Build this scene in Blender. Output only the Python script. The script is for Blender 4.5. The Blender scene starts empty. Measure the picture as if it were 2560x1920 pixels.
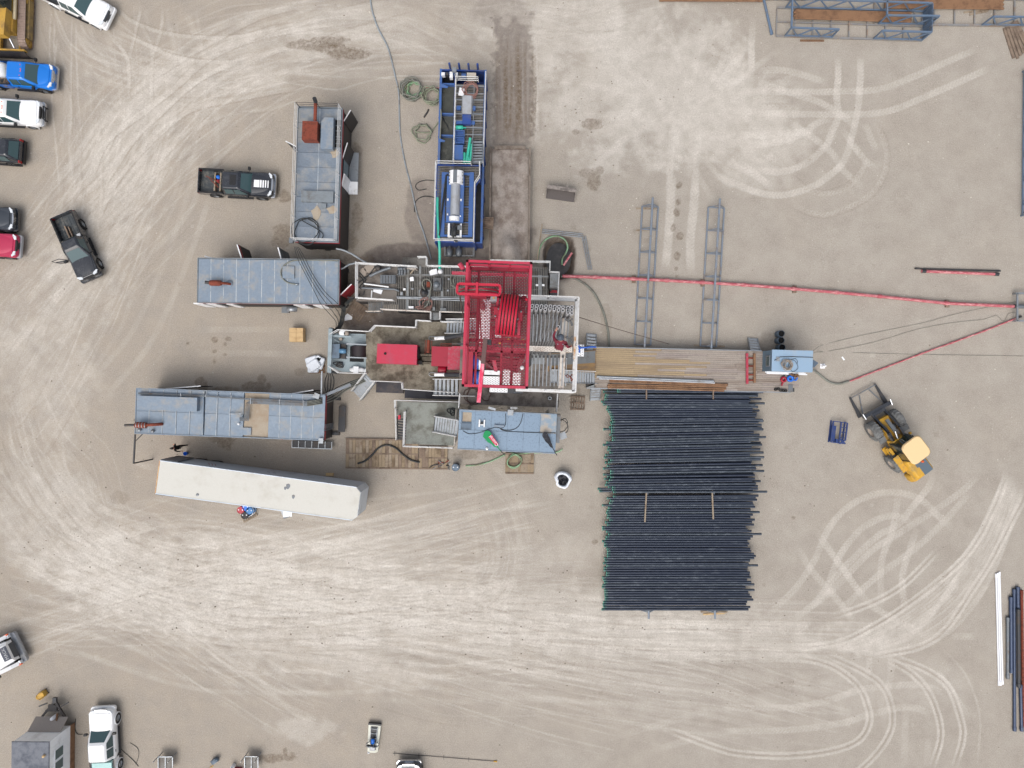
import bpy, math, random
import numpy as np
from mathutils import Vector, Matrix
R = math.radians
random.seed(7)
SC = bpy.context.scene
COL = SC.collection

# ---------------------------------------------------------------- camera, sky, sun, exposure
H = 58.0            # the drone hovers 58 m above the pad and looks straight down
F = 1778.0          # focal length in photo pixels (2560 wide)
cam = bpy.data.cameras.new('camera')
cam.sensor_width = 36.0
cam.lens = 36.0 * F / 2560.0
cam.clip_start = 0.5
cam.clip_end = 9000.0
camo = bpy.data.objects.new('camera', cam)
camo.location = (0, 0, H)
COL.objects.link(camo)
SC.camera = camo

SUN_EL, SUN_AZ = R(58), R(200)      # overcast: high, very soft sun from the south
W = bpy.data.worlds.new('World')
SC.world = W
W.use_nodes = True
nt = W.node_tree
bgn = nt.nodes['Background']
sky = nt.nodes.new('ShaderNodeTexSky')
sky.sky_type = 'NISHITA'
sky.sun_disc = False
sky.sun_elevation = SUN_EL
sky.sun_rotation = SUN_AZ
sky.air_density = 1.0
sky.dust_density = 6.0
sky.ozone_density = 0.6
hs = nt.nodes.new('ShaderNodeHueSaturation')     # cloud layer: the whole sky dome is greyed evenly
hs.inputs['Saturation'].default_value = 0.45
nt.links.new(sky.outputs[0], hs.inputs['Color'])
nt.links.new(hs.outputs[0], bgn.inputs[0])
bgn.inputs[1].default_value = 0.15
sl = bpy.data.lights.new('sun', 'SUN')
sl.energy = 0.7
sl.angle = R(70)
sl.color = (1.0, 0.98, 0.95)
slo = bpy.data.objects.new('sun', sl)
slo.rotation_euler = (math.pi / 2 - SUN_EL, 0, math.pi - SUN_AZ)
slo.location = (0, -30, 80)
COL.objects.link(slo)
SC.view_settings.view_transform = 'Standard'
SC.view_settings.look = 'None'
SC.view_settings.gamma = 1.0
SC.view_settings.exposure = 0.2
SC.view_settings.use_curve_mapping = False
SC.cycles.max_bounces = 6
SC.cycles.transparent_max_bounces = 12

# ---------------------------------------------------------------- helpers
def P(px, py, z=0.0):
    k = (H - z) / F
    return Vector(((px - 1280) * k, (960 - py) * k, z))

def zone(x0, y0, s):
    return lambda dx, dy, z=0.0: P(x0 + dx / s, y0 + dy / s, z)

def lin(c):
    return tuple((v / 255 / 12.92 if v / 255 <= 0.04045 else ((v / 255 + 0.055) / 1.055) ** 2.4) for v in c)

MATS = {}
def mat(name, col, rough=0.6, metal=0.0, var=0.12, dirt=None, damt=0.3, dscale=0.9, bump=0.0, bscale=25.0,
        coat=0.0, streak=None, spec=0.5, alpha=None):
    """procedural surface: base colour, fine value variation, dirt patches with noise edges, relief"""
    if name in MATS:
        return MATS[name]
    m = bpy.data.materials.new(name)
    MATS[name] = m
    m.use_nodes = True
    N, L = m.node_tree.nodes, m.node_tree.links
    b = N['Principled BSDF']
    col = lin(col)
    geo = N.new('ShaderNodeNewGeometry')
    n1 = N.new('ShaderNodeTexNoise')
    n1.inputs['Scale'].default_value = bscale
    n1.inputs['Detail'].default_value = 4
    L.new(geo.outputs['Position'], n1.inputs['Vector'])
    mp = N.new('ShaderNodeMapRange')
    mp.inputs['From Min'].default_value = 0.3
    mp.inputs['From Max'].default_value = 0.7
    mp.inputs['To Min'].default_value = 1 - var
    mp.inputs['To Max'].default_value = 1 + var
    L.new(n1.outputs['Fac'], mp.inputs['Value'])
    mul = N.new('ShaderNodeVectorMath')
    mul.operation = 'SCALE'
    mul.inputs[0].default_value = col
    L.new(mp.outputs[0], mul.inputs['Scale'])
    out = mul.outputs[0]
    rsock = None
    if dirt is not None:
        n2 = N.new('ShaderNodeTexNoise')
        n2.inputs['Scale'].default_value = dscale
        n2.inputs['Detail'].default_value = 8
        n2.inputs['Roughness'].default_value = 0.68
        if streak:
            vm = N.new('ShaderNodeVectorMath')
            vm.operation = 'MULTIPLY'
            vm.inputs[1].default_value = streak
            L.new(geo.outputs['Position'], vm.inputs[0])
            L.new(vm.outputs[0], n2.inputs['Vector'])
        else:
            L.new(geo.outputs['Position'], n2.inputs['Vector'])
        r = N.new('ShaderNodeMapRange')
        r.interpolation_type = 'SMOOTHSTEP'
        c = 0.62 - 0.3 * damt
        r.inputs['From Min'].default_value = c - 0.07
        r.inputs['From Max'].default_value = c + 0.16
        r.inputs['To Max'].default_value = min(1.0, 0.45 + damt)
        L.new(n2.outputs['Fac'], r.inputs['Value'])
        mx = N.new('ShaderNodeMix')
        mx.data_type = 'RGBA'
        L.new(r.outputs[0], mx.inputs[0])
        L.new(out, mx.inputs[6])
        mx.inputs[7].default_value = (*lin(dirt), 1)
        out = mx.outputs[2]
        rr = N.new('ShaderNodeMapRange')
        rr.inputs['To Min'].default_value = rough
        rr.inputs['To Max'].default_value = min(1, rough + 0.35)
        L.new(r.outputs[0], rr.inputs['Value'])
        rsock = rr.outputs[0]
    L.new(out, b.inputs['Base Color'])
    if rsock:
        L.new(rsock, b.inputs['Roughness'])
    else:
        b.inputs['Roughness'].default_value = rough
    b.inputs['Metallic'].default_value = metal
    b.inputs['Specular IOR Level'].default_value = spec
    b.inputs['Coat Weight'].default_value = coat
    b.inputs['Coat Roughness'].default_value = 0.08
    if bump:
        bp = N.new('ShaderNodeBump')
        bp.inputs['Strength'].default_value = bump
        bp.inputs['Distance'].default_value = 0.02
        L.new(n1.outputs['Fac'], bp.inputs['Height'])
        L.new(bp.outputs[0], b.inputs['Normal'])
    return m

class MB:
    """collects geometry for one mesh object"""
    def __init__(s):
        s.v, s.f, s.sm = [], [], []
    def add(s, vs, fs, smooth=False):
        o = len(s.v)
        s.v += [tuple(v) for v in vs]
        s.f += [tuple(i + o for i in f) for f in fs]
        s.sm += [smooth] * len(fs)
        return s
    def box(s, x0, y0, z0, x1, y1, z1):
        if x0 > x1: x0, x1 = x1, x0
        if y0 > y1: y0, y1 = y1, y0
        if z0 > z1: z0, z1 = z1, z0
        return s.prism([(x0, y0), (x1, y0), (x1, y1), (x0, y1)], z0, z1)
    def prism(s, poly, z0, z1, inset=0.0):
        n = len(poly)
        a = sum(poly[i][0] * poly[(i + 1) % n][1] - poly[(i + 1) % n][0] * poly[i][1] for i in range(n))
        if a < 0:
            poly = poly[::-1]
        cx = sum(p[0] for p in poly) / n; cy = sum(p[1] for p in poly) / n
        top = poly
        if inset:
            top = [(cx + (p[0] - cx) * (1 - inset), cy + (p[1] - cy) * (1 - inset)) for p in poly]
        zt = z1 if callable(z1) else (lambda x, y: z1)
        vs = [(p[0], p[1], z0) for p in poly] + [(p[0], p[1], zt(p[0], p[1])) for p in top]
        fs = [tuple(range(n))[::-1], tuple(range(n, 2 * n))] + [(i, (i + 1) % n, n + (i + 1) % n, n + i) for i in range(n)]
        return s.add(vs, fs)
    def bar(s, p, q, w, h=None, up=(0, 0, 1)):
        """square bar from p to q"""
        h = w if h is None else h
        p, q = Vector(p), Vector(q)
        d = (q - p)
        if d.length < 1e-6: return s
        d.normalize()
        u = Vector(up)
        if abs(d.dot(u)) > 0.95: u = Vector((1, 0, 0))
        a = d.cross(u).normalized() * (w / 2)
        b = a.cross(d).normalized() * (h / 2)
        vs = [p - a - b, p + a - b, p + a + b, p - a + b, q - a - b, q + a - b, q + a + b, q - a + b]
        return s.add(vs, [(3, 2, 1, 0), (4, 5, 6, 7), (0, 1, 5, 4), (1, 2, 6, 5), (2, 3, 7, 6), (3, 0, 4, 7)])
    def tube(s, pts, r, n=8, cap=True, r2=None):
        pts = [Vector(p) for p in pts]
        m = len(pts)
        rings = []
        prev = None
        for i, p in enumerate(pts):
            d = (pts[min(i + 1, m - 1)] - pts[max(i - 1, 0)])
            d = d.normalized() if d.length > 1e-9 else Vector((1, 0, 0))
            if prev is None:
                u = Vector((0, 0, 1)) if abs(d.z) < 0.9 else Vector((1, 0, 0))
                a = d.cross(u).normalized()
            else:
                a = (prev - d * prev.dot(d))
                a = a.normalized() if a.length > 1e-6 else d.cross(Vector((0, 0, 1))).normalized()
            prev = a
            b = d.cross(a)
            rr = r if r2 is None else r + (r2 - r) * i / (m - 1)
            rings.append([p + (a * math.cos(2 * math.pi * k / n) + b * math.sin(2 * math.pi * k / n)) * rr for k in range(n)])
        vs = [v for rg in rings for v in rg]
        fs = []
        for i in range(m - 1):
            for k in range(n):
                k2 = (k + 1) % n
                fs.append((i * n + k, i * n + k2, (i + 1) * n + k2, (i + 1) * n + k))
        s.add(vs, fs, True)
        if cap:
            s.add(rings[0], [tuple(range(n))[::-1]])
            s.add(rings[-1], [tuple(range(n))])
        return s
    def lathe(s, prof, c=(0, 0, 0), n=20, axis='z', smooth=True, ang=0.0):
        """profile [(r, h)...] turned about an axis through c; ang turns a horizontal axis about z"""
        vs = []
        for r, h in prof:
            for k in range(n):
                t = 2 * math.pi * k / n
                a, b = r * math.cos(t), r * math.sin(t)
                if axis == 'z': v = (a, b, h)
                elif axis == 'y': v = (a, h, b)
                else: v = (h, a, b)
                if ang and axis != 'z':
                    v = (v[0] * math.cos(ang) - v[1] * math.sin(ang), v[0] * math.sin(ang) + v[1] * math.cos(ang), v[2])
                vs.append((v[0] + c[0], v[1] + c[1], v[2] + c[2]))
        fs = []
        for i in range(len(prof) - 1):
            for k in range(n):
                k2 = (k + 1) % n
                q = (i * n + k, i * n + k2, (i + 1) * n + k2, (i + 1) * n + k)
                fs.append(q if axis != 'y' else q[::-1])
        return s.add(vs, fs, smooth)
    def loft(s, rings, smooth=True, caps=(True, True)):
        n = len(rings[0])
        vs = [v for r in rings for v in r]
        fs = []
        for i in range(len(rings) - 1):
            for k in range(n):
                k2 = (k + 1) % n
                fs.append((i * n + k, i * n + k2, (i + 1) * n + k2, (i + 1) * n + k))
        s.add(vs, fs, smooth)
        if caps[0]: s.add(rings[0], [tuple(range(n))[::-1]])
        if caps[1]: s.add(rings[-1], [tuple(range(n))], smooth)
        return s
    def quad(s, a, b, c, d, t=0.0):
        """a sheet; with t it gets thickness along its normal"""
        a, b, c, d = map(Vector, (a, b, c, d))
        if not t:
            return s.add([a, b, c, d], [(0, 1, 2, 3)])
        nrm = (b - a).cross(d - a).normalized() * t
        vs = [a, b, c, d, a + nrm, b + nrm, c + nrm, d + nrm]
        return s.add(vs, [(3, 2, 1, 0), (4, 5, 6, 7), (0, 1, 5, 4), (1, 2, 6, 5), (2, 3, 7, 6), (3, 0, 4, 7)])
    def mesh(s, name, m):
        me = bpy.data.meshes.new(name)
        me.from_pydata(s.v, [], s.f)
        me.polygons.foreach_set('use_smooth', s.sm)
        me.materials.append(m)
        me.update()
        return me

def link(name, me, parent=None, loc=(0, 0, 0), rot=0.0):
    o = bpy.data.objects.new(name, me)
    o.location = loc
    if rot: o.rotation_euler = (0, 0, rot)
    o.parent = parent
    COL.objects.link(o)
    return o

def tag(o, label, cat, group=None, kind=None):
    if label: o['label'] = label
    if cat: o['category'] = cat
    if group: o['group'] = group
    if kind: o['kind'] = kind
    return o

class T:
    """a thing: an Empty at its base, parts below it in local metres"""
    def __init__(s, name, label, cat, loc, ang=0.0, group=None):
        s.o = link(name, None, None, loc, ang)
        s.o.empty_display_size = 0.3
        tag(s.o, label, cat, group)
        s.M = (Matrix.Translation(Vector(loc)) @ Matrix.Rotation(ang, 4, 'Z')).inverted()
    def l(s, v):
        return s.M @ Vector(v)
    def p(s, name, mb, m, parent=None, label=None, kind=None):
        o = link(name, mb.mesh(name, m), parent or s.o)
        if label: o['label'] = label
        if kind: o['kind'] = kind
        return o

def solo(name, label, cat, mb, m, loc=(0, 0, 0), rot=0.0, group=None, kind=None):
    """one-mesh thing; geometry given in local metres about loc"""
    return tag(link(name, mb.mesh(name, m), None, loc, rot), label, cat, group, kind)

def solow(name, label, cat, mb, m, group=None, kind=None):
    """one-mesh thing whose geometry was collected in world metres: origin moved to its base"""
    a = np.array(mb.v)
    c = Vector((float(a[:, 0].mean()), float(a[:, 1].mean()), float(a[:, 2].min())))
    mb.v = [tuple(Vector(v) - c) for v in mb.v]
    return solo(name, label, cat, mb, m, c, 0, group, kind)

def copy_tree(o, parent=None):
    c = o.copy()
    COL.objects.link(c)
    c.parent = parent
    for ch in o.children:
        copy_tree(ch, c)
    return c

def cr(pts, step=0.15, closed=False):
    """Catmull-Rom through points (any dimension), resampled about every step"""
    p = [np.array(q, float) for q in pts]
    if len(p) == 2:
        n = max(2, int(np.linalg.norm(p[1] - p[0]) / step) + 1)
        return [p[0] + (p[1] - p[0]) * t for t in np.linspace(0, 1, n)]
    ext = [2 * p[0] - p[1]] + p + [2 * p[-1] - p[-2]]
    out = []
    for i in range(1, len(ext) - 2):
        a, b, c, d = ext[i - 1], ext[i], ext[i + 1], ext[i + 2]
        n = max(2, int(np.linalg.norm(c - b) / step) + 1)
        for t in np.linspace(0, 1, n, endpoint=False):
            out.append(0.5 * ((2 * b) + (c - a) * t + (2 * a - 5 * b + 4 * c - d) * t * t + (3 * b - a - 3 * c + d) * t ** 3))
    out.append(p[-1])
    return out

def fit(q, z):
    """roof corners in the photo (TL, TR, BR, BL) at height z -> centre, length, width, angle"""
    a = [P(x, y, z) for x, y in q]
    c = (a[0] + a[1] + a[2] + a[3]) / 4
    ux = ((a[1] - a[0]) + (a[2] - a[3])) / 2
    uy = ((a[0] - a[3]) + (a[1] - a[2])) / 2
    return c.x, c.y, ux.length, uy.length, math.atan2(ux.y, ux.x)

_u = 'first second third fourth fifth sixth seventh eighth ninth tenth eleventh twelfth thirteenth fourteenth fifteenth sixteenth seventeenth eighteenth nineteenth'.split()
ORD = _u + [w_ for t_, e_ in (('twent', 'twenty'), ('thirt', 'thirty'), ('fort', 'forty')) for w_ in [t_ + 'ieth'] + [e_ + '-' + q_ for q_ in _u[:9]]]

# ---------------------------------------------------------------- ground: one sheet, dense over the pad, out to the horizon
D = 1.1573
GS = 0.07
gx = np.arange(-43.2, 43.2 + 1e-6, GS)
gy = np.arange(-32.8, 32.8 + 1e-6, GS)
NX, NY = len(gx), len(gy)
dust = np.zeros((NY, NX), np.float32)     # pale dry powder pressed by tyres
damp_shade = np.zeros((NY, NX), np.float32)     # damp or oily earth, plus painted berm shade beside the tyre tracks
mud = np.zeros((NY, NX), np.float32)      # churned grey-brown mud
hgt = np.zeros((NY, NX), np.float32)
rng = np.random.default_rng(11)

def vnoise(scale, seed, ax=1.0, ay=1.0, octaves=4):
    """value noise over the pad grid"""
    r = np.random.default_rng(seed)
    out = np.zeros((NY, NX), np.float32)
    amp, tot = 1.0, 0.0
    for o in range(octaves):
        sx, sy = scale / ax / 2 ** o, scale / ay / 2 ** o
        nx_, ny_ = int(86.4 / sx) + 3, int(65.6 / sy) + 3
        g = r.random((ny_, nx_)).astype(np.float32)
        u = (gx - gx[0]) / sx; v = (gy - gy[0]) / sy
        iu = u.astype(int); iv = v.astype(int)
        fu = (u - iu).astype(np.float32); fv = (v - iv).astype(np.float32)
        fu = fu * fu * (3 - 2 * fu); fv = fv * fv * (3 - 2 * fv)
        g0 = g[iv][:, iu] * (1 - fu) + g[iv][:, iu + 1] * fu
        g1 = g[iv + 1][:, iu] * (1 - fu) + g[iv + 1][:, iu + 1] * fu
        out += amp * (g0 * (1 - fv)[:, None] + g1 * fv[:, None])
        tot += amp
        amp *= 0.55
    return out / tot

NZ_A = vnoise(2.2, 3); NZ_B = vnoise(0.7, 4); NZ_C = vnoise(9.0, 5); NZ_D = vnoise(.3, 6, octaves=3)

def crv(pts, step=0.055):
    p = np.array([(q[0], q[1]) for q in pts], float)
    e = np.vstack([2 * p[0] - p[1], p, 2 * p[-1] - p[-2]])
    a, b, c, d = e[:-3], e[1:-2], e[2:-1], e[3:]
    n = max(2, int(np.linalg.norm(c - b, axis=1).max() / step) + 1)
    t = np.linspace(0, 1, n, endpoint=False)[None, :, None]
    a, b, c, d = (q[:, None, :] for q in (a, b, c, d))
    return (0.5 * (2 * b + (c - a) * t + (2 * a - 5 * b + 4 * c - d) * t * t + (3 * b - a - 3 * c + d) * t ** 3)).reshape(-1, 2)

def stroke(pts, w, v=0.6, tread=0.0, target=None, h=-0.012, fade=0.25, edge=0.25, rough=0.5, pitch=0.34, off=0.0):
    """press one wheel track along world points"""
    target = dust if target is None else target
    c = crv(pts)
    if len(c) < 3: return
    d = np.gradient(c, axis=0)
    ln = np.linalg.norm(d, axis=1) + 1e-9
    nrm = np.stack([-d[:, 1] / ln, d[:, 0] / ln], 1)
    s = np.concatenate([[0], np.cumsum(np.linalg.norm(np.diff(c, axis=0), axis=1))])
    tt = np.arange(-w / 2 - 0.04, w / 2 + 0.041, 0.055)
    X = c[:, None, 0] + nrm[:, None, 0] * (tt + off); Y = c[:, None, 1] + nrm[:, None, 1] * (tt + off)
    a = np.abs(tt) / (w / 2)
    prof = np.clip((1 - a) / edge, 0, 1)
    L = s[-1]
    ends = np.clip(np.minimum(s, L - s) / max(0.01, fade * min(L, 6)), 0, 1)
    k = np.linspace(0, L, max(4, int(L / 0.9) + 2))
    var = np.interp(s, k, 1 - rough * rng.random(len(k)))
    val = v * prof[None, :] * (ends * var)[:, None]
    if tread:
        ph = (s[:, None] + np.abs(tt)[None, :] * 0.9) / pitch + 0.25 * np.sign(tt)[None, :]
        val = val * (1 - tread * (0.5 + 0.5 * np.sin(2 * math.pi * ph)))
    ix = np.round((X - gx[0]) / GS).astype(int); iy = np.round((Y - gy[0]) / GS).astype(int)
    ok = (ix >= 0) & (ix < NX) & (iy >= 0) & (iy < NY)
    ix, iy, val = ix[ok], iy[ok], val[ok].astype(np.float32)
    if not len(ix): return
    x0, x1, y0, y1 = ix.min(), ix.max() + 1, iy.min(), iy.max() + 1
    tmp = np.zeros((y1 - y0, x1 - x0), np.float32)
    np.maximum.at(tmp, (iy - y0, ix - x0), val)
    tv = target[y0:y1, x0:x1]
    tv += tmp
    hgt[y0:y1, x0:x1] = np.minimum(hgt[y0:y1, x0:x1], 0) + 0.35 * h * tmp / max(v, 1e-3)

def bundle(pts, n, spread, w=(0.2, 0.62), v=(0.12, 0.4), target=None, tread=0.0, sub=0.35, ends=0.12):
    """many passes along one route, wandering and of different length"""
    base = np.array(cr([(p[0], p[1]) for p in pts], 1.0))
    d = np.gradient(base, axis=0)
    nrm = np.stack([-d[:, 1], d[:, 0]], 1) / (np.linalg.norm(d, axis=1)[:, None] + 1e-9)
    m = len(base)
    for i in range(n):
        a = int(rng.random() * sub * m); b = m - int(rng.random() * sub * m)
        if b - a < 4: continue
        k = np.linspace(0, 1, 4)
        o = np.interp(np.linspace(0, 1, m), k, rng.normal(0, 1, 1) * spread + rng.normal(0, 0.6, 4) * spread)
        q = (base + nrm * o[:, None])[a:b:2]
        wd = rng.uniform(*w); st = rng.uniform(*v)
        stroke(q, wd, st, tread if rng.random() < 0.5 else 0, target, fade=ends, edge=0.45)
        if rng.random() < 0.6:
            stroke(q, wd, st * 0.8, 0, target, fade=ends, edge=0.6, off=1.75)

def blob(c, rx, ry, v, target, ang=0.0, nz=None, hard=1.0):
    X = gx[None, :] - c[0]; Y = gy[:, None] - c[1]
    ca, sa = math.cos(ang), math.sin(ang)
    u = (X * ca + Y * sa) / rx; w = (-X * sa + Y * ca) / ry
    r2 = u * u + w * w
    n = NZ_A if nz is None else nz
    g = np.clip((1.25 - r2 + (n - 0.5) * 2.6) * hard, 0, 1)
    g = g * g * (3 - 2 * g) * v
    target += (1 - target) * g.astype(np.float32)

def dz(*pts): return [P(x * D, y * D) for x, y in pts]
R4 = zone(1800, 1200, 2.304); TR = zone(1800, 100, 2.9105); TM = zone(1100, 0, 2.4578); CT = zone(1340, 440, 3.606)
def zp(f, s):
    n = [float(q) for q in s.replace(',', ' ').split()]
    return [f(n[i], n[i + 1]) for i in range(0, len(n), 2)]

# broad dry areas and routes
for (x, y, rx, ry, v, a) in [(1390, 190, 9.5, 7.0, .55, 0), (1560, 250, 6.0, 4.5, .5, 0), (1250, 60, 8, 3.2, .4, 0), (1650, 330, 4.2, 3.0, .3, .5),
        (930, 1320, 22, 2.6, .42, 0), (420, 1270, 12, 4.2, .5, -.2), (120, 1120, 6, 5.5, .4, -.7), (1500, 1375, 16, 2.0, .45, 0), (100, 820, 5, 6, .3, .8), (120, 640, 7, 4.5, .25, .7),
        (240, 420, 4, 9, .25, -.4), (480, 160, 11, 2.6, .3, .3), (800, 60, 10, 2.0, .3, 0), (1900, 1480, 7, 3, .2, 0), (700, 1420, 9, 2.5, .3, -.2), (660, 1575, 3.2, 1.2, .45, 0), (1230, 1190, 6, 1.6, .25, .1)]:
    blob(P(x * D, y * D), rx, ry, v * (1.35 if x > 1200 and y < 400 else 1.1), dust, a, nz=.6 * NZ_A + .4 * NZ_B, hard=0.9)

ROUTES = [((0, 640), (140, 470), (230, 370), (310, 260), (470, 150), (700, 85), (930, 50), 34, 1.6), ((0, 950), (110, 800), (220, 600), (300, 380), (330, 200), (290, 0), 26, 1.6),
    ((0, 780), (90, 660), (220, 520), (400, 330), (560, 200), (760, 150), 24, 1.3), ((0, 1010), (70, 1120), (170, 1200), (360, 1265), (620, 1290), (920, 1260), (1200, 1180), 50, 1.3),
    ((0, 1200), (200, 1260), (430, 1320), (720, 1345), (1020, 1350), (1420, 1375), 95, 1.3), ((0, 1420), (180, 1350), (400, 1275), (620, 1225), (860, 1170), (1200, 1085), 40, .8),
    ((150, 1230), (330, 1350), (470, 1450), (610, 1530), (730, 1570), 26, .7), ((520, 1270), (880, 1375), (1200, 1440), (1500, 1480), (1700, 1530), (1900, 1560), 45, 1.2),
    ((0, 1280), (150, 1290), (420, 1250), (720, 1270), (1050, 1300), (1230, 1300), 50, 1.5), ((10, 830), (60, 1000), (170, 1150), (330, 1250), (540, 1330), 45, 1.2),
    ((880, 1330), (1060, 1300), (1110, 1200), (1080, 1080), (1000, 1010), 8, .4), ((130, 0), (170, 110), (330, 180), (520, 190), (640, 160), 20, .8), ((150, 60), (150, 200), (165, 400), (150, 560), 12, .5),
    ((900, 20), (1200, 40), (1500, 30), 26, 1.4), ((560, 110), (760, 105), (1000, 130), 26, .9), ((1050, 1340), (1400, 1352), (1700, 1358), (1900, 1362), 26, .3), ((1050, 1380), (1400, 1400), (1700, 1409), (1920, 1412), 26, .34)]
for r in ROUTES:
    bundle(dz(*r[:-2]), int(r[-2] * .55), r[-1] * 1.4, v=(.05, .32), tread=.5)
    bundle(dz(*r[:-2]), int(r[-2] * .9), r[-1] * 1.5, w=(.08, .17), v=(.08, .46), sub=.6)
for r in ROUTES:
    bundle(dz(*r[:-2]), int(r[-2] * .6), r[-1] * 1.5, w=(.08, .18), v=(.04, .24), target=damp_shade, sub=.8)  # dark hairlines paint the shade of small berms along the tracks
# fan of passes swinging up to the right edge
for i in range(15):
    t = i / 14
    stroke(zp(R4, f'{430+t*420} {955+t*60} {760+t*150} {915+t*90} {1040+t*130} {760+t*195} {1300+t*60} {545+t*300} {1470+t*80} {330+t*260} {1600+t*110} {60+t*130} {1640+t*110} {-60+t*90}'),
           .22, .45 + .4 * rng.random(), rough=.7)
    stroke(zp(R4, f'{900+t*150} {980-t*120} {1120+t*90} {900-t*150} {1400} {560-t*60}'), .2, .15 + .3 * rng.random(), rough=.8)

WIDE = [('250 800 420 640 540 470 620 290 720 170 850 95 1000 70 1150 110 1250 200 1350 290', .5), ('480 760 600 650 660 500 720 390 830 270 960 210 1050 220 1120 270', .5),
    ('430 360 520 510 620 630 700 720 790 850', .45), ('550 290 700 500 850 700 1000 800 1250 930', .5), ('520 740 700 520 900 330 1020 260 1130 130 1200 40 1240 -40', .5),
    ('430 800 640 640 860 420 1010 320 1200 200 1400 60 1500 -40', .5), ('930 760 930 480 990 300 1010 200 1030 60', .45), ('1070 780 1050 560 1100 380 1140 270', .5),
    ('660 780 900 560 1130 390 1300 230 1450 60', .45), ('0 1310 400 1310 620 1270 800 1210 960 1190 1150 1180 1320 1240', .5), ('0 1450 400 1440 700 1400 900 1340 1050 1310 1150 1320 1220 1360', .5),
    ('1320 900 1480 900', .45), ('1220 1050 1320 1200 1450 1390', .4), ('840 950 860 1060 840 1170', .45), ('980 960 985 1100 960 1230 900 1310', .45), ('1060 1659 1070 1300', .25), ('1190 1659 1200 1480', .2),
    ('-400 1560 -100 1480 300 1400', .25), ('-600 1480 0 1310', .25)]
for s_, v_ in WIDE:
    stroke(zp(R4, s_), .6, v_ * 1.5, .72, edge=.3, pitch=.3)
for s_, v_ in [('0 1250 200 1220 400 1170 700 1120', .3), ('1280 1040 1480 1035', .35), ('1340 1420 1360 1500', .3), ('880 1250 930 1480', .3), ('1020 1250 1050 1420', .25)]:
    stroke(zp(R4, s_), .6, v_, .7, damp_shade, h=.01, edge=.5)
    stroke(zp(R4, s_), .6, .25, .8, edge=.5)
for s_ in ['640 790 870 710 1060 600 1260 400', '450 970 700 930 870 850 1050 740 1250 590 1430 420 1560 200 1650 -20', '900 1010 1150 960 1300 860 1450 640 1570 450 1700 200 1760 80',
        '450 1020 640 1070 790 1180 850 1300 860 1400 800 1500 650 1560 400 1590 150 1580 0 1550 -300 1440', '600 1000 800 1090 930 1180 985 1300 990 1420 930 1540 820 1659 700 1740',
        '960 1030 1100 1110 1200 1220 1260 1370 1270 1500 1220 1659', '1000 1020 1200 1100 1320 1200 1380 1350 1400 1480 1350 1659']:
    for o_ in (-.22, .2):
        stroke(zp(R4, s_), .24, 1.0, off=o_, edge=.5, rough=.4)
    stroke(zp(R4, s_), .07, .35, target=damp_shade, off=0, rough=.6)  # thin dark line painted as berm shade between the twin tracks
stroke(zp(R4, '1280 970 1400 1100 1470 1250 1500 1400 1480 1659'), .16, .3)
for s_, v_ in [('855 120 860 250 850 420 860 560 800 700 760 820', .8), ('1020 120 1020 300 1000 520 960 700 900 880 780 1000 640 1080 440 1130 250 1100 0 990', .7),
    ('1880 60 1650 160 1400 270 1150 360 800 375 500 380 200 370 0 380', .55), ('1970 200 1750 300 1500 410 1250 510 1050 540 700 540 300 530 0 500', .55), ('250 220 450 220 620 260 800 320', .5),
    ('250 300 560 400 740 460 900 560 1000 640', .55), ('0 690 300 690 600 670 760 650', .45), ('100 760 330 760 560 700 700 610 830 560', .6), ('280 790 440 900', .4), ('150 900 250 970 380 1090', .8),
    ('200 930 430 960 620 900 760 780 860 640', .6), ('440 560 620 670 800 810 900 950 1050 1090', .45), ('1050 600 1140 820', .45), ('880 640 980 780 1060 880 1150 950', .5), ('0 220 100 300 250 220', .4), ('230 0 230 280', .7), ('60 40 90 150 30 300', .5)]:
    stroke(zp(TR, s_), .6, v_ * 1.5, .68, edge=.3, pitch=.3)
for s_ in ['1110 580 1190 700 1220 830 1200 980 1110 1120 950 1220 760 1280 600 1240 490 1180', '500 970 640 1080 780 1110 920 1060 1000 980 1040 900 1020 760', '280 300 560 300', '240 480 580 480']:
    stroke(zp(TR, s_), .62, .4, .75, damp_shade, h=.02, edge=.5)
    stroke(zp(TR, s_), .5, .6, .5, h=.02, edge=.5, off=-.08)
for s_, v_ in [('1230 -40 1225 0 1210 300 1190 600 1160 880', .75), ('1440 -40 1440 0 1420 300 1390 600 1400 900', .75)]:
    stroke(zp(CT, s_), .8, v_ * 1.4, .5, edge=.35, rough=.3)
for s_ in ['1430 700 1420 940 1400 1229', '1600 700 1580 940 1560 1229', '1920 100 1915 300 1905 500', '1780 110 1750 330 1650 560', '1240 900 1500 980 1700 980 1900 1060 2100 1180', '1500 200 1750 350 1900 430', '1640 1040 1800 1130 2000 1200']:
    stroke(zp(TM, s_), .62, .5, .4, edge=.4)
for i in range(40):
    a = rng.random() * 6.28; r0, r1 = 1 + rng.random() * 3, 5 + rng.random() * 7
    c = TM(1450, 700)
    stroke([(c.x + math.cos(a) * r0, c.y + math.sin(a) * r0 * .7), (c.x + math.cos(a + .2) * (r0 + r1) / 2, c.y + math.sin(a + .2) * (r0 + r1) / 2 * .7), (c.x + math.cos(a + .25) * r1, c.y + math.sin(a + .25) * r1 * .7)], .5, .2 + .2 * rng.random(), .4)
# two tyre lines of the rig mover toward the left, faint herringbone
for y in (826, 828 + 57):
    stroke([P(478, y), P(600, y - 2), P(740, y)], .55, .28, .6)
stroke([P(330, 1150), P(360, 1165), P(400, 1170)], .5, .3, .6)
for x in (126, 137, 180, 192):
    stroke([P(x + 2, 20), P(x - 2, 120), P(x + 4, 230)], .16, .42, edge=.6)

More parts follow.
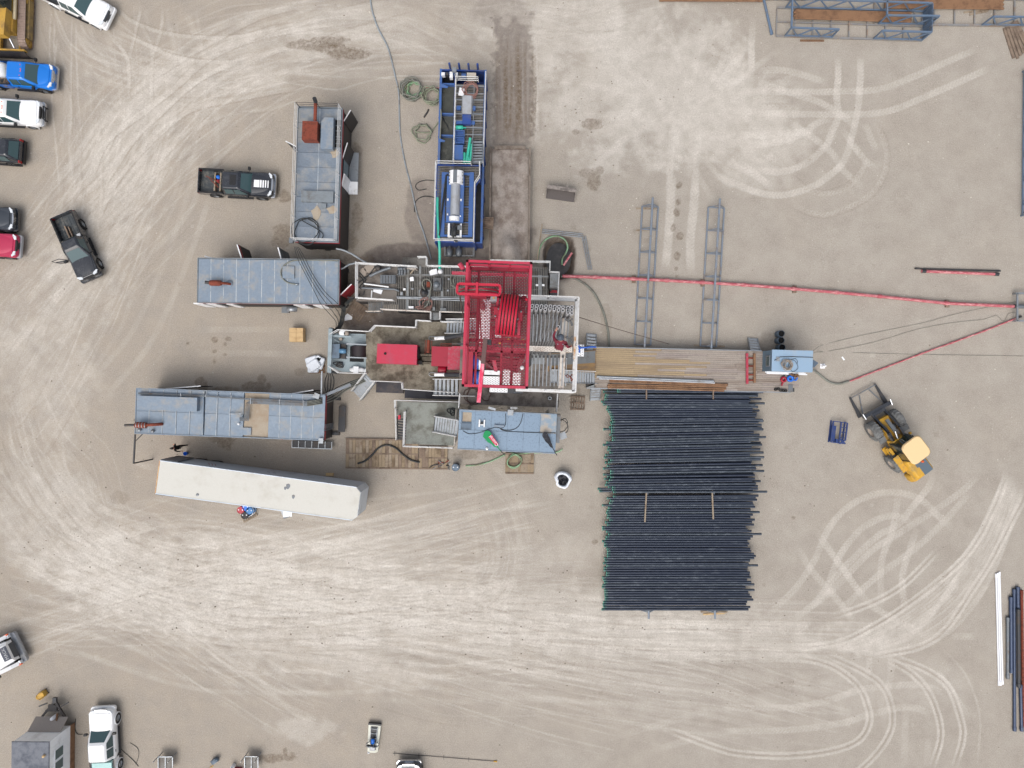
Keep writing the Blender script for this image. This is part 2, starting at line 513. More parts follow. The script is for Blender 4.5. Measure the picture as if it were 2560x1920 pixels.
ZT = zone(0, 0, 1.693)
for s_, w_, v_ in [('490 30 560 90 700 140 880 160 1040 150 1180 110', .34, .8), ('490 130 600 180 740 240 930 265 1040 250', .34, .8), ('450 140 530 230 545 320 540 430', .3, .7), ('590 90 640 200 640 330 640 460', .3, .6), ('690 20 680 130 640 260', .26, .6), ('600 20 570 150 540 260', .26, .55),
        ('1270 20 1100 70 960 140 800 230 640 330', .5, .6), ('1270 120 1050 170 880 250 740 370 600 480 450 600 380 760', .5, .7), ('1270 370 1000 420 800 470 640 600 500 760 400 952', .4, .6), ('1000 260 840 340 680 480 560 600 430 800', .4, .6), ('480 60 520 110 640 190 780 230', .2, .6), ('210 240 300 420 290 640', .2, .35), ('300 230 300 560', .2, .5)]:
    stroke(zp(ZT, s_), w_, v_, .35, rough=.6); stroke(zp(ZT, s_), .08, .3, 0, damp_shade, off=w_ * .6, rough=.8)  # second stroke paints berm shade at the track edge
# mud lane and churned ground round the tanks
for (x, y, rx, ry, v) in [(1250, 30, 2.5, 1.2, .3), (1245, 690, 5, 1.5, .6), (1060, 520, 1.4, 2.6, .55), (1010, 640, 4.5, .9, .9), (985, 800, 4.8, .75, .95), (900, 800, 1.6, 1.2, .8),
        (1395, 660, 1.5, 1.8, .9), (1180, 640, 2.6, 1.0, .9), (1385, 740, 1.0, 1.6, .6), (1290, 600, 1.8, 1.8, .8)]:
    blob(P(x, y), rx, ry, v, mud, hard=1.4)
lx = np.abs(gx[None, :] - P(1283, 200).x); ly = gy[:, None]
lane = np.clip((1.72 - lx + (NZ_D - .5) * .9 + (NZ_B - .5) * .8) * 3, 0, 1) * np.clip((P(0, 22).y - ly + (NZ_B - .5) * 3) * .7, 0, 1) * np.clip((ly - P(0, 372).y) * 2, 0, 1)
mud[:] = np.maximum(mud, (lane * (.5 + .25 * NZ_B)).astype(np.float32)); dust *= (1 - .6 * lane).astype(np.float32)
for i in range(44):
    x = 1232 + rng.random() * 105
    stroke([P(x, 60 + rng.random() * 120), P(x + rng.normal(0, 4), 240), P(x + rng.normal(0, 5), 360)], .12 + .3 * rng.random(), .25 + .5 * rng.random(), .3, damp_shade if i % 3 else dust, h=-.02)
for x in (1262, 1305):
    stroke([P(x, 60), P(x, 360)], .5, 1.2, .7, dust)
# stains
for (x, y, rx, ry, v) in [(800, 110, 2.0, .5, 1.3), (870, 133, 1.7, .5, 1.3), (765, 112, 1.6, .35, .9), (830, 100, 1.4, .3, .9), (690, 465, .35, 1.0, .7), (712, 490, .5, .55, .8), (680, 440, .5, .4, .6), (705, 590, .9, 1.0, .75), (890, 380, .5, .8, .6), (893, 540, .5, 1.2, .6),
        (537, 850, .25, .25, .9), (536, 878, .2, .2, .9), (570, 848, .28, .2, .8), (563, 860, .18, .2, .8), (562, 887, .18, .12, .8), (536, 902, .14, .3, .6), (470, 858, .12, .1, .7), (504, 965, .5, .7, .8), (640, 968, 1.2, .5, .8), (655, 950, .35, .5, .7), (565, 972, 1.2, .2, .7),
        (565, 1105, .7, .5, .75), (555, 1098, 1.0, .3, .6), (572, 1118, .3, .3, .7), (1484, 452, .5, .8, .8), (1462, 432, .6, .4, .6), (1500, 425, .3, .3, .6), (1480, 310, .8, .45, .75), (1440, 330, .3, .2, .8), (1695, 505, .2, .3, .9), (1692, 530, .25, .35, .9), (1683, 570, .2, .3, .85), (1700, 590, .3, .3, .85), (1693, 640, .25, .35, .9), (1690, 672, .15, .15, .9), (1692, 690, .15, .12, .7), (1698, 463, .25, .3, .9),
        (1487, 1355, .28, .22, .95), (1985, 1294, .2, .15, .8), (690, 1895, 1.5, .3, .85), (713, 1885, .2, .5, .85), (672, 1900, .8, .25, .85), (730, 1888, .25, .3, .8), (905, 780, 1.2, 1.2, .6), (860, 790, .9, .9, .45), (1045, 1150, .9, .4, .6), (1170, 1135, 1.1, .4, .55), (1245, 1130, 1.3, .5, .5),
        (1335, 1022, 1.0, .8, .35), (1440, 985, .4, .8, .4), (750, 930, .5, .3, .4), (300, 1245, .8, .5, .3), (1150, 1050, 4, .8, .25), (870, 660, 2.5, .8, .7), (890, 720, .8, 1.6, .8), (865, 600, 1, 1, .6), (1940, 870, 1.6, 1.2, .3), (605, 650, 1.6, .5, .4), (1515, 800, .5, 1.6, .25)]:
    blob(P(x, y), rx, ry, v, damp_shade, nz=.45 * NZ_B + .55 * NZ_D, hard=1.6)
for i in range(110):
    x, y = rng.uniform(0, 2560), rng.uniform(0, 1920)
    blobr = .05 + .12 * rng.random() ** 2
    p_ = P(x, y); ix = int((p_.x - gx[0]) / GS); iy = int((p_.y - gy[0]) / GS); k = 1 + int(blobr / GS)
    (damp_shade if rng.random() < .7 else dust)[max(0, iy - k):iy + k, max(0, ix - k):ix + k] += .22
# local height: gentle unevenness, clods, sump pit
hgt += (vnoise(3.0, 21) - .5) * .05 + (vnoise(.35, 22, octaves=2) - .5) * .012 + mud * (vnoise(.5, 23, octaves=3) - .5) * .06
pc = P(1398, 645)
px_ = np.abs(gx[None, :] - pc.x) / 1.12; py_ = np.abs(gy[:, None] - pc.y) / 1.5
pr = (px_ ** 4 + py_ ** 4) ** .25 + (NZ_B - .5) * .25
pit = np.clip((1.15 - pr) / .22, 0, 1)
hgt -= (pit * .9).astype(np.float32)
mud = np.maximum(mud, (np.clip((1.32 - pr) / .25, 0, 1) * .9).astype(np.float32))
damp_shade = np.maximum(damp_shade, (np.clip((1.25 - pr) / .25, 0, 1) * .8).astype(np.float32))
dust = 1 - np.exp(-.8 * dust)
dust *= (1 - .9 * mud) * (.1 + .8 * NZ_B + .5 * NZ_A + .5 * NZ_D) * (.7 + .6 * NZ_C)
dust = np.clip(dust, 0, 1); damp_shade = np.clip(1 - np.exp(-1.1 * damp_shade), 0, 1)

ringx = [-3000., -900., -300., -120., -70., -50.]
ringy = [-3000., -900., -300., -120., -65., -42.]
ax_ = np.concatenate([ringx, gx, [-v for v in ringx[::-1]]]); ay_ = np.concatenate([ringy, gy, [-v for v in ringy[::-1]]])
pad = lambda a: np.pad(a, 6)
GX, GY = np.meshgrid(ax_, ay_)
n_x, n_y = len(ax_), len(ay_)
co = np.stack([GX, GY, pad(hgt)], -1).reshape(-1, 3).astype(np.float32)
i0 = (np.arange(n_y - 1)[:, None] * n_x + np.arange(n_x - 1)[None, :]).reshape(-1)
quads = np.stack([i0, i0 + 1, i0 + n_x + 1, i0 + n_x], 1).astype(np.int32)
gm = bpy.data.meshes.new('ground')
gm.vertices.add(len(co)); gm.vertices.foreach_set('co', co.reshape(-1))
gm.loops.add(quads.size); gm.loops.foreach_set('vertex_index', quads.reshape(-1))
gm.polygons.add(len(quads)); gm.polygons.foreach_set('loop_start', np.arange(0, quads.size, 4, dtype=np.int32))
gm.polygons.foreach_set('use_smooth', np.ones(len(quads), bool))
at = gm.attributes.new('earth', 'FLOAT_COLOR', 'POINT')
at.data.foreach_set('color', np.stack([pad(dust), pad(damp_shade), pad(mud), np.ones((n_y, n_x))], -1).astype(np.float32).reshape(-1))
gm.update()

m = bpy.data.materials.new('packed_earth'); m.use_nodes = True
N, L = m.node_tree.nodes, m.node_tree.links
bs = N['Principled BSDF']; bs.inputs['Roughness'].default_value = .95; bs.inputs['Specular IOR Level'].default_value = .15
geo = N.new('ShaderNodeNewGeometry'); att = N.new('ShaderNodeAttribute'); att.attribute_name = 'earth'
sep = N.new('ShaderNodeSeparateColor'); L.new(att.outputs['Color'], sep.inputs[0])
def noise(sc, det=6, rough=.6, src=None):
    n = N.new('ShaderNodeTexNoise'); n.inputs['Scale'].default_value = sc; n.inputs['Detail'].default_value = det; n.inputs['Roughness'].default_value = rough
    L.new(src or geo.outputs['Position'], n.inputs['Vector']); return n.outputs['Fac']
def rmp(s, a, b, c=0., d=1.):
    n = N.new('ShaderNodeMapRange'); n.inputs[1].default_value, n.inputs[2].default_value, n.inputs[3].default_value, n.inputs[4].default_value = a, b, c, d
    L.new(s, n.inputs[0]); return n.outputs[0]
def mixc(f, a, b):
    n = N.new('ShaderNodeMix'); n.data_type = 'RGBA'
    L.new(f, n.inputs[0])
    for k, q in ((6, a), (7, b)):
        if isinstance(q, tuple): n.inputs[k].default_value = (*lin(q), 1)
        else: L.new(q, n.inputs[k])
    return n.outputs[2]
def mth(op, a, b):
    n = N.new('ShaderNodeMath'); n.operation = op
    for k, q in ((0, a), (1, b)):
        if isinstance(q, (int, float)): n.inputs[k].default_value = q
        else: L.new(q, n.inputs[k])
    return n.outputs[0]
sx = N.new('ShaderNodeSeparateXYZ'); L.new(geo.outputs['Position'], sx.inputs[0])
grade = mth('ADD', rmp(sx.outputs[0], -22, 14), mth('MULTIPLY', mth('SUBTRACT', noise(.12, 2), .5), 1.6))   # two fills: brown clay left, grey silt right
base = mixc(grade, (162, 152, 139), (165, 159, 150))
base = mixc(rmp(noise(.55, 4, .65), .35, .7), base, (150, 143, 134))
base = mixc(mth('MULTIPLY', rmp(noise(11, 3, .8), .42, .68), .6), base, (182, 175, 165))
base = mixc(mth('MULTIPLY', rmp(noise(17, 3, .8), .5, .68), .7), base, (126, 117, 107))
du = mth('MULTIPLY', sep.outputs[0], rmp(noise(9, 4, .85), .32, .68, .3, 1.4))
c = mixc(du, base, (206, 201, 193))
c = mixc(mth('MULTIPLY', sep.outputs[2], rmp(noise(2.2, 4, .7), .25, .75, .55, 1.1)), c, (106, 97, 93))
c = mixc(mth('MULTIPLY', sep.outputs[1], rmp(noise(3.5, 5, .78), .34, .64, .2, 1.1)), c, (98, 82, 64))
c = mixc(rmp(noise(34, 2, .5), .735, .76), c, (222, 216, 208))     # pale grit
L.new(c, bs.inputs['Base Color'])
wet = rmp(sep.outputs[1], 0, 1, .95, .75); L.new(wet, bs.inputs['Roughness'])
bp = N.new('ShaderNodeBump'); bp.inputs['Strength'].default_value = .55; bp.inputs['Distance'].default_value = .05
L.new(mth('ADD', noise(7, 4, .75), mth('MULTIPLY', noise(40, 1), .5)), bp.inputs['Height']); L.new(bp.outputs[0], bs.inputs['Normal'])
gm.materials.append(m)
go = link('ground', gm)
go['kind'] = 'structure'; go['label'] = 'dusty beige earth pad criss-crossed by pale tyre tracks'

# ---------------------------------------------------------------- shared materials
def M_(k): return MATS[k]
mat('seam_pale', (176, 182, 186), .6, .1, .1, (130, 142, 154), .4, 2)
mat('roof_steel', (122, 136, 151), .5, .2, .08, (160, 156, 148), .26, 1.1, .12, 6)
mat('roof_steel_worn', (117, 128, 140), .5, .2, .1, (158, 156, 150), .3, .7, .12, 8)
mat('roof_dark', (92, 108, 124), .45, .3, .1, (60, 62, 66), .3, .8)
mat('sand_fill', (162, 151, 135), .9, 0, .12, (150, 132, 112), .4, .9, .3)
mat('wall_charcoal', (38, 36, 38), .6, 0, .15, (88, 78, 70), .25, .8)
mat('wall_red', (150, 30, 44), .5, 0, .1, (90, 60, 55), .2)
mat('wall_grey', (120, 128, 134), .5, .1, .1, (90, 84, 78), .25)
mat('white_paint', (226, 228, 230), .45, 0, .05, (150, 142, 130), .14, 2.2)
mat('white_rail', (210, 211, 211), .45, 0, .06, (150, 140, 128), .2, 3)
mat('dirty_rail', (206, 200, 192), .5, 0, .08, (140, 116, 100), .3, 2)
mat('steel_grey', (112, 118, 124), .5, .45, .12, (120, 104, 88), .25, 1.6)
mat('steel_dark', (58, 60, 64), .5, .3, .15, (96, 84, 72), .25, 1.5)
mat('galv', (150, 156, 162), .4, .6, .1, (120, 112, 102), .2, 2)
mat('grating_steel', (120, 118, 114), .7, .25, .2, (98, 88, 76), .3, 1.2)
mat('black_void', (16, 16, 18), .8, 0, .2)
mat('rust', (122, 58, 42), .85, 0, .18, (78, 44, 36), .35, 4, .2)
mat('rust_pipe', (134, 102, 76), .8, .1, .15, (100, 74, 58), .35, 1.5)
mat('rubber', (34, 35, 37), .85, 0, .15, (96, 90, 82), .3, 3)
mat('hose_black', (40, 44, 46), .7, 0, .15, (92, 88, 80), .25, 2)
mat('hose_grey', (120, 122, 114), .75, 0, .12, (94, 88, 78), .3, 2)
mat('hose_green', (124, 160, 126), .6, 0, .12, (120, 112, 92), .35, 1.2)
mat('tan_box', (196, 168, 126), .9, 0, .08, (170, 138, 98), .25, 2)
mat('wood', (150, 137, 120), .9, 0, .2, (112, 92, 74), .35, 1.6, .2, 30)
mat('wood_old', (128, 112, 98), .92, 0, .2, (90, 76, 66), .4, 1.6, .2, 30)
mat('paper', (232, 234, 238), .8, 0, .05)
mat('tank_blue', (40, 70, 138), .45, .1, .12, (92, 92, 100), .28, 1.2)
mat('tank_blue_pale', (62, 98, 158), .42, .1, .12, (90, 100, 120), .3, 1.2)
mat('teal', (60, 182, 158), .45, 0, .08, (96, 140, 130), .2, 1)
mat('sludge', (70, 72, 66), .22, 0, .12, (92, 90, 80), .3, .7, .05, 3)
mat('sludge_dark', (44, 44, 46), .3, 0, .15, (74, 72, 72), .35, .8, .15, 6)
mat('deck_mud', (128, 122, 108), .8, .05, .16, (72, 64, 54), .42, .9, .2, 12)
mat('deck_plate', (128, 132, 134), .6, .2, .12, (98, 90, 80), .35, .9)
mat('concrete_floor', (118, 112, 106), .85, 0, .15, (80, 74, 70), .4, 1.2, .2)
mat('glass', (62, 86, 90), .08, 0, .05, coat=.3)  # light teal base puts the reflected sky into the colour
mat('chrome', (190, 194, 200), .15, .9, .05)
mat('rig_red', (150, 14, 46), .42, 0, .08, (120, 24, 44), .25, 1.2)
mat('rig_red_faded', (178, 36, 66), .5, 0, .1, (160, 74, 92), .35, 1.0)
mat('rig_red_worn', (170, 40, 66), .55, 0, .14, (150, 96, 104), .42, 6)
mat('yellow', (200, 154, 48), .5, 0, .1, (150, 128, 84), .36, 2)

def lb(t, mb, f, r, z0, z1):
    """box under thing t: footprint given where its top shows, from z0 up to z1"""
    a, b = t.l(f(r[0], r[1], z1)), t.l(f(r[2], r[3], z1))
    return mb.box(a.x, a.y, z0, b.x, b.y, z1)

def railing(t, pts, h=1.05, n=3, r=.02, m='white_rail', post=1.8, name='handrail', toe=False):
    """one handrail run: posts, rails, toe board, along local points at deck level"""
    mb = MB()
    pts = [Vector(p) for p in pts]
    for a, b in zip(pts[:-1], pts[1:]):
        k = max(1, round((b - a).length / post))
        for i in range(k + 1):
            q = a.lerp(b, i / k)
            mb.bar(q, q + Vector((0, 0, h)), r * 1.5)
        for j in range(n):
            u = Vector((0, 0, h * (1 - j / (n - .0)) if n > 1 else h))
            mb.tube([a + u, b + u], r, 6)
        if toe:
            u = Vector((0, 0, .07))
            mb.bar(a + u, b + u, .02, .12)
    return t.p(name, mb, M_(m))

def stairs(t, top, bot, w, m='galv', mr='white_rail', rails=(1, 1), n=None, name='stairs', rh=.95):
    """flight from local top centre to bottom centre"""
    top, bot = Vector(top), Vector(bot)
    d = bot - top
    hd = Vector((d.x, d.y, 0)).normalized()
    sd = Vector((-hd.y, hd.x, 0)) * (w / 2)
    n = n or max(3, round(abs(d.z) / .21))
    st = MB()
    for s in (-1, 1):
        st.bar(top + sd * s, bot + sd * s, .05, .2)
    for q in (top, bot): st.bar(q - sd * 1.02 - Vector((0, 0, .05)), q + sd * 1.02 - Vector((0, 0, .05)), .06, .06)
    o = t.p(name, st, M_(m))
    for i in range(n):
        c = top + d * ((i + .5) / n)
        tr = MB(); tr.bar(c - sd * .95, c + sd * .95, min(.22, d.length / n * .5), .04)
        # treads sit level
        t.p('tread', tr, M_(m), o)
    for s, on in zip((-1, 1), rails):
        if on:
            mb = MB(); u = Vector((0, 0, rh))
            for k in (1, .55):
                mb.tube([top + sd * s + u * k, bot + sd * s + u * k], .03, 6)
            for k in (0, .5, 1):
                q = top.lerp(bot, k) + sd * s
                mb.bar(q, q + u, .05)
            t.p('stair_rail', mb, M_(mr), o)
    return o

def grating(mb, x0, y0, x1, y1, z, along='x', pitch=.13, w=.045, h=.035, cross=1.0):
    if x0 > x1: x0, x1 = x1, x0
    if y0 > y1: y0, y1 = y1, y0
    if along == 'y':
        n = int((x1 - x0) / pitch)
        for i in range(n + 1):
            x = x0 + i * pitch
            mb.box(x - w / 2, y0, z - h, x + w / 2, y1, z)
        for j in range(int((y1 - y0) / cross) + 1):
            y = y0 + j * cross
            mb.box(x0, y - .02, z - h - .03, x1, y + .02, z - h - .002)
    else:
        n = int((y1 - y0) / pitch)
        for i in range(n + 1):
            y = y0 + i * pitch
            mb.box(x0, y - w / 2, z - h, x1, y + w / 2, z)
        for j in range(int((x1 - x0) / cross) + 1):
            x = x0 + j * cross
            mb.box(x - .02, y0, z - h - .03, x + .02, y1, z - h - .002)
    return mb

def hose(name, label, cat, pts, r, m, group=None, step=.25, n=6):
    """a hose or cable lying along world points"""
    mb = MB().tube([Vector(p) for p in cr(pts, step)], r, n)
    return solow(name, label, cat, mb, M_(m), group)

def coil(c, r0, turns, r, m, jit=.06, seed=0, tail=None, sq=1.0, zc=0.0):
    rr = random.Random(seed)
    pts = []
    k = int(turns * 18)
    for i in range(k):
        a = 2 * math.pi * i / 18
        q = r0 * (1 + .22 * math.sin(i * .35 + seed)) + rr.uniform(-jit, jit) * .5
        pts.append(Vector((c[0] + math.cos(a) * q + .12 * math.sin(i * .17), c[1] + math.sin(a) * q * sq + .1 * math.cos(i * .21), zc + r + .012 * i / 2 * (r / .05))))
    if tail: pts += [Vector(q) for q in tail]
    return MB().tube([Vector(q) for q in cr([tuple(p) for p in pts], .2)], r, 6)

def roof_panels(t, L, Wd, z, nx, ny, m, name='roof', pan='roof_panel', gap=.03, th=.05, skip=None):
    """sheet roof: base slab, then each pressed panel with its own edges, and standing seams between"""
    o = t.p(name, MB().box(-L / 2, -Wd / 2, z - .12, L / 2, Wd / 2, z - th), M_('roof_dark'))
    for i in range(nx):
        for j in range(ny):
            x0 = -L / 2 + .05 + i * (L - .1) / nx; y0 = -Wd / 2 + .05 + j * (Wd - .1) / ny
            if skip and skip(i, j): continue
            dzp = random.uniform(-.006, .006)
            x1, y1 = x0 + (L - .1) / nx - gap, y0 + (Wd - .1) / ny - gap
            # each panel dishes a little, as trodden sheet does
            cz = z - th + .03 + dzp
            mb = MB().add([(x0, y0, z - th), (x1, y0, z - th), (x1, y1, z - th), (x0, y1, z - th), (x0, y0, cz + .012), (x1, y0, cz + .012), (x1, y1, cz + .012), (x0, y1, cz + .012), ((x0 + x1) / 2, (y0 + y1) / 2, cz - .012)],
                          [(0, 1, 5, 4), (1, 2, 6, 5), (2, 3, 7, 6), (3, 0, 4, 7), (4, 5, 8), (5, 6, 8), (6, 7, 8), (7, 4, 8)])
            t.p(pan, mb, M_(m), o)
    for i in range(1, nx):
        xx = -L / 2 + .05 + i * (L - .1) / nx - gap / 2
        t.p('seam', MB().bar((xx, -Wd / 2 + .06, z - .015), (xx, Wd / 2 - .06, z - .015), .05, .03), M_('seam_pale'), o)
    mb = MB()
    for a in ((-L / 2, -Wd / 2, L / 2, -Wd / 2), (-L / 2, Wd / 2, L / 2, Wd / 2), (-L / 2, -Wd / 2, -L / 2, Wd / 2), (L / 2, -Wd / 2, L / 2, Wd / 2)):
        mb.bar((a[0], a[1], z), (a[2], a[3], z), .07, .07)
    t.p('roof_edge', mb, M_('wall_grey'), o)
    return o

# ================================================================ house with the white handrail
ZA = zone(480, 220, 3.77)
x, y, L_, W_, A_ = fit([(749, 268), (859, 270), (843, 607), (731, 602)], 3.65)
t = T('generator_house', 'grey roofed rig house with white handrail round its flat roof', 'rig house', (x, y, 0), A_)
hx, hy = L_ / 2, W_ / 2
wl = t.p('wall', MB().box(-hx + .03, -hy + .03, .35, hx - .03, hy - .03, 3.5), M_('wall_charcoal'))
t.p('red_band', MB().box(hx - .028, -hy, 3.2, hx + .02, hy, 3.49), M_('wall_red'), wl)
t.p('red_band', MB().box(-hx, -hy - .02, 3.2, hx, -hy + .028, 3.49), M_('wall_red'), wl)
t.p('skid', MB().box(-hx + .2, -hy + .05, 0, -hx + .45, hy - .05, .34).box(hx - .45, -hy + .05, 0, hx - .2, hy - .05, .34).box(-.2, -hy, 0, .2, hy, .33), M_('steel_dark'))
rf = roof_panels(t, L_, W_, 3.65, 2, 9, 'roof_steel_worn', skip=lambda i, j: i == 1 and j == 7)
e = .06
railing(t, [(-hx + e, -hy + e, 3.65), (-hx + e, hy - e, 3.65)])
railing(t, [(hx - e, -hy + e, 3.65), (hx - e, hy - e, 3.65)])
railing(t, [(-hx + .15, -hy + e, 3.65), (hx - .15, -hy + e, 3.65)])
railing(t, [(-hx + .15, hy - e, 3.65), (hx - .15, hy - e, 3.65)], m='steel_dark')
mb = MB(); lb(t, mb, ZA, (1040, 310, 1178, 490), 3.75, 4.5)
t.p('exhaust_box', mb, M_('rust'))
a, b = t.l(ZA(1160, 310, 4.35)), t.l(ZA(1165, 120, 4.7))
t.p('exhaust_pipe', MB().tube([a, b], .13, 12), M_('rust'))
a = t.l(ZA(1165, 130, 4.9)); t.p('exhaust_tip', MB().tube([a, a + Vector((0, .12, .35))], .15, 12), M_('steel_dark'))
p0, p1 = t.l(ZA(1220, 275, 4.3)), t.l(ZA(1325, 575, 4.3))
hb = t.p('engine_hood', MB().prism([(p0.x, p1.y), (p1.x, p1.y), (p1.x, p0.y), (p0.x + .25, p0.y), (p0.x, p0.y - .3)], 3.75, 4.3), M_('roof_steel'))
p0, p1 = t.l(ZA(1330, 300, 3.7)), t.l(ZA(1400, 560, 3.7))
t.p('roof_opening', MB().box(p0.x, p1.y, 3.66, p1.x, p0.y, 3.675), M_('black_void'))
for dy in (350, 400, 455, 480, 520):
    a = t.l(ZA(1352, dy, 3.8)); t.p('louvre', MB().box(a.x, a.y - .03, 3.68, a.x + .4, a.y + .03, 3.74), M_('steel_grey'))
mb = MB(); lb(t, mb, ZA, (1030, 965, 1330, 1080), 3.66, 3.9); t.p('roof_box', mb, M_('wall_grey'))
mb = MB(); lb(t, mb, ZA, (1215, 1085, 1262, 1130), 3.66, 3.82); t.p('roof_box', mb, M_('wall_grey'))
for q in ((1170, 1185, .35, .55), (1320, 1150, .4, .3), (1345, 620, .3, .32)):
    a = t.l(ZA(q[0], q[1], 3.67)); n_ = 9
    poly = [(a.x + math.cos(k * 6.283 / n_) * q[2] * (1 + .3 * math.sin(k * 2.1)), a.y + math.sin(k * 6.283 / n_) * q[3] * (1 + .25 * math.cos(k * 3.3))) for k in range(n_)]
    t.p('puddle', MB().prism(poly, 3.62, 3.668), M_('sand_fill'))
mb = coil(t.l(ZA(1075, 1325, 3.7)), .95, 2.4, .035, 'hose_black', .1, 3, zc=3.7, tail=[t.l(ZA(1180, 1330, 3.75)), t.l(ZA(1235, 1380, 3.75)), t.l(ZA(1220, 1430, 3.75))])
t.p('wash_hose', mb, M_('hose_black'))
for (dx, ang, side, w_, wh) in ((500, 2.7, -1, 1.15, 0), (250, 1.05, 1, 1.0, 0), (600, 1.3, 1, 1.25, 0), (860, 1.4, 1, .95, 1)):
    a = t.l(ZA(945 if side < 0 else 1440, dx + 60, 3.2)); xx = side * hx
    d = Vector((math.cos(ang), math.sin(ang), 0)) * w_
    if side < 0: d = Vector((-abs(d.x), d.y, 0))
    dr = t.p('door', MB().quad((xx, a.y, .6), (xx + d.x, a.y + d.y, .6), (xx + d.x, a.y + d.y, 3.1), (xx, a.y, 3.1), .05), M_('white_paint' if wh else 'wall_charcoal'))
    t.p('door_trim', MB().bar((xx, a.y, 3.12), (xx + d.x, a.y + d.y, 3.12), .07), M_('white_paint'), dr)
mb = MB(); a = t.l(ZA(1480, 760, 1.0)); mb.box(hx + .02, a.y - 1.3, .9, hx + .75, a.y + 1.3, 1.0); t.p('side_walkway', mb, M_('galv'))
a = t.l(ZA(1500, 930, 1.6)); t.p('panel', MB().box(hx + .1, a.y - .5, 1.1, hx + .8, a.y + .5, 1.25), M_('white_paint'))
a = t.l(ZA(1470, 800, 2.2)); t.p('window', MB().box(hx + .02, a.y - 1.1, 1.3, hx + .05, a.y + 1.1, 2.9), M_('glass'))
t.p('lamp', MB().box(-hx - .35, -hy - .15, 3.5, -hx - .05, -hy + .25, 3.75), M_('steel_grey'))

# ================================================================ long blue-grey roofed house by the tank
ZB = zone(460, 600, 4.148)
x, y, L_, W_, A_ = fit([(460 + 148 / 4.148, 600 + 180 / 4.148), (460 + 1607 / 4.148, 600 + 212 / 4.148), (460 + 1607 / 4.148, 600 + 660 / 4.148), (460 + 135 / 4.148, 600 + 655 / 4.148)], 3.35)
t = T('pump_house', 'long rig house with blue-grey panel roof and short rusty muffler, beside the mud tank', 'rig house', (x, y, 0), A_)
hx, hy = L_ / 2, W_ / 2
wl = t.p('wall', MB().box(-hx + .04, -hy + .04, .3, hx - .04, hy - .04, 3.22), M_('wall_charcoal'))
t.p('red_band', MB().box(-hx, -hy - .02, 2.95, hx, -hy + .036, 3.2), M_('wall_red'), wl)
t.p('red_band', MB().box(hx - .036, -hy, 2.95, hx + .02, hy, 3.2), M_('wall_red'), wl)
t.p('skid', MB().box(-hx, -hy + .2, 0, hx, -hy + .45, .29).box(-hx, hy - .45, 0, hx, hy - .2, .29), M_('steel_dark'))
roof_panels(t, L_, W_, 3.35, 11, 1, 'roof_steel')
for (dx, w_) in ((200, .75), (330, .75), (520, .55), (1230, .9), (1430, .9)):
    a = t.l(ZB(dx, 680, 2.0)); dr = t.p('side_panel', MB().box(a.x - w_ / 2, -hy - .06, .5, a.x + w_ / 2, -hy + .03, 2.9), M_('white_paint'))
a = t.l(ZB(1165, 735, .6)); vf = t.p('vent_fan', MB().lathe([(.02, -.18), (.34, -.18), (.4, -.12), (.4, .18), (.3, .2)], (a.x, -hy - .25, 1.7), 18, 'y'), M_('galv'))
t.p('fan_hood', MB().box(a.x - 1.0, -hy - .5, 1.0, a.x - .4, -hy, 1.2), M_('steel_grey'))
for (dx, w_, ang) in ((600, 1.2, 1.9), (1010, 1.0, 1.85), (330, .9, 2.9)):
    a = t.l(ZB(dx, 180, 3.0)); d = Vector((math.cos(ang), math.sin(ang), 0)) * w_
    dr = t.p('door', MB().quad((a.x, hy, .5), (a.x + d.x, hy + d.y, .5), (a.x + d.x, hy + d.y, 2.95), (a.x, hy, 2.95), .05), M_('wall_charcoal' if dx == 600 else 'wall_grey'))
    t.p('door_trim', MB().bar((a.x, hy, 2.98), (a.x + d.x, hy + d.y, 2.98), .08), M_('white_paint'), dr)
    if dx == 600: t.p('door_band', MB().quad((a.x, hy, 2.6), (a.x + d.x, hy + d.y, 2.6), (a.x + d.x, hy + d.y, 2.9), (a.x, hy, 2.9), .06), M_('wall_red'), dr)
a = t.l(ZB(1600, 570, 2.8)); dr = t.p('door', MB().quad((hx, a.y, .5), (hx + .85, a.y + .85, .5), (hx + .85, a.y + .85, 2.8), (hx, a.y, 2.8), .05), M_('wall_red'))
t.p('door_trim', MB().bar((hx, a.y, 2.83), (hx + .85, a.y + .85, 2.83), .07), M_('white_paint'), dr)
a, b = t.l(ZB(262, 445, 3.75)), t.l(ZB(385, 448, 3.75)); c = t.l(ZB(450, 452, 3.7))
mf = t.p('muffler', MB().lathe([(.05, a.x), (.2, a.x + .05), (.22, a.x + .2), (.22, b.x - .2), (.2, b.x), (.06, b.x + .05)], (0, a.y, 3.75), 16, 'x'), M_('rust'))
t.p('muffler_pipe', MB().tube([(b.x, b.y, 3.75), (c.x, c.y, 3.75), (c.x + .1, c.y, 3.4)], .1, 10), M_('rust'), mf)
t.p('muffler_tip', MB().tube([(a.x, a.y, 3.75), (a.x - .3, a.y + .05, 3.8)], .12, 10), M_('steel_dark'), mf)
c = t.l(ZB(470, 452, 3.4)); t.p('exhaust_cap', MB().lathe([(.0, 3.43), (.26, 3.42), (.26, 3.3)], (c.x, c.y, 0), 16), M_('roof_steel'))
mb = MB(); lb(t, mb, ZB, (1022, 272, 1143, 398), 3.3, 3.46); t.p('roof_hatch', mb, M_('roof_steel'))
for q in ([(1600, 215), (1350, 208), (1150, 212), (1060, 245), (1012, 300), (1005, 360), (1040, 420), (1100, 450), (1170, 460)],):
    t.p('roof_hose', MB().tube([t.l(Vector(v)) for v in cr([tuple(ZB(*d, 3.42)) for d in q], .3)], .05, 6), M_('hose_grey'))
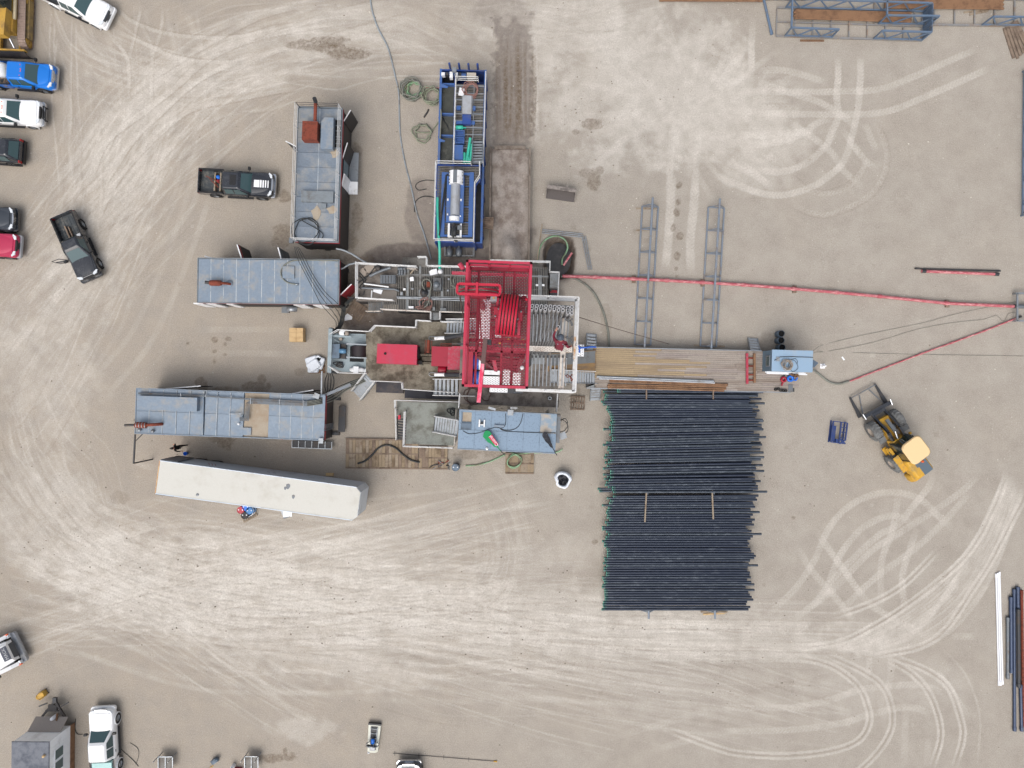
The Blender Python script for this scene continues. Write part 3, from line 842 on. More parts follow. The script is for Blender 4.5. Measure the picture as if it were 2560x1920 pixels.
c = t.l(ZB(1172, 460, 3.45)); t.p('hose_end', MB().lathe([(.02, .09), (.08, .08), (.08, -.08)], (c.x, c.y, 3.42), 10, 'x'), M_('galv'))

# ================================================================ lower long house with conduits and sand-filled recess
ZC = zone(300, 920, 3.95)
cz = lambda a, b: (300 + a / 3.95, 920 + b / 3.95)
x, y, L_, W_, A_ = fit([cz(165, 200), cz(2025, 268), cz(2010, 715), cz(145, 645)], 3.1)
t = T('light_plant_house', 'longest rig house, blue roof with conduit runs and sandy recess, above the white trailer', 'rig house', (x, y, 0), A_)
hx, hy = L_ / 2, W_ / 2
wl = t.p('wall', MB().box(-hx + .04, -hy + .04, .3, hx - .04, hy - .04, 2.9), M_('wall_charcoal'))
t.p('red_band', MB().box(hx - .036, -hy, 2.55, hx + .03, hy, 2.88), M_('wall_red'), wl)
t.p('skid', MB().box(-hx, -hy + .2, 0, hx + .5, -hy + .45, .29).box(-hx, hy - .45, 0, hx + .5, hy - .2, .29), M_('steel_dark'))
xa, xb = t.l(ZC(1222, 400, 3.1)).x, t.l(ZC(1468, 400, 3.1)).x
o = t.p('roof', MB().box(-hx, -hy, 2.9, hx, hy, 2.97), M_('roof_dark'))
for (u0, u1, nn) in ((-hx, t.l(ZC(830, 400, 3.1)).x, 5), (t.l(ZC(838, 400, 3.1)).x, xa, 3), (xb, hx, 5)):
    for i in range(nn):
        for j in range(2):
            x0, x1 = u0 + (u1 - u0) * i / nn + .012, u0 + (u1 - u0) * (i + 1) / nn - .012
            y0, y1 = (-hy + .05, -.01) if j == 0 else (.01, hy - .05)
            z_ = 3.08 + random.uniform(-.006, .006)
            t.p('roof_panel', MB().add([(x0, y0, 2.97), (x1, y0, 2.97), (x1, y1, 2.97), (x0, y1, 2.97), (x0, y0, z_), (x1, y0, z_), (x1, y1, z_), (x0, y1, z_), ((x0 + x1) / 2, (y0 + y1) / 2, z_ - .025)],
                [(0, 1, 5, 4), (1, 2, 6, 5), (2, 3, 7, 6), (3, 0, 4, 7), (4, 5, 8), (5, 6, 8), (6, 7, 8), (7, 4, 8)]), M_('roof_steel'), o)
for xx in np.linspace(-hx, xa, 9)[1:-1].tolist() + np.linspace(xb, hx, 6)[1:-1].tolist(): t.p('seam', MB().bar((xx, -hy + .06, 3.09), (xx, hy - .06, 3.09), .045, .02), M_('seam_pale'), o)
mb = MB()
for s in (-1, 1): mb.bar((-hx, s * hy, 3.08), (hx, s * hy, 3.08), .07, .1)
for xx in (-hx, hx): mb.bar((xx, -hy, 3.08), (xx, hy, 3.08), .06, .1)
t.p('roof_edge', mb, M_('roof_steel'), o)
t.p('sand_layer', MB().box(xa + .02, -hy + .06, 2.972, xb - .02, hy - .06, 2.99), M_('sand_fill'), o)
mb = MB(); lb(t, mb, ZC, (1215, 588, 1292, 665), 2.992, 3.12); hb = t.p('roof_hatch', mb, M_('roof_steel'), o)
mb = MB(); lb(t, mb, ZC, (168, 272, 757, 428), 3.06, 3.55); t.p('roof_box', mb, M_('roof_steel'))
mb = MB()
for i in range(2):
    mb.tube([t.l(ZC(180, 245 + i * 9, 3.3)), t.l(ZC(840, 272 + i * 9, 3.3)), t.l(ZC(1230, 300 + i * 9, 3.3)), t.l(ZC(1850, 330 + i * 9, 3.3))], .035, 6)
for i in range(5):
    mb.tube([t.l(ZC(1850, 350 + i * 6, 3.3)), t.l(ZC(1285 - i * 10, 322 + i * 6, 3.3)), t.l(ZC(1268 - i * 9, 520 - i * 8, 3.3)), t.l(ZC(1180, 520 - i * 8, 3.3))], .035, 6)
t.p('conduit', mb, M_('steel_grey'))
for dx, d0, d1 in ((600, 250, 290), (850, 258, 300), (1098, 268, 305), (1290, 300, 355), (1578, 310, 368), (1810, 318, 378)):
    t.p('conduit_strap', MB().bar(t.l(ZC(dx, d0, 3.34)), t.l(ZC(dx, d1, 3.34)), .05), M_('galv'))
t.p('roof_seam', MB().bar(t.l(ZC(828, 290, 3.14)), t.l(ZC(820, 650, 3.14)), .06, .06), M_('roof_dark'))
t.p('light_bracket', MB().bar(t.l(ZC(1075, 455, 3.3)), t.l(ZC(1200, 455, 3.3)), .06), M_('galv'))
c = t.l(ZC(1172, 552, 3.15)); t.p('white_cup', MB().lathe([(0, .18), (.08, .18), (.09, 0)], (c.x, c.y, 3.07), 10), M_('white_paint'))
a, b, c = t.l(ZC(155, 562, 3.6)), t.l(ZC(265, 562, 3.6)), t.l(ZC(375, 556, 3.5))
mf = t.p('muffler', MB().lathe([(.1, a.x - .1), (.24, a.x), (.24, b.x - .1), (.12, b.x + .05)], (0, a.y, 3.6), 16, 'x'), M_('rust'))
for k in range(4):
    xx = a.x + .12 + k * .22; t.p('clamp', MB().lathe([(.255, xx - .02), (.255, xx + .02)], (0, a.y, 3.6), 16, 'x'), M_('galv'), mf)
t.p('muffler_pipe', MB().tube([(b.x, b.y, 3.6), (c.x, c.y, 3.6), (c.x + .12, c.y, 3.1)], .12, 10), M_('rust'), mf)
t.p('muffler_tip', MB().tube([(a.x, a.y, 3.6), (a.x - .8, a.y - .05, 3.7)], .09, 10), M_('steel_dark'), mf)
for q in ((185, 612), (315, 625)):
    c = t.l(ZC(*q, 3.3)); t.p('roof_light', MB().lathe([(0, .25), (.12, .24), (.14, .1), (.05, 0)], (c.x, c.y, 3.07), 10), M_('galv'))
c = t.l(ZC(1990, 712, 3.2)); t.p('flood_light', MB().box(c.x - .2, c.y - .25, 3.1, c.x + .15, c.y + .15, 3.3), M_('galv'))
c = t.l(ZC(1940, 275, 3.2)); t.p('flood_light', MB().prism([(c.x - .3, c.y - .1), (c.x + .2, c.y - .25), (c.x + .3, c.y + .1), (c.x - .1, c.y + .25)], 3.1, 3.35), M_('galv'))
a, b = t.l(ZC(150, 655, 2.9)), t.l(ZC(135, 940, 2.9))
br = t.p('boom_arm', MB().bar(a, b, .1), M_('steel_dark')); t.p('boom_brace', MB().bar(t.l(ZC(222, 652, 2.9)), t.l(ZC(155, 720, 2.9)), .06), M_('steel_dark'), br)
t.p('boom_post', MB().bar((b.x, b.y, 0), (b.x, b.y, 2.95), .09), M_('steel_dark'), br)
for (q0, q1) in (((455, 195), (800, 165)), ((1700, 232), (1910, 250))):
    a, b = t.l(ZC(*q0, 2.6)), t.l(ZC(*q1, 2.6))
    dr = t.p('door', MB().quad((a.x, hy + .02, .4), (b.x, hy + .35, .4), (b.x, hy + .35, 2.6), (a.x, hy + .02, 2.6), .05), M_('wall_charcoal'))
    t.p('door_trim', MB().bar((a.x, hy + .02, 2.63), (b.x, hy + .35, 2.63), .08), M_('white_paint'), dr)
for q in (340, 1510):
    a = t.l(ZC(q, 680, 2.6)); t.p('door_edge', MB().quad((a.x, -hy, .4), (a.x + .75, -hy - .06, .4), (a.x + .75, -hy - .06, 2.6), (a.x, -hy, 2.6), .04), M_('wall_red'))
lad = t.p('ladder', MB().bar((hx + .05, -hy + .75, .3), (hx + .05, -hy + .75, 3.0), .05).bar((hx + .05, -hy + 1.2, .3), (hx + .05, -hy + 1.2, 3.0), .05), M_('steel_grey'))
for k in range(9): t.p('rung', MB().bar((hx + .05, -hy + .75, .5 + k * .29), (hx + .05, -hy + 1.2, .5 + k * .29), .035), M_('steel_grey'), lad)
t.p('end_step', MB().box(hx + .45, -hy + .5, .35, hx + 1.0, hy - .9, .45), M_('steel_dark'))
gr = MB(); a, b = t.l(ZC(1700, 715, .5)), t.l(ZC(2090, 800, .5))
o = t.p('walkway', MB().box(a.x, b.y, .42, b.x, a.y, .46), M_('steel_dark'))
for k in range(7):
    xx = a.x + (b.x - a.x) * k / 6; gr.bar((xx, a.y, .5), (xx, b.y, .5), .05)
gr.bar((a.x, b.y, .5), (b.x, b.y, .5), .06); t.p('walkway_frame', gr, M_('galv'), o)

# ================================================================ white box semi-trailer
x, y, L_, W_, A_ = fit([(400, 1151.6), (902.6, 1220), (892.6, 1302), (388.6, 1234)], 4.1)
t = T('box_trailer', 'long white box semi-trailer parked at an angle without its tractor', 'trailer', (x, y, 0), A_)
hx, hy = L_ / 2, W_ / 2
mat('trailer_white', (196, 206, 216), .35, .1, .05, (150, 146, 140), .12, 1.2)
mat('trailer_roof', (196, 195, 188), .6, 0, .05, (182, 178, 168), .2, .6)
c_ = .35
out = [(-hx, -hy), (hx - c_, -hy), (hx, -hy + c_), (hx, hy - c_), (hx - c_, hy), (-hx, hy)]
bd = t.p('box_body', MB().prism(out, 1.05, 4.06), M_('trailer_white'))
t.p('roof_sheet', MB().prism([(a * .997, b * .99) for a, b in out], 4.061, 4.1), M_('trailer_roof'), bd)
for yy in (-hy, hy): t.p('roof_rail', MB().bar((-hx, yy, 4.08), (hx - .35, yy, 4.08), .06, .09), M_('trailer_white'), bd)
t.p('rear_frame', MB().box(-hx - .06, -hy, 1.0, -hx - .003, hy, 4.09), mat('rear_rust', (214, 176, 128), .7, 0, .1, (160, 90, 60), .35, 2))
for s in (1, -1):
    t.p('rear_door', MB().box(-hx, s * (hy + .05), 1.1, -hx + 1.28, s * (hy + .1), 4.0), M_('steel_grey'))
for k in range(3):
    a = t.l(ZC(830 + k * 32, 945, 3.0)); t.p('stripe', MB().quad((a.x, hy + .004, 2.2), (a.x + .04, hy + .004, 2.2), (a.x + .5, hy + .004, 3.1), (a.x + .46, hy + .004, 3.1), .004), M_('wall_red'), bd)
for k, dx in enumerate((1440, 1500)):
    a = t.l(ZC(dx, 990, 3.0)); t.p('mark', MB().box(a.x, hy + .003, 2.6, a.x + .25, hy + .008, 2.68), M_('steel_dark'), bd)
def wheel(t, x, y, r, w, parent=None, rim='galv', nm='wheel', spokes=5, out=1):
    """tyre with rim; axle along y; out = side that faces outwards"""
    o = t.p(nm, MB().lathe([(r * .56, -w / 2), (r * .86, -w / 2), (r * .97, -w * .4), (r, -w * .2), (r, w * .2), (r * .97, w * .4), (r * .86, w / 2), (r * .56, w / 2)], (x, y, r), 22, 'y'), M_('rubber'), parent)
    yo = y + out * w * .42
    rr = t.p('rim', MB().lathe([(.01, -.015 * out), (r * .12, -.015 * out), (r * .2, -.06 * out), (r * .45, -.05 * out), (r * .58, .01 * out)], (x, yo, r), 18, 'y'), M_(rim), o)
    return o
for xx in (-hx + 1.6, -hx + 2.9):
    for s in (-1, 1): wheel(t, xx, s * (hy - .3), .5, .5, out=s)
t.p('chassis', MB().box(-hx + .3, -.5, .8, hx - .5, .5, 1.04), M_('steel_dark'))
for s in (-1, 1): t.p('landing_leg', MB().box(hx - 3.2, s * .8 - .08, .08, hx - 3.0, s * .8 + .08, 1.05).box(hx - 3.3, s * .8 - .15, .02, hx - 2.9, s * .8 + .15, .08), M_('steel_dark'))
for q in ((1660, 1170, .16), (1632, 1188, .1), (1712, 1272, .12)):
    a = t.l(ZC(q[0], q[1], 4.1)); t.p('roof_patch', MB().prism([(a.x + math.cos(k) * q[2] * (1 + .4 * math.sin(3 * k)), a.y + math.sin(k) * q[2] * 1.4) for k in np.linspace(0, 5.6, 8)], 4.09, 4.106), M_('steel_grey'), bd)
a = t.l(ZC(765, 1252, 4.1)); t.p('roof_vent', MB().lathe([(0, 4.16), (.1, 4.15), (.12, 4.09)], (a.x, a.y, 0), 12), M_('galv'), bd)
st = T('folding_steps', 'small metal steps with white landing at the side door of white trailer', 'steps', P(710, 1283))
stairs(st, st.l(P(722, 1281, 1.0)), st.l(P(706, 1286, .1)), .7, 'galv', 'galv', (0, 0), 4)
st.p('landing', MB().box(.25, -.1, .96, .95, .55, 1.02), M_('white_paint'))

# ================================================================ blue solids-control tank
ZX = zone(1080, 150, 6.38); ZY = zone(1070, 390, 6.635); Z4 = zone(960, 140, 3.19)
c = (ZX(480, 700, 2.2) + ZY(480, 900, 2.2)) / 2
t = T('solids_control_tank', 'blue open mud tank with grated walkway and centrifuge on a railed platform', 'tank', (c.x, c.y, 0), -.025)
def LX(a, b, z): return t.l(ZX(a, b, z))
def LY(a, b, z): return t.l(ZY(a, b, z))
xl, xr = LX(142, 300, 2.2).x, LX(850, 300, 2.2).x
yt, yb = LX(400, 150, 2.2).y, LY(480, 1440, 2.2).y
xm = LX(362, 600, 2.2).x
t.p('tank_floor', MB().box(xl, yb, .05, xr, yt, .15), M_('tank_blue'))
for nm, q in (('side_wall', (xl - .05, yb, xl + .05, yt)), ('side_wall', (xr - .05, yb, xr + .05, yt)), ('end_wall', (xl + .052, yt - .1, xr - .052, yt)), ('end_wall', (xl + .052, yb, xr - .052, yb + .1)), ('partition', (xm - .05, yb + .102, xm + .05, yt - .102))):
    w = t.p(nm, MB().box(q[0], q[1], .15, q[2], q[3], 2.2), M_('tank_blue'))
    if nm == 'side_wall':
        t.p('rim', MB().box(q[0] - .04, q[1], 2.202, q[2] + .04, q[3], 2.26), M_('tank_blue_pale'), w)
        for k in range(9):
            yy = q[1] + (q[3] - q[1]) * (k + .5) / 9; s = -1 if q[0] < 0 else 1
            t.p('rib', MB().box(q[0] + (s * .1 if s > 0 else -.08), yy - .05, .1, q[0] + (s * .1 if s > 0 else -.08) + .08, yy + .05, 2.1), M_('tank_blue'), w)
yprev = LX(250, 372, 2.2).y
for i, d in enumerate((372, 848, 1196, 1700)):
    yy = LX(250, d, 2.2).y
    if d < 1700: t.p('baffle', MB().box(xl + .055, yy - .06, .15, xm - .055, yy + .06, 2.1), M_('tank_blue_pale'))
    if i: t.p('mud', MB().box(xl + .06, yy + .065, .15, xm - .06, yprev - .065, 1.72), M_('sludge'))
    yprev = yy
t.p('mud', MB().box(xm + .06, yb + .12, .15, xr - .06, LX(500, 380, 2.2).y, 1.5), M_('sludge_dark'))
t.p('mud', MB().box(xl + .06, LX(250, 372, 2.2).y + .065, .15, xm - .06, yt - .13, 1.0), M_('sludge_dark'))
g = MB(); ya, yc = LX(500, 385, 2.3).y, LX(500, 1640, 2.3).y
grating(g, xm + .06, yc, xr - .06, ya, 2.28, 'x', .125, .06)
t.p('grating', g, M_('grating_steel'), kind='stuff')
for d in (410, 530, 630, 745, 855, 965, 1075, 1185, 1295, 1400):
    yy = LX(500, d, 2.3).y; t.p('cross_beam', MB().box(xm + .07, yy - .04, 2.15, xr - .07, yy + .04, 2.31), M_('galv'))
t.p('centre_beam', MB().box(LX(665, 700, 2.3).x - .03, yc, 2.12, LX(665, 700, 2.3).x + .03, ya, 2.3), M_('galv'))
a, b = LX(378, 250, 3.2), LX(338, 1590, 3.2)
railing(t, [(a.x, a.y, 2.26), (b.x, b.y, 2.26)], .95, 2, .035)
a, b = LX(858, 180, 3.2), LX(815, 1640, 3.2)
railing(t, [(a.x, a.y, 2.26), (b.x, b.y, 2.26)], .95, 2, .035)
a, b = LX(380, 290, 2.9), LX(735, 300, 2.9)
railing(t, [(a.x, a.y, 2.26), (b.x, b.y, 2.26)], 1.0, 3, .03, toe=False)
for d in (285, 435, 585, 730):
    a = LX(d, 130, 2.4); t.p('post', MB().tube([(a.x, yt + .12, .2), (a.x, yt + .12, 2.95)], .085, 12), M_('tank_blue'))
# motor box at the far end
a, b = LX(148, 185, 2.1), LX(545, 255, 2.1)
t.p('motor_shelf', MB().box(a.x, b.y, 1.9, b.x, a.y, 2.0), M_('tank_blue_pale'))
for q, mm in (((150, 195, 203, 242), 'white_paint'), ((282, 186, 330, 282), 'white_paint'), ((360, 196, 408, 240), 'white_paint'), ((215, 196, 262, 240), 'steel_dark'), ((420, 198, 465, 245), 'steel_dark'), ((470, 225, 545, 262), 'tank_blue_pale')):
    mb = MB(); lb(t, mb, ZX, q, 2.0, 2.45); t.p('motor_box', mb, M_(mm))
mb = MB(); lb(t, mb, ZX, (557, 200, 700, 262), 1.3, 2.75); tb = t.p('chemical_tote', mb, mat('tote', (178, 170, 158), .6, 0, .08))
a = LX(355, 155, 3.4); t.p('flood_light', MB().box(a.x - .16, a.y - .16, 3.2, a.x + .16, a.y + .16, 3.45).bar((a.x, a.y, 2.2), (a.x, a.y, 3.2), .06), M_('galv'))
# agitators and motors on the walkway
mb = MB(); a, b = LX(478, 565, 2.75), LX(640, 862, 2.75)
t.p('agitator_cover', MB().loft([[(a.x, yy, 2.3), (b.x, yy, 2.3), (b.x, yy, 2.65), (b.x - .1, yy, 2.78), (a.x + .1, yy, 2.78), (a.x, yy, 2.65)] for yy in (b.y, a.y)], False), mat('alu', (168, 172, 178), .45, .3, .06, (140, 136, 130), .25))
mb = MB(); lb(t, mb, ZX, (485, 866, 618, 1022), 2.3, 2.72); t.p('gearbox', mb, M_('tank_blue'))
for q in ((392, 727, 455, 790), (642, 732, 692, 800), (382, 970, 500, 1020), (600, 968, 682, 1024)):
    mb = MB(); lb(t, mb, ZX, q, 2.3, 2.5); t.p('mount', mb, M_('tank_blue_pale'))
a = LX(440, 1070, 2.6); t.p('pump_motor', MB().lathe([(.03, -.3), (.16, -.3), (.17, .25), (.06, .28), (.05, .5)], (a.x, a.y, 2.5), 14, 'x'), M_('teal'))
for q in ((368, 1118, 518, 1220), (368, 1232, 512, 1332)):
    a, b = LX(q[0], q[1], 2.7), LX(q[2], q[3], 2.7); mb = MB()
    for r_ in ((a.x, b.y, a.x + .06, a.y), (b.x - .06, b.y, b.x, a.y), (a.x + .061, a.y - .06, b.x - .061, a.y), (a.x + .061, b.y, b.x - .061, b.y + .06)): mb.box(r_[0], r_[1], 2.28, r_[2], r_[3], 2.75)
    t.p('hopper', mb.box(a.x + .05, b.y + .05, 2.3, b.x - .05, a.y - .05, 2.45), M_('tank_blue_pale'))
mb = MB(); lb(t, mb, ZX, (360, 1352, 492, 1590), 2.28, 2.8); t.p('blue_case', mb, M_('tank_blue_pale'))
for q in ((612, 1245, 548, 1640, .115), (640, 1340, 605, 1640, .1), (516, 1480, 512, 1640, .11), (592, 1560, 588, 1640, .1)):
    t.p('teal_pipe', MB().tube([LX(q[0], q[1], 2.6), LX(q[2], q[3], 2.6)], q[4], 12), M_('teal'))
t.p('air_hose', coil(LX(640, 495, 2.4), .52, 5, .03, 'x', .12, 5, zc=2.33), mat('hose_pink', (150, 112, 104), .7, 0, .1, (120, 100, 92), .3))
a = LX(460, 505, 2.34); t.p('paper_sheet', MB().prism([(a.x - .2, a.y - .28), (a.x + .22, a.y - .36), (a.x + .3, a.y + .22), (a.x - .1, a.y + .34)], 2.34, 2.35), M_('paper'))
a = LX(185, 420, 2.3); t.p('guide_arm', MB().prism([(a.x - .3, a.y + .25), (a.x + .35, a.y), (a.x + .3, a.y - .12), (a.x - .3, a.y - .1)], 2.25, 2.33), M_('tank_blue_pale'))
a = LX(160, 1285, 2.3); t.p('guide_arm', MB().prism([(a.x - .25, a.y + .18), (a.x + .25, a.y), (a.x + .2, a.y - .1), (a.x - .25, a.y - .1)], 2.25, 2.33), M_('tank_blue_pale'))
t.p('suction_hose', MB().tube([LX(v[0], v[1], 2.35) for v in ((140, 790), (146, 900), (138, 1050), (128, 1250))], .06, 8), M_('hose_grey'))
t.p('rope', MB().tube([LX(v[0], v[1], 1.8) for v in ((175, 920), (200, 985), (240, 1040), (268, 1110))], .04, 6), M_('hose_black'))
stairs(t, LX(735, 1640, 3.0), LX(735, 1290, 2.3), .85, 'galv', 'galv', (1, 1), 8, rh=.7)
# raised centrifuge platform
PZ = 3.0
A1, A2, A3, A4 = LY(150, 150, PZ), LY(840, 165, PZ), LY(770, 1435, PZ), LY(120, 1440, PZ)
pol = [(A1.x, A1.y), LY(865, 160, PZ).xy, LY(865, 380, PZ).xy, LY(785, 500, PZ).xy, LY(765, 1435, PZ).xy, (A1.x, A3.y)]
x0, x1, y0, y1 = A1.x, LY(770, 900, PZ).x, A3.y, A1.y
g = MB(); grating(g, x0 + .05, y0 + .05, x1 - .03, y1 - .05, PZ, 'x', .125, .065)
t.p('platform_grating', g, M_('grating_steel'), kind='stuff')
g = MB(); grating(g, x1, LY(800, 430, PZ).y, LY(860, 300, PZ).x, y1 - .05, PZ, 'x', .125, .065)
t.p('platform_grating', g, M_('grating_steel'), kind='stuff')
mb = MB()
for a, b in zip(pol, pol[1:] + pol[:1]): mb.bar((a[0], a[1], PZ - .06), (b[0], b[1], PZ - .06), .09, .18)
t.p('platform_frame', mb, M_('tank_blue'))
mb = MB()
for a in pol: mb.bar((a[0], a[1], 0), (a[0], a[1], PZ - .15), .12)
t.p('platform_legs', mb, M_('tank_blue'))
rp = [Vector((p[0], p[1], PZ + .02)) for p in pol]
railing(t, [rp[5], rp[0]], 1.05, 2, .03); railing(t, [rp[0], LY(720, 160, PZ)], 1.05, 2, .03); railing(t, [rp[5], rp[4]], 1.05, 2, .03); railing(t, [rp[4], rp[3], rp[2], rp[1]], 1.05, 2, .035)
mb = MB()
for q in ((232, 268, 738, 318), (200, 1300, 700, 1345), (230, 270, 268, 1340), (690, 270, 735, 1340), (250, 490, 690, 512), (250, 825, 690, 850), (225, 1085, 700, 1108)):
    lb(t, mb, ZY, q, PZ + .02 + .002 * random.random(), PZ + .14 + .004 * random.random())
t.p('centrifuge_skid', mb, M_('tank_blue_pale'))
mb = MB(); lb(t, mb, ZY, (318, 330, 582, 1100), PZ + .15, PZ + .6); cf = t.p('centrifuge_base', mb, M_('tank_blue_pale'))
def hood(q, zc, r, m, nm, parent=None):
    a, b = LY(q[0], q[1], zc), LY(q[2], q[3], zc); cx = (a.x + b.x) / 2; hw = abs(b.x - a.x) / 2
    rg = [[(cx - hw * math.cos(th), yy, zc - .45 + r * math.sin(th)) for th in np.linspace(0, math.pi, 13)] for yy in (b.y, a.y)]
    return t.p(nm, MB().loft(rg), M_(m), parent)
h1 = hood((345, 225, 580, 452), PZ + 1.05, .5, 'white_paint', 'drive_guard')
hood((372, 456, 522, 968), PZ + 1.0, .46, 'alu', 'bowl_cover'); hood((340, 985, 516, 1062), PZ + .95, .4, 'white_paint', 'end_guard')
mb = MB(); lb(t, mb, ZY, (420, 225, 478, 440), PZ + 1.09, PZ + 1.12); t.p('vent_grille', mb, M_('steel_grey'), h1)
for d in np.linspace(265, 430, 4):
    for e_ in (342, 556): mb = MB(); lb(t, mb, ZY, (e_, d, e_ + 22, d + 14), PZ + .7, PZ + .86); t.p('latch', mb, M_('steel_dark'), h1)
for q in ((318, 705, 340, 740), (537, 712, 558, 745), (525, 985, 545, 1005), (315, 955, 332, 980)):
    mb = MB(); lb(t, mb, ZY, q, PZ + .6, PZ + .68); t.p('bracket', mb, M_('white_paint'), cf)
mb = MB()
for q in ((330, 1115, 358, 1345), (530, 1120, 555, 1345), (359, 1318, 529, 1345)): lb(t, mb, ZY, q, PZ + .16, PZ + .4)
t.p('motor_frame', mb, M_('white_paint'))
a = LY(425, 1150, PZ + .8); t.p('drive_motor', MB().lathe([(.05, -.55), (.2, -.5), (.22, .1), (.1, .15), (.08, .5)], (a.x, a.y - .25, PZ + .5), 14, 'y'), M_('steel_dark'))
mb = MB(); lb(t, mb, ZY, (490, 1150, 548, 1220), PZ + .2, PZ + .6); t.p('gear_case', mb, M_('steel_grey'))
t.p('power_cable', MB().tube([LY(v[0], v[1], PZ + .25) for v in ((320, 300), (300, 500), (265, 720), (230, 950), (200, 1200), (180, 1320))], .05, 6), M_('hose_black'))
t.p('power_cable', MB().tube([LY(v[0], v[1], PZ + .3) for v in ((300, 320), (270, 560), (240, 800), (215, 1000))], .05, 6), M_('hose_black'))
t.p('discharge_hose', MB().tube([LY(v[0], v[1], PZ + .7) for v in ((415, 1190), (405, 1290), (430, 1390), (490, 1425))], .07, 8), M_('hose_black'))
tp = [LY(v[0], v[1], z_) for v, z_ in (((158, 690), 3.3), ((155, 800), 3.3), ((160, 1000), 3.2), ((175, 1300), 3.2), ((190, 1500), 3.0), ((195, 1659), 2.7))] + [t.l(P(1099, 664, 2.6)), t.l(P(1100, 680, 2.5))]
t.p('teal_line', MB().tube([Vector(v) for v in cr([tuple(v) for v in tp], .5)], .1, 12), M_('teal'))
a = t.l(P(1100, 678, 2.7)); t.p('white_elbow', MB().lathe([(0, .3), (.16, .26), (.2, 0), (.14, -.3)], (a.x, a.y, 2.5), 12), M_('white_paint'))
# pump skid under the platform end
g = MB(); a, b = t.l(Z4(480, 1500, .5)), t.l(Z4(720, 1600, .5)); grating(g, a.x, b.y, b.x, a.y, .5, 'y', .12, .05)
t.p('pump_skid_grating', g, M_('grating_steel'), kind='stuff')
mb = MB().box(a.x, b.y, .1, b.x, b.y + .12, .46).box(a.x, b.y + .121, .1, a.x + .12, a.y, .46).box(b.x - .12, b.y + .121, .1, b.x, a.y, .46)
t.p('pump_skid', mb, M_('galv'))
for d in (595, 520):
    a = t.l(Z4(d, 1560, 1.0)); t.p('pump', MB().lathe([(.05, -.4), (.24, -.35), (.26, .2), (.12, .3), (.1, .6)], (a.x, a.y, .85), 14, 'y'), M_('steel_grey'))

# ================================================================ cuttings bin with churned floor
zc = zone(960, 140, 3.19)
a, b = zc(842, 720, .9), zc(1155, 1659, .9); cx = (a.x + b.x) / 2
t = T('cuttings_bin', 'long low steel-sided cuttings bin with muddy floor beside the blue tank', 'bin', (cx, b.y, 0), -.01)
hw = (b.x - a.x) / 2; ln = a.y - b.y
mat('bin_mud', (152, 144, 137), .8, 0, .14, (112, 100, 92), .46, .7, .35, 9)
mat('bin_plate', (132, 122, 112), .8, .1, .14, (96, 84, 74), .4, 1.2)
for s in (-1, 1): t.p('side_wall', MB().box(s * hw - .07, -1.0, 0, s * hw + .07, ln, .8), M_('bin_plate'))
nx_, ny_ = 24, 70; vs = []; fs = []
for j in range(ny_ + 1):
    for i in range(nx_ + 1):
        u = -hw + .08 + (2 * hw - .16) * i / nx_; v = -1.0 + (ln + 1.0) * j / ny_
        z_ = .22 + .05 * math.sin(u * 3 + v) * math.sin(v * 1.3) + .04 * random.random() - (.05 if abs(abs(u) - .75) < .25 else 0)
        z_ += .85 * math.exp(-((u + .1) / .9) ** 2 - ((v - 1.2) / 1.1) ** 2) + .3 * math.exp(-((u - .6) / .6) ** 2 - ((v + .2) / .8) ** 2)
        vs.append((u, v, z_))
fs = [(j * (nx_ + 1) + i, j * (nx_ + 1) + i + 1, (j + 1) * (nx_ + 1) + i + 1, (j + 1) * (nx_ + 1) + i) for j in range(ny_) for i in range(nx_)]
t.p('mud_floor', MB().add(vs, fs, True), M_('bin_mud'))
t.p('lip_plate', MB().box(-hw + .3, ln - .05, .12, hw - .35, ln + .25, .34), M_('bin_plate'))
a = t.l(Z4(785, 1325, 1.2)); t2 = T('wooden_chute', 'short weathered wooden chute spanning blue tank and cuttings bin', 'chute', (P(1206, 1) .x, Z4(790, 1330, 1.2).y, 0), -.05)
a, b = t2.l(Z4(728, 1285, 1.15)), t2.l(Z4(870, 1375, 1.15))
for k in range(4):
    y0 = b.y + (a.y - b.y) * k / 4; t2.p('plank', MB().box(a.x, y0 + .01, 1.0, b.x, y0 + (a.y - b.y) / 4 - .012, 1.06 + .01 * (k % 2)), M_('wood_old'))
for yy in (a.y, b.y): t2.p('side_board', MB().box(a.x, yy - .03, .9, b.x, yy + .03, 1.25), M_('wood_old'))
t2.p('bearer', MB().box(a.x + .1, b.y + .1, 0, a.x + .25, a.y - .1, .98).box(b.x - .25, b.y + .1, .0, b.x - .1, a.y - .1, .98), M_('wood_old'))

# ================================================================ long mud tank with pump, under the crown
ZM = zone(870, 640, 7.373); Z6 = zone(800, 620, 4.148); Z7 = zone(1120, 620, 4.148); ZR = zone(1310, 640, 4.608)
MZ = 2.2
c = P(1140, 715, MZ)
t = T('mud_tank', 'long grated mud tank with white handrails running under the red crown', 'tank', (c.x, c.y, 0), -.012)
def LM(a, b, z=MZ): return t.l(ZM(a, b, z))
xa, xg, xe = LM(150, 400).x, LM(905, 400).x, t.l(ZR(280, 300, MZ)).x
yn, ys = LM(600, 165).y, LM(600, 1010).y
t.p('tank_body', MB().box(xa, LM(600, 840).y, .2, xg, yn, MZ - .06).box(xg + .002, ys, .2, xe, yn, 1.5), M_('steel_dark'))
t.p('mud', MB().box(xg + .1, ys + .1, 1.5, xe - .1, yn - .1, 1.62), M_('sludge_dark'))
dp = t.p('deck_plate', MB().box(xa, LM(600, 840).y + .002, MZ - .058, xg - .02, yn - .002, MZ), M_('concrete_floor'))
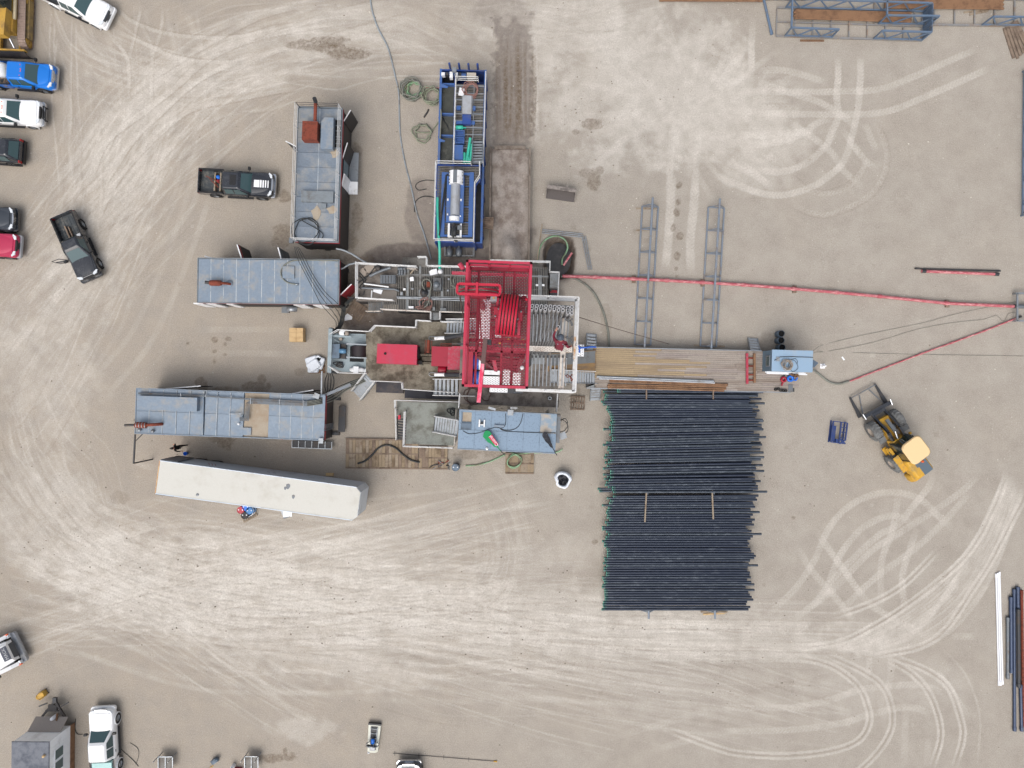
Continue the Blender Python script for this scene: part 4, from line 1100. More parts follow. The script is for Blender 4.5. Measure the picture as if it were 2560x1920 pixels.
g = MB(); grating(g, xg, ys + .03, xe, yn, MZ, 'y', .135, .06, cross=.9); t.p('grating', g, M_('grating_steel'), kind='stuff')
g = MB(); grating(g, LM(380, 900).x, ys + .03, xg - .03, LM(380, 845).y, MZ, 'y', .135, .06); t.p('grating', g, M_('grating_steel'), kind='stuff')
for d in (1098, 1325, 1735): a = LM(d, 600); t.p('tank_beam', MB().box(a.x - .09, ys, MZ - .02, a.x + .09, yn, MZ + .03), M_('deck_plate'))
for d in (350, 755): a = LM(1400, d); t.p('tank_beam', MB().box(xg, a.y - .06, MZ - .03, xe, a.y + .06, MZ + .022), M_('deck_plate'))
t.p('pipe_run', MB().tube([LM(900, 755, MZ + .1), LM(2150, 790, MZ + .1)], .05, 8).tube([LM(900, 775, MZ + .1), LM(2150, 825, MZ + .1)], .045, 8), M_('galv'))
railing(t, [LM(195, 145), LM(195, 800)], 1.1, 3, .035); railing(t, [LM(195, 160), LM(1290, 225)], 1.1, 3, .032); railing(t, [LM(195, 790), LM(860, 835)], 1.1, 3, .032)
railing(t, [LM(1490, 210), LM(2600, 235)], 1.05, 3, .03)
railing(t, [LM(640, 1000), LM(1530, 1045)], 1.05, 2, .035, 'dirty_rail'); railing(t, [LM(1730, 1045), LM(2170, 1060)], 1.05, 2, .03, 'dirty_rail')
stairs(t, LM(640, 930), LM(380, 935, .6), .9, 'steel_grey', 'dirty_rail', (0, 1), 8)
stairs(t, LM(1290, 150), LM(1000, 150, .8), 1.0, 'grating_steel', 'dirty_rail', (0, 1), 9)
a, b = LM(1290, 60), LM(1480, 205); lp = t.p('stair_landing', MB().box(a.x, b.y, MZ - .05, b.x, a.y, MZ + .002), M_('grating_steel'))
railing(t, [LM(1310, 50), LM(1470, 50), LM(1470, 205)], 1.05, 3, .03)
a, b = LM(1560, 1040), LM(1705, 1180); t.p('gangway', MB().box(a.x, b.y, MZ - .02, b.x, a.y, MZ + .03), M_('deck_plate'))
for s in (1545, 1715): railing(t, [LM(s, 1045), LM(s, 1185)], 1.0, 3, .03)
# things bolted or lying on the plate deck
mb = MB(); lb(t, mb, ZM, (595, 350, 872, 505), MZ, MZ + .45); bx = t.p('control_box', mb, mat('box_grey', (98, 104, 110), .5, .2, .1, (80, 76, 72), .3))
for k in range(5): a = LM(640 + k * 52, 430, MZ + .46); t.p('lid_rib', MB().box(a.x - .02, a.y - .28, MZ + .45, a.x + .02, a.y + .28, MZ + .48), M_('steel_dark'), bx)
a = LM(545, 215, MZ + .5); t.p('round_valve', MB().lathe([(0, .55), (.12, .55), (.2, .5), (.22, 0)], (a.x, a.y, MZ), 16), M_('steel_dark'))
t.p('suction_pipe', MB().tube([LM(400, 370, MZ + .3), LM(520, 310, MZ + .3), LM(640, 260, MZ + .3), LM(785, 215, MZ + .35)], .12, 12), M_('steel_grey'))
t.p('white_pipe', MB().tube([LM(295, 510, MZ + .25), LM(750, 570, MZ + .25)], .06, 10), M_('white_paint'))
t.p('grey_pipe', MB().tube([LM(250, 590, MZ + .2), LM(850, 610, MZ + .2), LM(940, 645, MZ + .1)], .08, 10), M_('steel_grey'))
t.p('white_pipe', MB().tube([LM(440, 635, MZ + .2), LM(430, 770, MZ + .2)], .05, 8), M_('white_paint'))
for i, q in enumerate(([(210, 300), (280, 380), (330, 440), (250, 520), (200, 590)], [(500, 200), (400, 330), (300, 420), (180, 500)], [(180, 360), (260, 420), (290, 560), (220, 600)], [(300, 640), (280, 720), (210, 740)])):
    t.p('cable', MB().tube([Vector(v) for v in cr([tuple(LM(*d, MZ + .12 + .04 * i)) for d in q], .2)], .045, 6), M_('hose_black'))
for q in ((405, 235, .55, .35), (285, 300, .3, .4)):
    a = LM(q[0], q[1], MZ); t.p('sack', MB().prism([(a.x + math.cos(k) * q[2], a.y + math.sin(k) * q[3]) for k in np.linspace(0, 5.5, 8)], MZ, MZ + .1, .15), mat('sack_grey', (150, 140, 130), .9))
def paper(t, a, w, h, rot, z):
    cs, sn = math.cos(rot), math.sin(rot)
    return t.p('paper_sheet', MB().prism([(a.x + (u * w) * cs - (v * h) * sn, a.y + (u * w) * sn + (v * h) * cs) for u, v in ((-.5, -.4), (.45, -.5), (.5, .45), (-.2, .5), (-.52, .3))], z, z + .03), M_('paper'))
paper(t, LM(555, 650), .72, .36, -.25, MZ + .1); paper(t, LM(1578, 300), .62, .45, .3, MZ + .05); paper(t, LM(1185, 435), .3, .34, .2, MZ + .25)
for q in ((1575, 400, 1715, 630, .75, 'box_grey'), (1450, 475, 1510, 570, .35, 'rust'), (1115, 925, 1205, 965, .3, 'paper'), (1300, 620, 1525, 750, .18, 'deck_plate'), (1560, 940, 1600, 1005, .4, 'deck_plate'), (1700, 960, 1805, 1010, .3, 'deck_plate'), (1015, 595, 1060, 630, .3, 'white_paint'), (960, 660, 1005, 720, .3, 'galv'), (1170, 590, 1205, 620, .2, 'galv'), (1820, 620, 1860, 650, .2, 'galv'), (1840, 410, 1870, 440, .2, 'galv')):
    mb = MB(); lb(t, mb, ZM, q[:4], MZ + .03, MZ + .03 + q[4]); t.p('deck_fitting', mb, M_(q[5]))
a = LM(1630, 530, MZ + .8); t.p('mixer_motor', MB().lathe([(0, 1.0), (.2, .98), (.26, .8), (.26, .1)], (a.x, a.y, MZ), 16), M_('steel_grey'))
a = LM(1400, 680, MZ + .3); t.p('agitator', MB().lathe([(0, .5), (.14, .5), (.18, .2), (.32, .18), (.32, 0)], (a.x, a.y, MZ + .2), 16), M_('steel_dark'))
for d in (945, 990, 1045): a = LM(d, 260, MZ + .4); t.p('valve', MB().tube([(a.x, a.y - .35, MZ + .2), (a.x, a.y + .3, MZ + .25)], .1, 10).lathe([(0, .5), (.12, .48), (.12, .2)], (a.x, a.y + .1, MZ + .1), 10), M_('steel_grey'))
t.p('stand_hose', MB().tube([Vector(v) for v in cr([tuple(LM(*d, MZ + .45)) for d in ((1420, 630), (1380, 560), (1372, 480), (1430, 425), (1500, 445), (1535, 520), (1520, 640), (1495, 800), (1460, 900), (1400, 950))], .15)], .05, 6), M_('hose_grey'))
t.p('hose_coil', coil(LM(1440, 870, MZ + .1), .42, 4, .03, 'x', .1, 9, zc=MZ + .03), M_('hose_pink'))
t.p('hose_coil', coil(LM(2080, 490, MZ + .1), .62, 4, .03, 'x', .15, 12, zc=MZ + .03), M_('hose_grey'))
t.p('hose_pile', coil(LM(1370, 965, MZ + .1), .5, 3, .035, 'x', .1, 2, sq=.25, zc=MZ + .03), M_('hose_pink'))
t.p('board', MB().bar(LM(1150, 330, MZ + .06), LM(1225, 235, MZ + .06), .1, .05), M_('wood'))
# eastern end beyond the crown: grating bay and wash box
a, b = t.l(ZR(90, 80, MZ)), t.l(ZR(290, 470, MZ))
railing(t, [t.l(ZR(-380, 70, MZ)), t.l(ZR(295, 85, MZ)), t.l(ZR(290, 190, MZ))], 1.05, 3, .03)
mb = MB(); lb(t, mb, ZR, (300, 200, 395, 365), .3, 2.1); wb = t.p('wash_box', mb, M_('deck_plate'))
mb = MB(); lb(t, mb, ZR, (300, 372, 388, 478), .3, 1.3); t.p('wash_box', mb, M_('steel_dark'))
t.p('box_rung', MB().bar(t.l(ZR(300, 415, 1.35)), t.l(ZR(388, 418, 1.35)), .07).bar(t.l(ZR(320, 400, 1.34)), t.l(ZR(380, 405, 1.34)), .09), M_('wall_red'))
railing(t, [t.l(ZR(300, 195, 2.1)), t.l(ZR(400, 200, 2.1)), t.l(ZR(385, 470, 2.1))], .7, 2, .035)
for q in (150, 222): mb = MB(); lb(t, mb, ZR, (q - 14, 324, q + 14, 346), MZ, MZ + .12); t.p('lifting_eye', mb, M_('white_paint'))
t.p('grating_strip', MB().bar(t.l(ZR(183, 220, MZ + .05)), t.l(ZR(185, 470, MZ + .05)), .3, .03), M_('deck_plate'))

# ================================================================ the drilling rig: carrier deck, floor, mast, crown
ZK = zone(1130, 640, 9.216); ZL = zone(1130, 810, 7.9); ZW = zone(820, 800, 6.32); Z9 = zone(800, 920, 3.3515); ZD = zone(1080, 1000, 6.506)
rig = T('drilling_rig', 'red truck-mounted drilling rig with tall mast, crown platform and grey carrier deck', 'drilling rig', (P(1240, 805, 36).x, P(1240, 805, 36).y, 0), -.035)
t = rig
def LK(a, b, z): return t.l(ZK(a, b, z))
def LL(a, b, z): return t.l(ZL(a, b, z))
def LW(a, b, z): return t.l(ZW(a, b, z))
def LR(a, b, z): return t.l(ZR(a, b, z))
mat('sky_grey', (142, 156, 162), .5, .1, .08, (120, 126, 126), .25, 1.2)
mat('reel_black', (40, 32, 36), .55, .1, .2)
DZ = 2.3
# --- carrier deck
pts = [LW(600, 200, DZ), LW(690, 190, DZ), LW(775, 100, DZ), LW(1405, 130, DZ), LW(1420, 20, DZ), LW(2300, 45, DZ), LW(2300, 1160, DZ), LW(1205, 1090, DZ), LW(1190, 985, DZ), LW(700, 960, DZ), LW(600, 850, DZ)]
dk = t.p('carrier_deck', MB().prism([(p.x, p.y) for p in pts], DZ - .18, DZ), M_('deck_mud'))
t.p('carrier_frame', MB().box(LW(100, 0, 1).x, LW(0, 640, 1).y, .7, LW(2300, 0, 1).x, LW(0, 400, 1).y, 1.2), M_('steel_dark'))
for k in range(5):
    xx = LW(300 + k * 330, 500, .6).x
    for s in (-1, 1): wheel(t, xx, LW(0, 520, .6).y + s * 1.15, .55, .42, out=s, nm='carrier_wheel')
for q in ([(690, 190), (775, 100)], [(775, 100), (1405, 130)], [(1410, 125), (1415, 20)], [(1420, 18), (1640, 32)], [(1800, 40), (2200, 50)], [(700, 962), (1190, 982)], [(1192, 985), (1203, 1088)], [(1205, 1090), (2090, 1150)]):
    railing(t, [LW(*q[0], DZ), LW(*q[1], DZ)], 1.05, 3, .032)
# --- reel skid at the tail
SZ = 1.7
a, b = LW(70, 205, SZ), LW(608, 830, SZ)
sk = t.p('reel_deck', MB().prism([(LW(130, 205, SZ).x, LW(130, 205, SZ).y), (b.x, a.y), (b.x, b.y), (LW(200, 840, SZ).x, b.y), (LW(65, 740, SZ).x, LW(65, 740, SZ).y), (LW(75, 240, SZ).x, LW(75, 240, SZ).y)], .9, SZ), M_('sky_grey'))
t.p('tail_beam', MB().bar(LW(45, 140, 2.3), LW(22, 830, 2.3), .3, .25), M_('sky_grey'))
for d in (140, 820): p = LW(35, d, 2.2); t.p('jack_leg', MB().tube([(p.x, p.y, 0), (p.x, p.y, 2.2)], .12, 12), M_('steel_grey'))
t.p('cross_tube', MB().bar(LW(75, 250, 2.1), LW(375, 270, 2.1), .14), M_('sky_grey')); t.p('brace', MB().bar(LW(80, 300, 2.0), LW(180, 350, 2.0), .08), M_('sky_grey'))
railing(t, [LW(80, 235, SZ), LW(200, 165, SZ), LW(700, 195, SZ)], 1.0, 2, .03); railing(t, [LW(65, 735, SZ), LW(200, 835, SZ), LW(650, 850, SZ)], 1.0, 3, .03)
a, b = LW(370, 400, 2.5), LW(590, 590, 2.5)
rl = t.p('cable_reel', MB().lathe([(.1, b.y)] + [(.62 + (.015 if k % 2 else 0), b.y + (a.y - b.y) * k / 24) for k in range(25)] + [(.1, a.y)], ((a.x + b.x) / 2, 0, 2.0), 24, 'y'), M_('reel_black'))
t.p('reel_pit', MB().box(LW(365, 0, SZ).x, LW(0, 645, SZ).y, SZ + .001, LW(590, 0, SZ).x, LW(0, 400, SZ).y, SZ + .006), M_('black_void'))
for d in (386, 596): t.p('reel_frame', MB().bar(LW(290, d - 8, 2.65), LW(612, d + 6, 2.65), .09, .12), M_('galv'), rl)
mb = MB(); lb(t, mb, ZW, (62, 372, 275, 615), SZ, SZ + .35); t.p('winch_base', mb, M_('steel_dark'))
mb = MB()
for k in range(6): lb(t, mb, ZW, (70 + k * 19, 380, 82 + k * 19, 605), SZ + .36, SZ + .75)
t.p('radiator_fins', mb, M_('roof_dark'))
a = LW(225, 490, SZ + .8); t.p('winch_motor', MB().lathe([(.05, -.28), (.17, -.26), (.2, 0), (.17, .26), (.05, .28)], (a.x, a.y, SZ + .65), 16, 'x'), mat('motor_blue', (86, 128, 160), .4, .1, .1))
for q in ((225, 205, .28, 'white_paint'), (285, 215, .22, 'sack_grey'), (200, 295, .14, 'sack_grey'), (600, 805, .2, 'white_paint')):
    a = LW(q[0], q[1], SZ + .4); t.p('bucket', MB().lathe([(0, .42), (q[2] * .8, .42), (q[2], .36), (q[2] * .85, 0)], (a.x, a.y, SZ), 14), M_(q[3]))
a, b = LW(318, 740, SZ + .7), LW(560, 828, SZ + .7); yy = (a.y + b.y) / 2; r_ = abs(a.y - b.y) / 2
tk = t.p('white_tank', MB().lathe([(0, a.x), (r_ * .7, a.x + .05), (r_, a.x + .2), (r_, b.x - .2), (r_ * .7, b.x - .05), (0, b.x)], (0, yy, SZ + r_), 18, 'x'), M_('white_paint'))
t.p('tank_cap', MB().box(a.x + .35, yy - .25, SZ + 2 * r_ - .03, b.x - .45, yy + .25, SZ + 2 * r_ + .05), M_('white_paint'), tk)
a = LW(185, 700, SZ); t.p('loose_chain', coil(a, .3, 3, .04, 'x', .1, 4, sq=.5, zc=SZ), M_('steel_dark'))
# --- engine hood and pump housing
mb = MB(); lb(t, mb, ZW, (778, 372, 1398, 705), DZ, 3.75); eh = t.p('engine_hood', mb, M_('rig_red_faded'))
a = LW(905, 530, 3.76); t.p('hood_vent', MB().lathe([(0, 3.77), (.1, 3.8), (.1, 3.74)], (a.x, a.y, 0), 14), M_('black_void'), eh)
for d in (1090, 1160): a = LW(d, 360, 3.5); t.p('hood_latch', MB().tube([(a.x - .1, a.y, 3.4), (a.x - .1, a.y + .12, 3.4), (a.x + .25, a.y + .12, 3.4), (a.x + .25, a.y, 3.4)], .02, 6), M_('steel_dark'), eh)
t.p('fan', MB().lathe([(.05, -.1), (.45, -.12), (.5, 0), (.45, .1), (.08, .15)], (LW(1445, 0, 3).x, LW(0, 470, 3).y, 3.0), 18, 'x'), M_('black_void'))
mb = MB(); lb(t, mb, ZW, (1410, 640, 1485, 700), DZ, 3.2); t.p('air_filter', mb, M_('black_void'))
for q in ((1450, 535, 1645, 575), (1485, 580, 1640, 650), (1460, 660, 1640, 700)): mb = MB(); lb(t, mb, ZW, q, DZ, 2.9); t.p('drive_frame', mb, M_('deck_mud'))
a = LW(1585, 420, 3.0); t.p('accumulator', MB().tube([(a.x, a.y - .5, 3.0), (a.x, a.y + .5, 3.0)], .14, 12).bar((a.x - .25, a.y - .6, 2.9), (a.x - .25, a.y + .5, 2.9), .05).bar((a.x + .25, a.y - .6, 2.9), (a.x + .25, a.y + .5, 2.9), .05), M_('rust'))
mb = MB(); lb(t, mb, ZW, (1642, 415, 1898, 735), DZ, 3.75); t.p('transmission_cover', mb, M_('rig_red'))
mb = MB(); lb(t, mb, ZW, (1900, 425, 2300, 795), DZ, 3.76); t.p('worn_cover', mb, M_('rig_red_worn'))
a = LW(1810, 790, 3.0); t.p('side_drum', MB().lathe([(.05, -.35), (.3, -.35), (.33, -.2), (.33, .2), (.3, .3), (.05, .3)], (a.x, a.y, 2.9), 16, 'x'), M_('rig_red'))
mb = MB()
for d in (375, 410): mb.bar(LW(1785, d, 3.6), LW(2300, d + 10, 3.6), .06)
t.p('guard_rail', mb.bar(LW(1785, 375, 3.6), LW(1785, 410, 3.6), .06), M_('rust'))
for (y0, y1) in ((292, 225), (862, 885)):
    r1 = t.p('raising_ram', MB().tube([LW(1690, y0, 3.2), LW(1860, y0 - (10 if y0 < 500 else -2), 3.5)], .14, 14), M_('white_paint'))
    t.p('ram_body', MB().tube([LW(1855, y0 - (10 if y0 < 500 else -2), 3.5), LW(2300, y1 - 20, 5.0)], .17, 14), M_('steel_dark'), r1)
    t.p('ram_loop', MB().tube([Vector(v) for v in cr([tuple(LW(*d, DZ + .1)) for d in ((1700, y0 + 28), (1610, y0 + 20), (1600, y0 - 25), (1700, y0 - 30))], .15)], .03, 6), M_('galv'), r1)
stairs(t, LW(2330, 110, 4.4), LW(1870, 110, DZ), 1.1, 'galv', 'white_rail', (1, 1), 9)
stairs(t, LW(2330, 1070, 4.4), LW(1675, 1060, DZ), 1.25, 'galv', 'white_rail', (1, 1), 10)
# --- low dark containment trays along the carrier
ct = MB(); lb(t, ct, ZW, (762, 975, 1190, 1160), .02, .35); t.p('containment_tray', ct, mat('tray_dark', (42, 40, 50), .35, .1, .15, (84, 76, 72), .3, 1.2))
ct = MB(); lb(t, ct, ZW, (1215, 1095, 2095, 1262), .02, .3); t.p('containment_tray', ct, mat('tray_blue', (20, 22, 40), .3, .1, .2, (52, 50, 60), .3, 1.0))
# --- rig floor on its substructure
FZ = 4.5
fa, fb = t.l(P(1152, 838, FZ)), t.l(P(1374, 1018, FZ)); fc = t.l(P(1398, 985, FZ))
fl = t.p('rig_floor', MB().prism([(fa.x, fb.y), (fc.x, fb.y), (fc.x, fc.y), (fb.x, fc.y), (fb.x, fa.y), (fa.x, fa.y)], FZ - .2, FZ), M_('concrete_floor'))
mb = MB()
for xx in (fa.x + .15, (fa.x + fb.x) / 2, fb.x - .15):
    for yy in (fa.y - .15, fb.y + .15): mb.box(xx - .13, yy - .13, 0, xx + .13, yy + .13, FZ - .35)
for yy in (fa.y - .15, fb.y + .15): mb.box(fa.x, yy - .12, FZ - .34, fb.x, yy + .12, FZ - .202)
t.p('substructure', mb, M_('steel_dark'))
t.p('rotary_table', MB().lathe([(.2, FZ + .02), (.55, FZ + .06), (.7, FZ + .05), (.72, FZ)], (t.l((0, 1.9, 0)).x + .9, t.l((.5, 1.9, 0)).y, 0), 22), M_('steel_dark'))
t.p('floor_hose', coil(t.l(Z9(1270, 230, FZ)), .6, 2.5, .03, 'x', .15, 8, zc=FZ), mat('hose_brown', (74, 52, 48), .7))
t.p('floor_hose', coil(t.l(Z9(1385, 215, FZ)), .45, 1.6, .03, 'x', .15, 18, zc=FZ), M_('hose_brown'))
t.p('floor_tool', MB().tube([t.l(Z9(1615, 205, FZ + .1)), t.l(Z9(1700, 205, FZ + .1))], .09, 8), M_('steel_grey'))
a = t.l(Z9(1920, 252, FZ)); t.p('floor_pipe', MB().lathe([(.07, 0), (.14, 0), (.14, 1.0), (.08, 1.0), (.07, .9)], (a.x, a.y, FZ), 14), M_('galv'))
railing(t, [t.l(Z9(1985, 215, FZ)), t.l(Z9(1975, 360, FZ))], 1.05, 3, .035); railing(t, [t.l(Z9(1178, 215, FZ)), t.l(Z9(1170, 330, FZ))], 1.05, 2, .04)
# drawworks with blue drum guards, seen through the open half of the crown
for d in (750, 1080):
    a = LL(470, d, 5.6); dr = t.p('drawworks_drum', MB().lathe([(.1, a.x - .25), (.55, a.x - .24), (.58, a.x), (.55, a.x + .2)], (0, a.y, 5.1), 22, 'x'), mat('guard_blue', (24, 84, 176), .4, 0, .1, (60, 90, 140), .25, 3))
    t.p('drum_rim', MB().lathe([(.1, a.x + .22), (.57, a.x + .22), (.57, a.x + .42), (.1, a.x + .42)], (0, a.y, 5.1), 22, 'x'), M_('white_paint'), dr)
mb = MB(); lb(t, mb, ZL, (288, 512, 398, 1190), FZ, 5.9); t.p('drawworks_case', mb, M_('rig_red'))
for k in range(12): a, b = LL(672, 575 + k * 28, 5.2), LL(840, 575 + k * 28, 5.2); t.p('floor_slat', MB().box(a.x, a.y - .05, 5.1, b.x, a.y + .02, 5.16), M_('rig_red'))
mb = MB(); lb(t, mb, ZL, (640, 912, 980, 1010), FZ, 5.6); t.p('white_housing', mb, M_('white_paint'))
def perforated(t, a, b, z, nm, m='white_paint', pitch=.14, hole=.026, parent=None):
    """plate drilled with rows of holes (dark discs sunk into the plate)"""
    o = t.p(nm, MB().box(a.x, b.y, z - .04, b.x, a.y, z), M_(m), parent)
    mb = MB(); x = min(a.x, b.x) + pitch / 2; i = 0
    while x < max(a.x, b.x) - .03:
        y = min(a.y, b.y) + pitch / 2 + (pitch / 2 if i % 2 else 0)
        while y < max(a.y, b.y) - .03:
            mb.prism([(x + hole * math.cos(k * 1.047), y + hole * math.sin(k * 1.047)) for k in range(6)], z - .02, z + .003); y += pitch
        x += pitch * .86; i += 1
    t.p('drain_holes', mb, M_('steel_dark'), o, kind='stuff')
    return o
perforated(t, LL(620, 1030, 5.4), LL(975, 1215, 5.4), 5.4, 'white_tread_plate'); perforated(t, LL(745, 1262, 12), LL(1095, 1355, 12), 12, 'lower_tread_plate', pitch=.13, hole=.026)
t.p('plate_bracket', MB().box(LL(745, 1300, 12).x, LL(0, 1300, 12).y - .1, 11.9, LL(745, 1300, 12).x + 1.6, LL(0, 1200, 12).y, 11.95), M_('steel_dark'))
# --- mast: four legs, horizontals, diagonals
mxy = [(-.75, -.95), (.75, -.95), (.75, .95), (-.75, .95)]
lm = lambda i, z: Vector((mxy[i][0] + .12, mxy[i][1], z))
mat('mast_red_shaded', (112, 12, 34), .55, 0, .1, (70, 14, 26), .3, 1.5)  # red darkened in its colour to stand for shade below the crown
for i in range(4): t.p('mast_leg', MB().bar(lm(i, FZ), lm(i, 34.4), .16), M_('mast_red_shaded'))
nb = 7
for i, j in ((0, 1), (2, 3), (3, 0)):
    for k in range(nb):
        z0, z1 = FZ + 30 * k / nb, FZ + 30 * (k + 1) / nb
        t.p('mast_brace', MB().bar(lm(i, z1), lm(j, z1), .09).bar(lm(i, z0) if k % 2 else lm(j, z0), lm(j, z1) if k % 2 else lm(i, z1), .05), M_('mast_red_shaded'))
for (y0, x0) in ((300, -40), (None, 0)):
    if y0: p, q, z_ = LK(0, 345, 17), LK(1740, 400, 17), 17
    else: p, q, z_ = LL(0, 425, 17), LL(1450, 470, 17), 17
    bm = t.p('mast_girder', MB().bar(p + Vector((0, -.12, 0)), q + Vector((0, -.12, 0)), .16, .3), M_('rig_red_worn'))
    t.p('girder_channel', MB().bar(p + Vector((0, .1, .1)), q + Vector((0, .1, .1)), .1, .2), M_('steel_dark'), bm)
t.p('air_horn', MB().tube([LK(170, 175, 17.4), LK(265, 300, 17.4)], .14, 12), M_('rig_red_faded'))
# --- traveling block and chains inside the mast
perforated(t, LK(625, 990, 31), LL(735, 375, 31), 31, 'mast_ladder_board', pitch=.2, hole=.03)
perforated(t, LL(1010, 905, 12), LL(1150, 1215, 12), 12, 'mast_step_plate'); perforated(t, LL(1205, 955, 12.1), LL(1345, 1220, 12.1), 12.1, 'mast_step_plate')
mb = MB(); lb(t, mb, ZL, (850, 150, 985, 250), 24, 24.6); t.p('travelling_block', mb, M_('white_paint'))
t.p('yellow_hoist', MB().tube([LL(920, 380, 26), LL(1000, 335, 26), LL(1060, 340, 26), LL(1140, 300, 26)], .06, 8), M_('yellow')); t.p('yellow_hoist', MB().tube([LL(1350, 360, 26), LL(1425, 330, 26)], .09, 8), M_('yellow'))
# --- crown platform
CZ = 34.6
TL_, TR_, BR_, BL_ = LK(360, 95, 36), LK(1820, 190, 36), LL(1478, 1255, 36), LL(212, 1215, 36)
x0, x1, y0, y1 = (TL_.x + BL_.x) / 2, (TR_.x + BR_.x) / 2, (BL_.y + BR_.y) / 2, (TL_.y + TR_.y) / 2
cr_ = t.p('crown_frame', MB().bar((x0, y0, CZ), (x0, y1, CZ), .1, .16).bar((x1, y0, CZ), (x1, y1, CZ), .1, .16).bar((x0, y0, CZ), (x1, y0, CZ), .1, .16).bar((x0, y1, CZ), (x1, y1, CZ), .1, .16), M_('rig_red'))
for a, b in (((x0, y0), (x0, y1)), ((x1, y0), (x1, y1)), ((x0, y0), (x1, y0)), ((x0, y1), (x1, y1))):
    mb = MB()
    for h_ in (1.4, .7): mb.bar((a[0], a[1], CZ + h_), (b[0], b[1], CZ + h_), .075, .075)
    mb.bar((a[0], a[1], CZ), (a[0], a[1], CZ + 1.44), .078).bar((b[0], b[1], CZ), (b[0], b[1], CZ + 1.44), .078)
    for k in (1, 2): mb.bar((a[0] + (b[0] - a[0]) * k / 3, a[1] + (b[1] - a[1]) * k / 3, CZ), (a[0] + (b[0] - a[0]) * k / 3, a[1] + (b[1] - a[1]) * k / 3, CZ + 1.39), .05)
    t.p('crown_rail', mb, M_('rig_red_faded'))
def xmesh(x0, y0, x1, y1, z, nm):
    mb = MB(); n = int((y1 - y0) / .052)
    for i in range(n + 1): mb.box(x0, y0 + i * .052 - .01, z - .01, x1, y0 + i * .052 + .01, z)
    m_ = int((x1 - x0) / .105)
    for i in range(n):
        for k in range(m_ + 1):
            xx = x0 + (k + (.5 if i % 2 else 0)) * .105
            if xx < x1: mb.box(xx - .012, y0 + i * .052 + .0102, z - .009, xx + .012, y0 + (i + 1) * .052 - .0102, z - .001)
    return t.p(nm, mb, mat('mesh_red', (132, 12, 42), .5, 0, .1), kind='stuff')
ysp = LL(0, 490, CZ).y; xw = LL(985, 900, CZ).x
xmesh(x0 + .06, ysp, x1 - .06, y1 - .06, CZ, 'expanded_mesh'); xmesh(xw, y0 + .06, x1 - .06, ysp - .06, CZ, 'expanded_mesh')
for q in ((ysp - .03, x0, x1), (LL(0, 300, CZ).y, x0, x1)): t.p('crown_beam', MB().bar((q[1], q[0], CZ - .1), (q[2], q[0], CZ - .1), .08, .14), M_('rig_red'))
for xx in (LL(1180, 700, CZ).x, xw - .03, LL(480, 400, CZ).x): t.p('crown_beam', MB().bar((xx, y0, CZ - .1), (xx, y1, CZ - .1), .07, .14), M_('rig_red'))
mat('rig_red_bright', (180, 16, 50), .4, 0, .06, (176, 34, 66), .2, 1)
# main sheave cluster
sc = (LK(1290, 1290, 35.9)); ca = -.09
for k in range(6):
    u = (k - 2.5) * .1; cx, cy = sc.x + u * math.cos(ca), sc.y + u * math.sin(ca)
    sh = t.p('sheave', MB().lathe([(.08, -.025), (.5, -.03), (.66, -.032), (.67, 0), (.66, .032), (.5, .03), (.08, .025)], (cx, cy, CZ + .45), 48, 'x', False, ang=ca), M_('rig_red_bright'))
    t.p('gap_shade', MB().lathe([(.4, -.015), (.63, -.015), (.645, 0), (.63, .015), (.4, .015)], (cx + .05, cy, CZ + .45), 48, 'x', False, ang=ca), M_('hose_black'), sh)  # black disc paints the shaded gap between neighbouring sheaves
for u in (-.36, .36):
    cx, cy = sc.x + u * math.cos(ca), sc.y + u * math.sin(ca)
    bk = t.p('bearing_block', MB().box(cx - .1, cy - .16, CZ + .02, cx + .1, cy + .16, CZ + .7), M_('rig_red'))
    t.p('bearing_beam', MB().bar((cx, cy - .62, CZ + .35), (cx, cy + .5, CZ + .35), .09, .22), M_('rig_red_faded'), bk)
    for s in (-1, 1): t.p('bolt', MB().lathe([(0, .06), (.035, .05), (.035, 0)], (cx + .05 * s, cy + s * .12, CZ + .7), 8), M_('galv'), bk)
t.p('cluster_guard', MB().bar((sc.x - .4, sc.y - .62, CZ + .3), (sc.x + .42, sc.y - .7, CZ + .3), .07), M_('rig_red'))
# fast-line sheave inside its round-cornered guard
c0, c1 = LK(95, 640, 36.6), LK(1100, 810, 36.6); fx, fy = (c0.x + c1.x) / 2, (c0.y + c1.y) / 2; hw, hh = abs(c1.x - c0.x) / 2, .155
fs_ = t.p('fast_line_sheave', MB().lathe([(.06, -.05), (.4, -.03), (.64, -.07), (.64, -.04), (.56, 0), (.64, .04), (.64, .07), (.4, .03), (.06, .05)], (fx, fy, CZ + .85), 32, 'y'), M_('rig_red'))
t.p('fast_line', MB().lathe([(.57, -.025), (.61, -.012), (.61, .012), (.57, .025)], (fx, fy, CZ + .85), 32, 'y'), M_('hose_grey'), fs_)
gp = [(-hw, -hh + .05), (-hw + .05, -hh), (hw - .05, -hh), (hw, -hh + .05), (hw, hh - .05), (hw - .05, hh), (-hw + .05, hh), (-hw, hh - .05)]
mb = MB()
for a, b in zip(gp, gp[1:] + gp[:1]): mb.bar((fx + a[0], fy + a[1], CZ + 1.55), (fx + b[0], fy + b[1], CZ + 1.55), .075, .08)
mat('rig_red_bright', (214, 22, 66), .4, 0, .06, (190, 40, 76), .2, 1)
t.p('sheave_guard', mb.bar((fx - .05, fy - hh - .05, CZ + 1.6), (fx - .05, fy + hh + .06, CZ + 1.6), .075, .06), M_('rig_red_bright'))
mb = MB(); lb(t, mb, ZK, (435, 870, 790, 945), CZ, CZ + .75); t.p('sheave_mount', mb, M_('rig_red'))
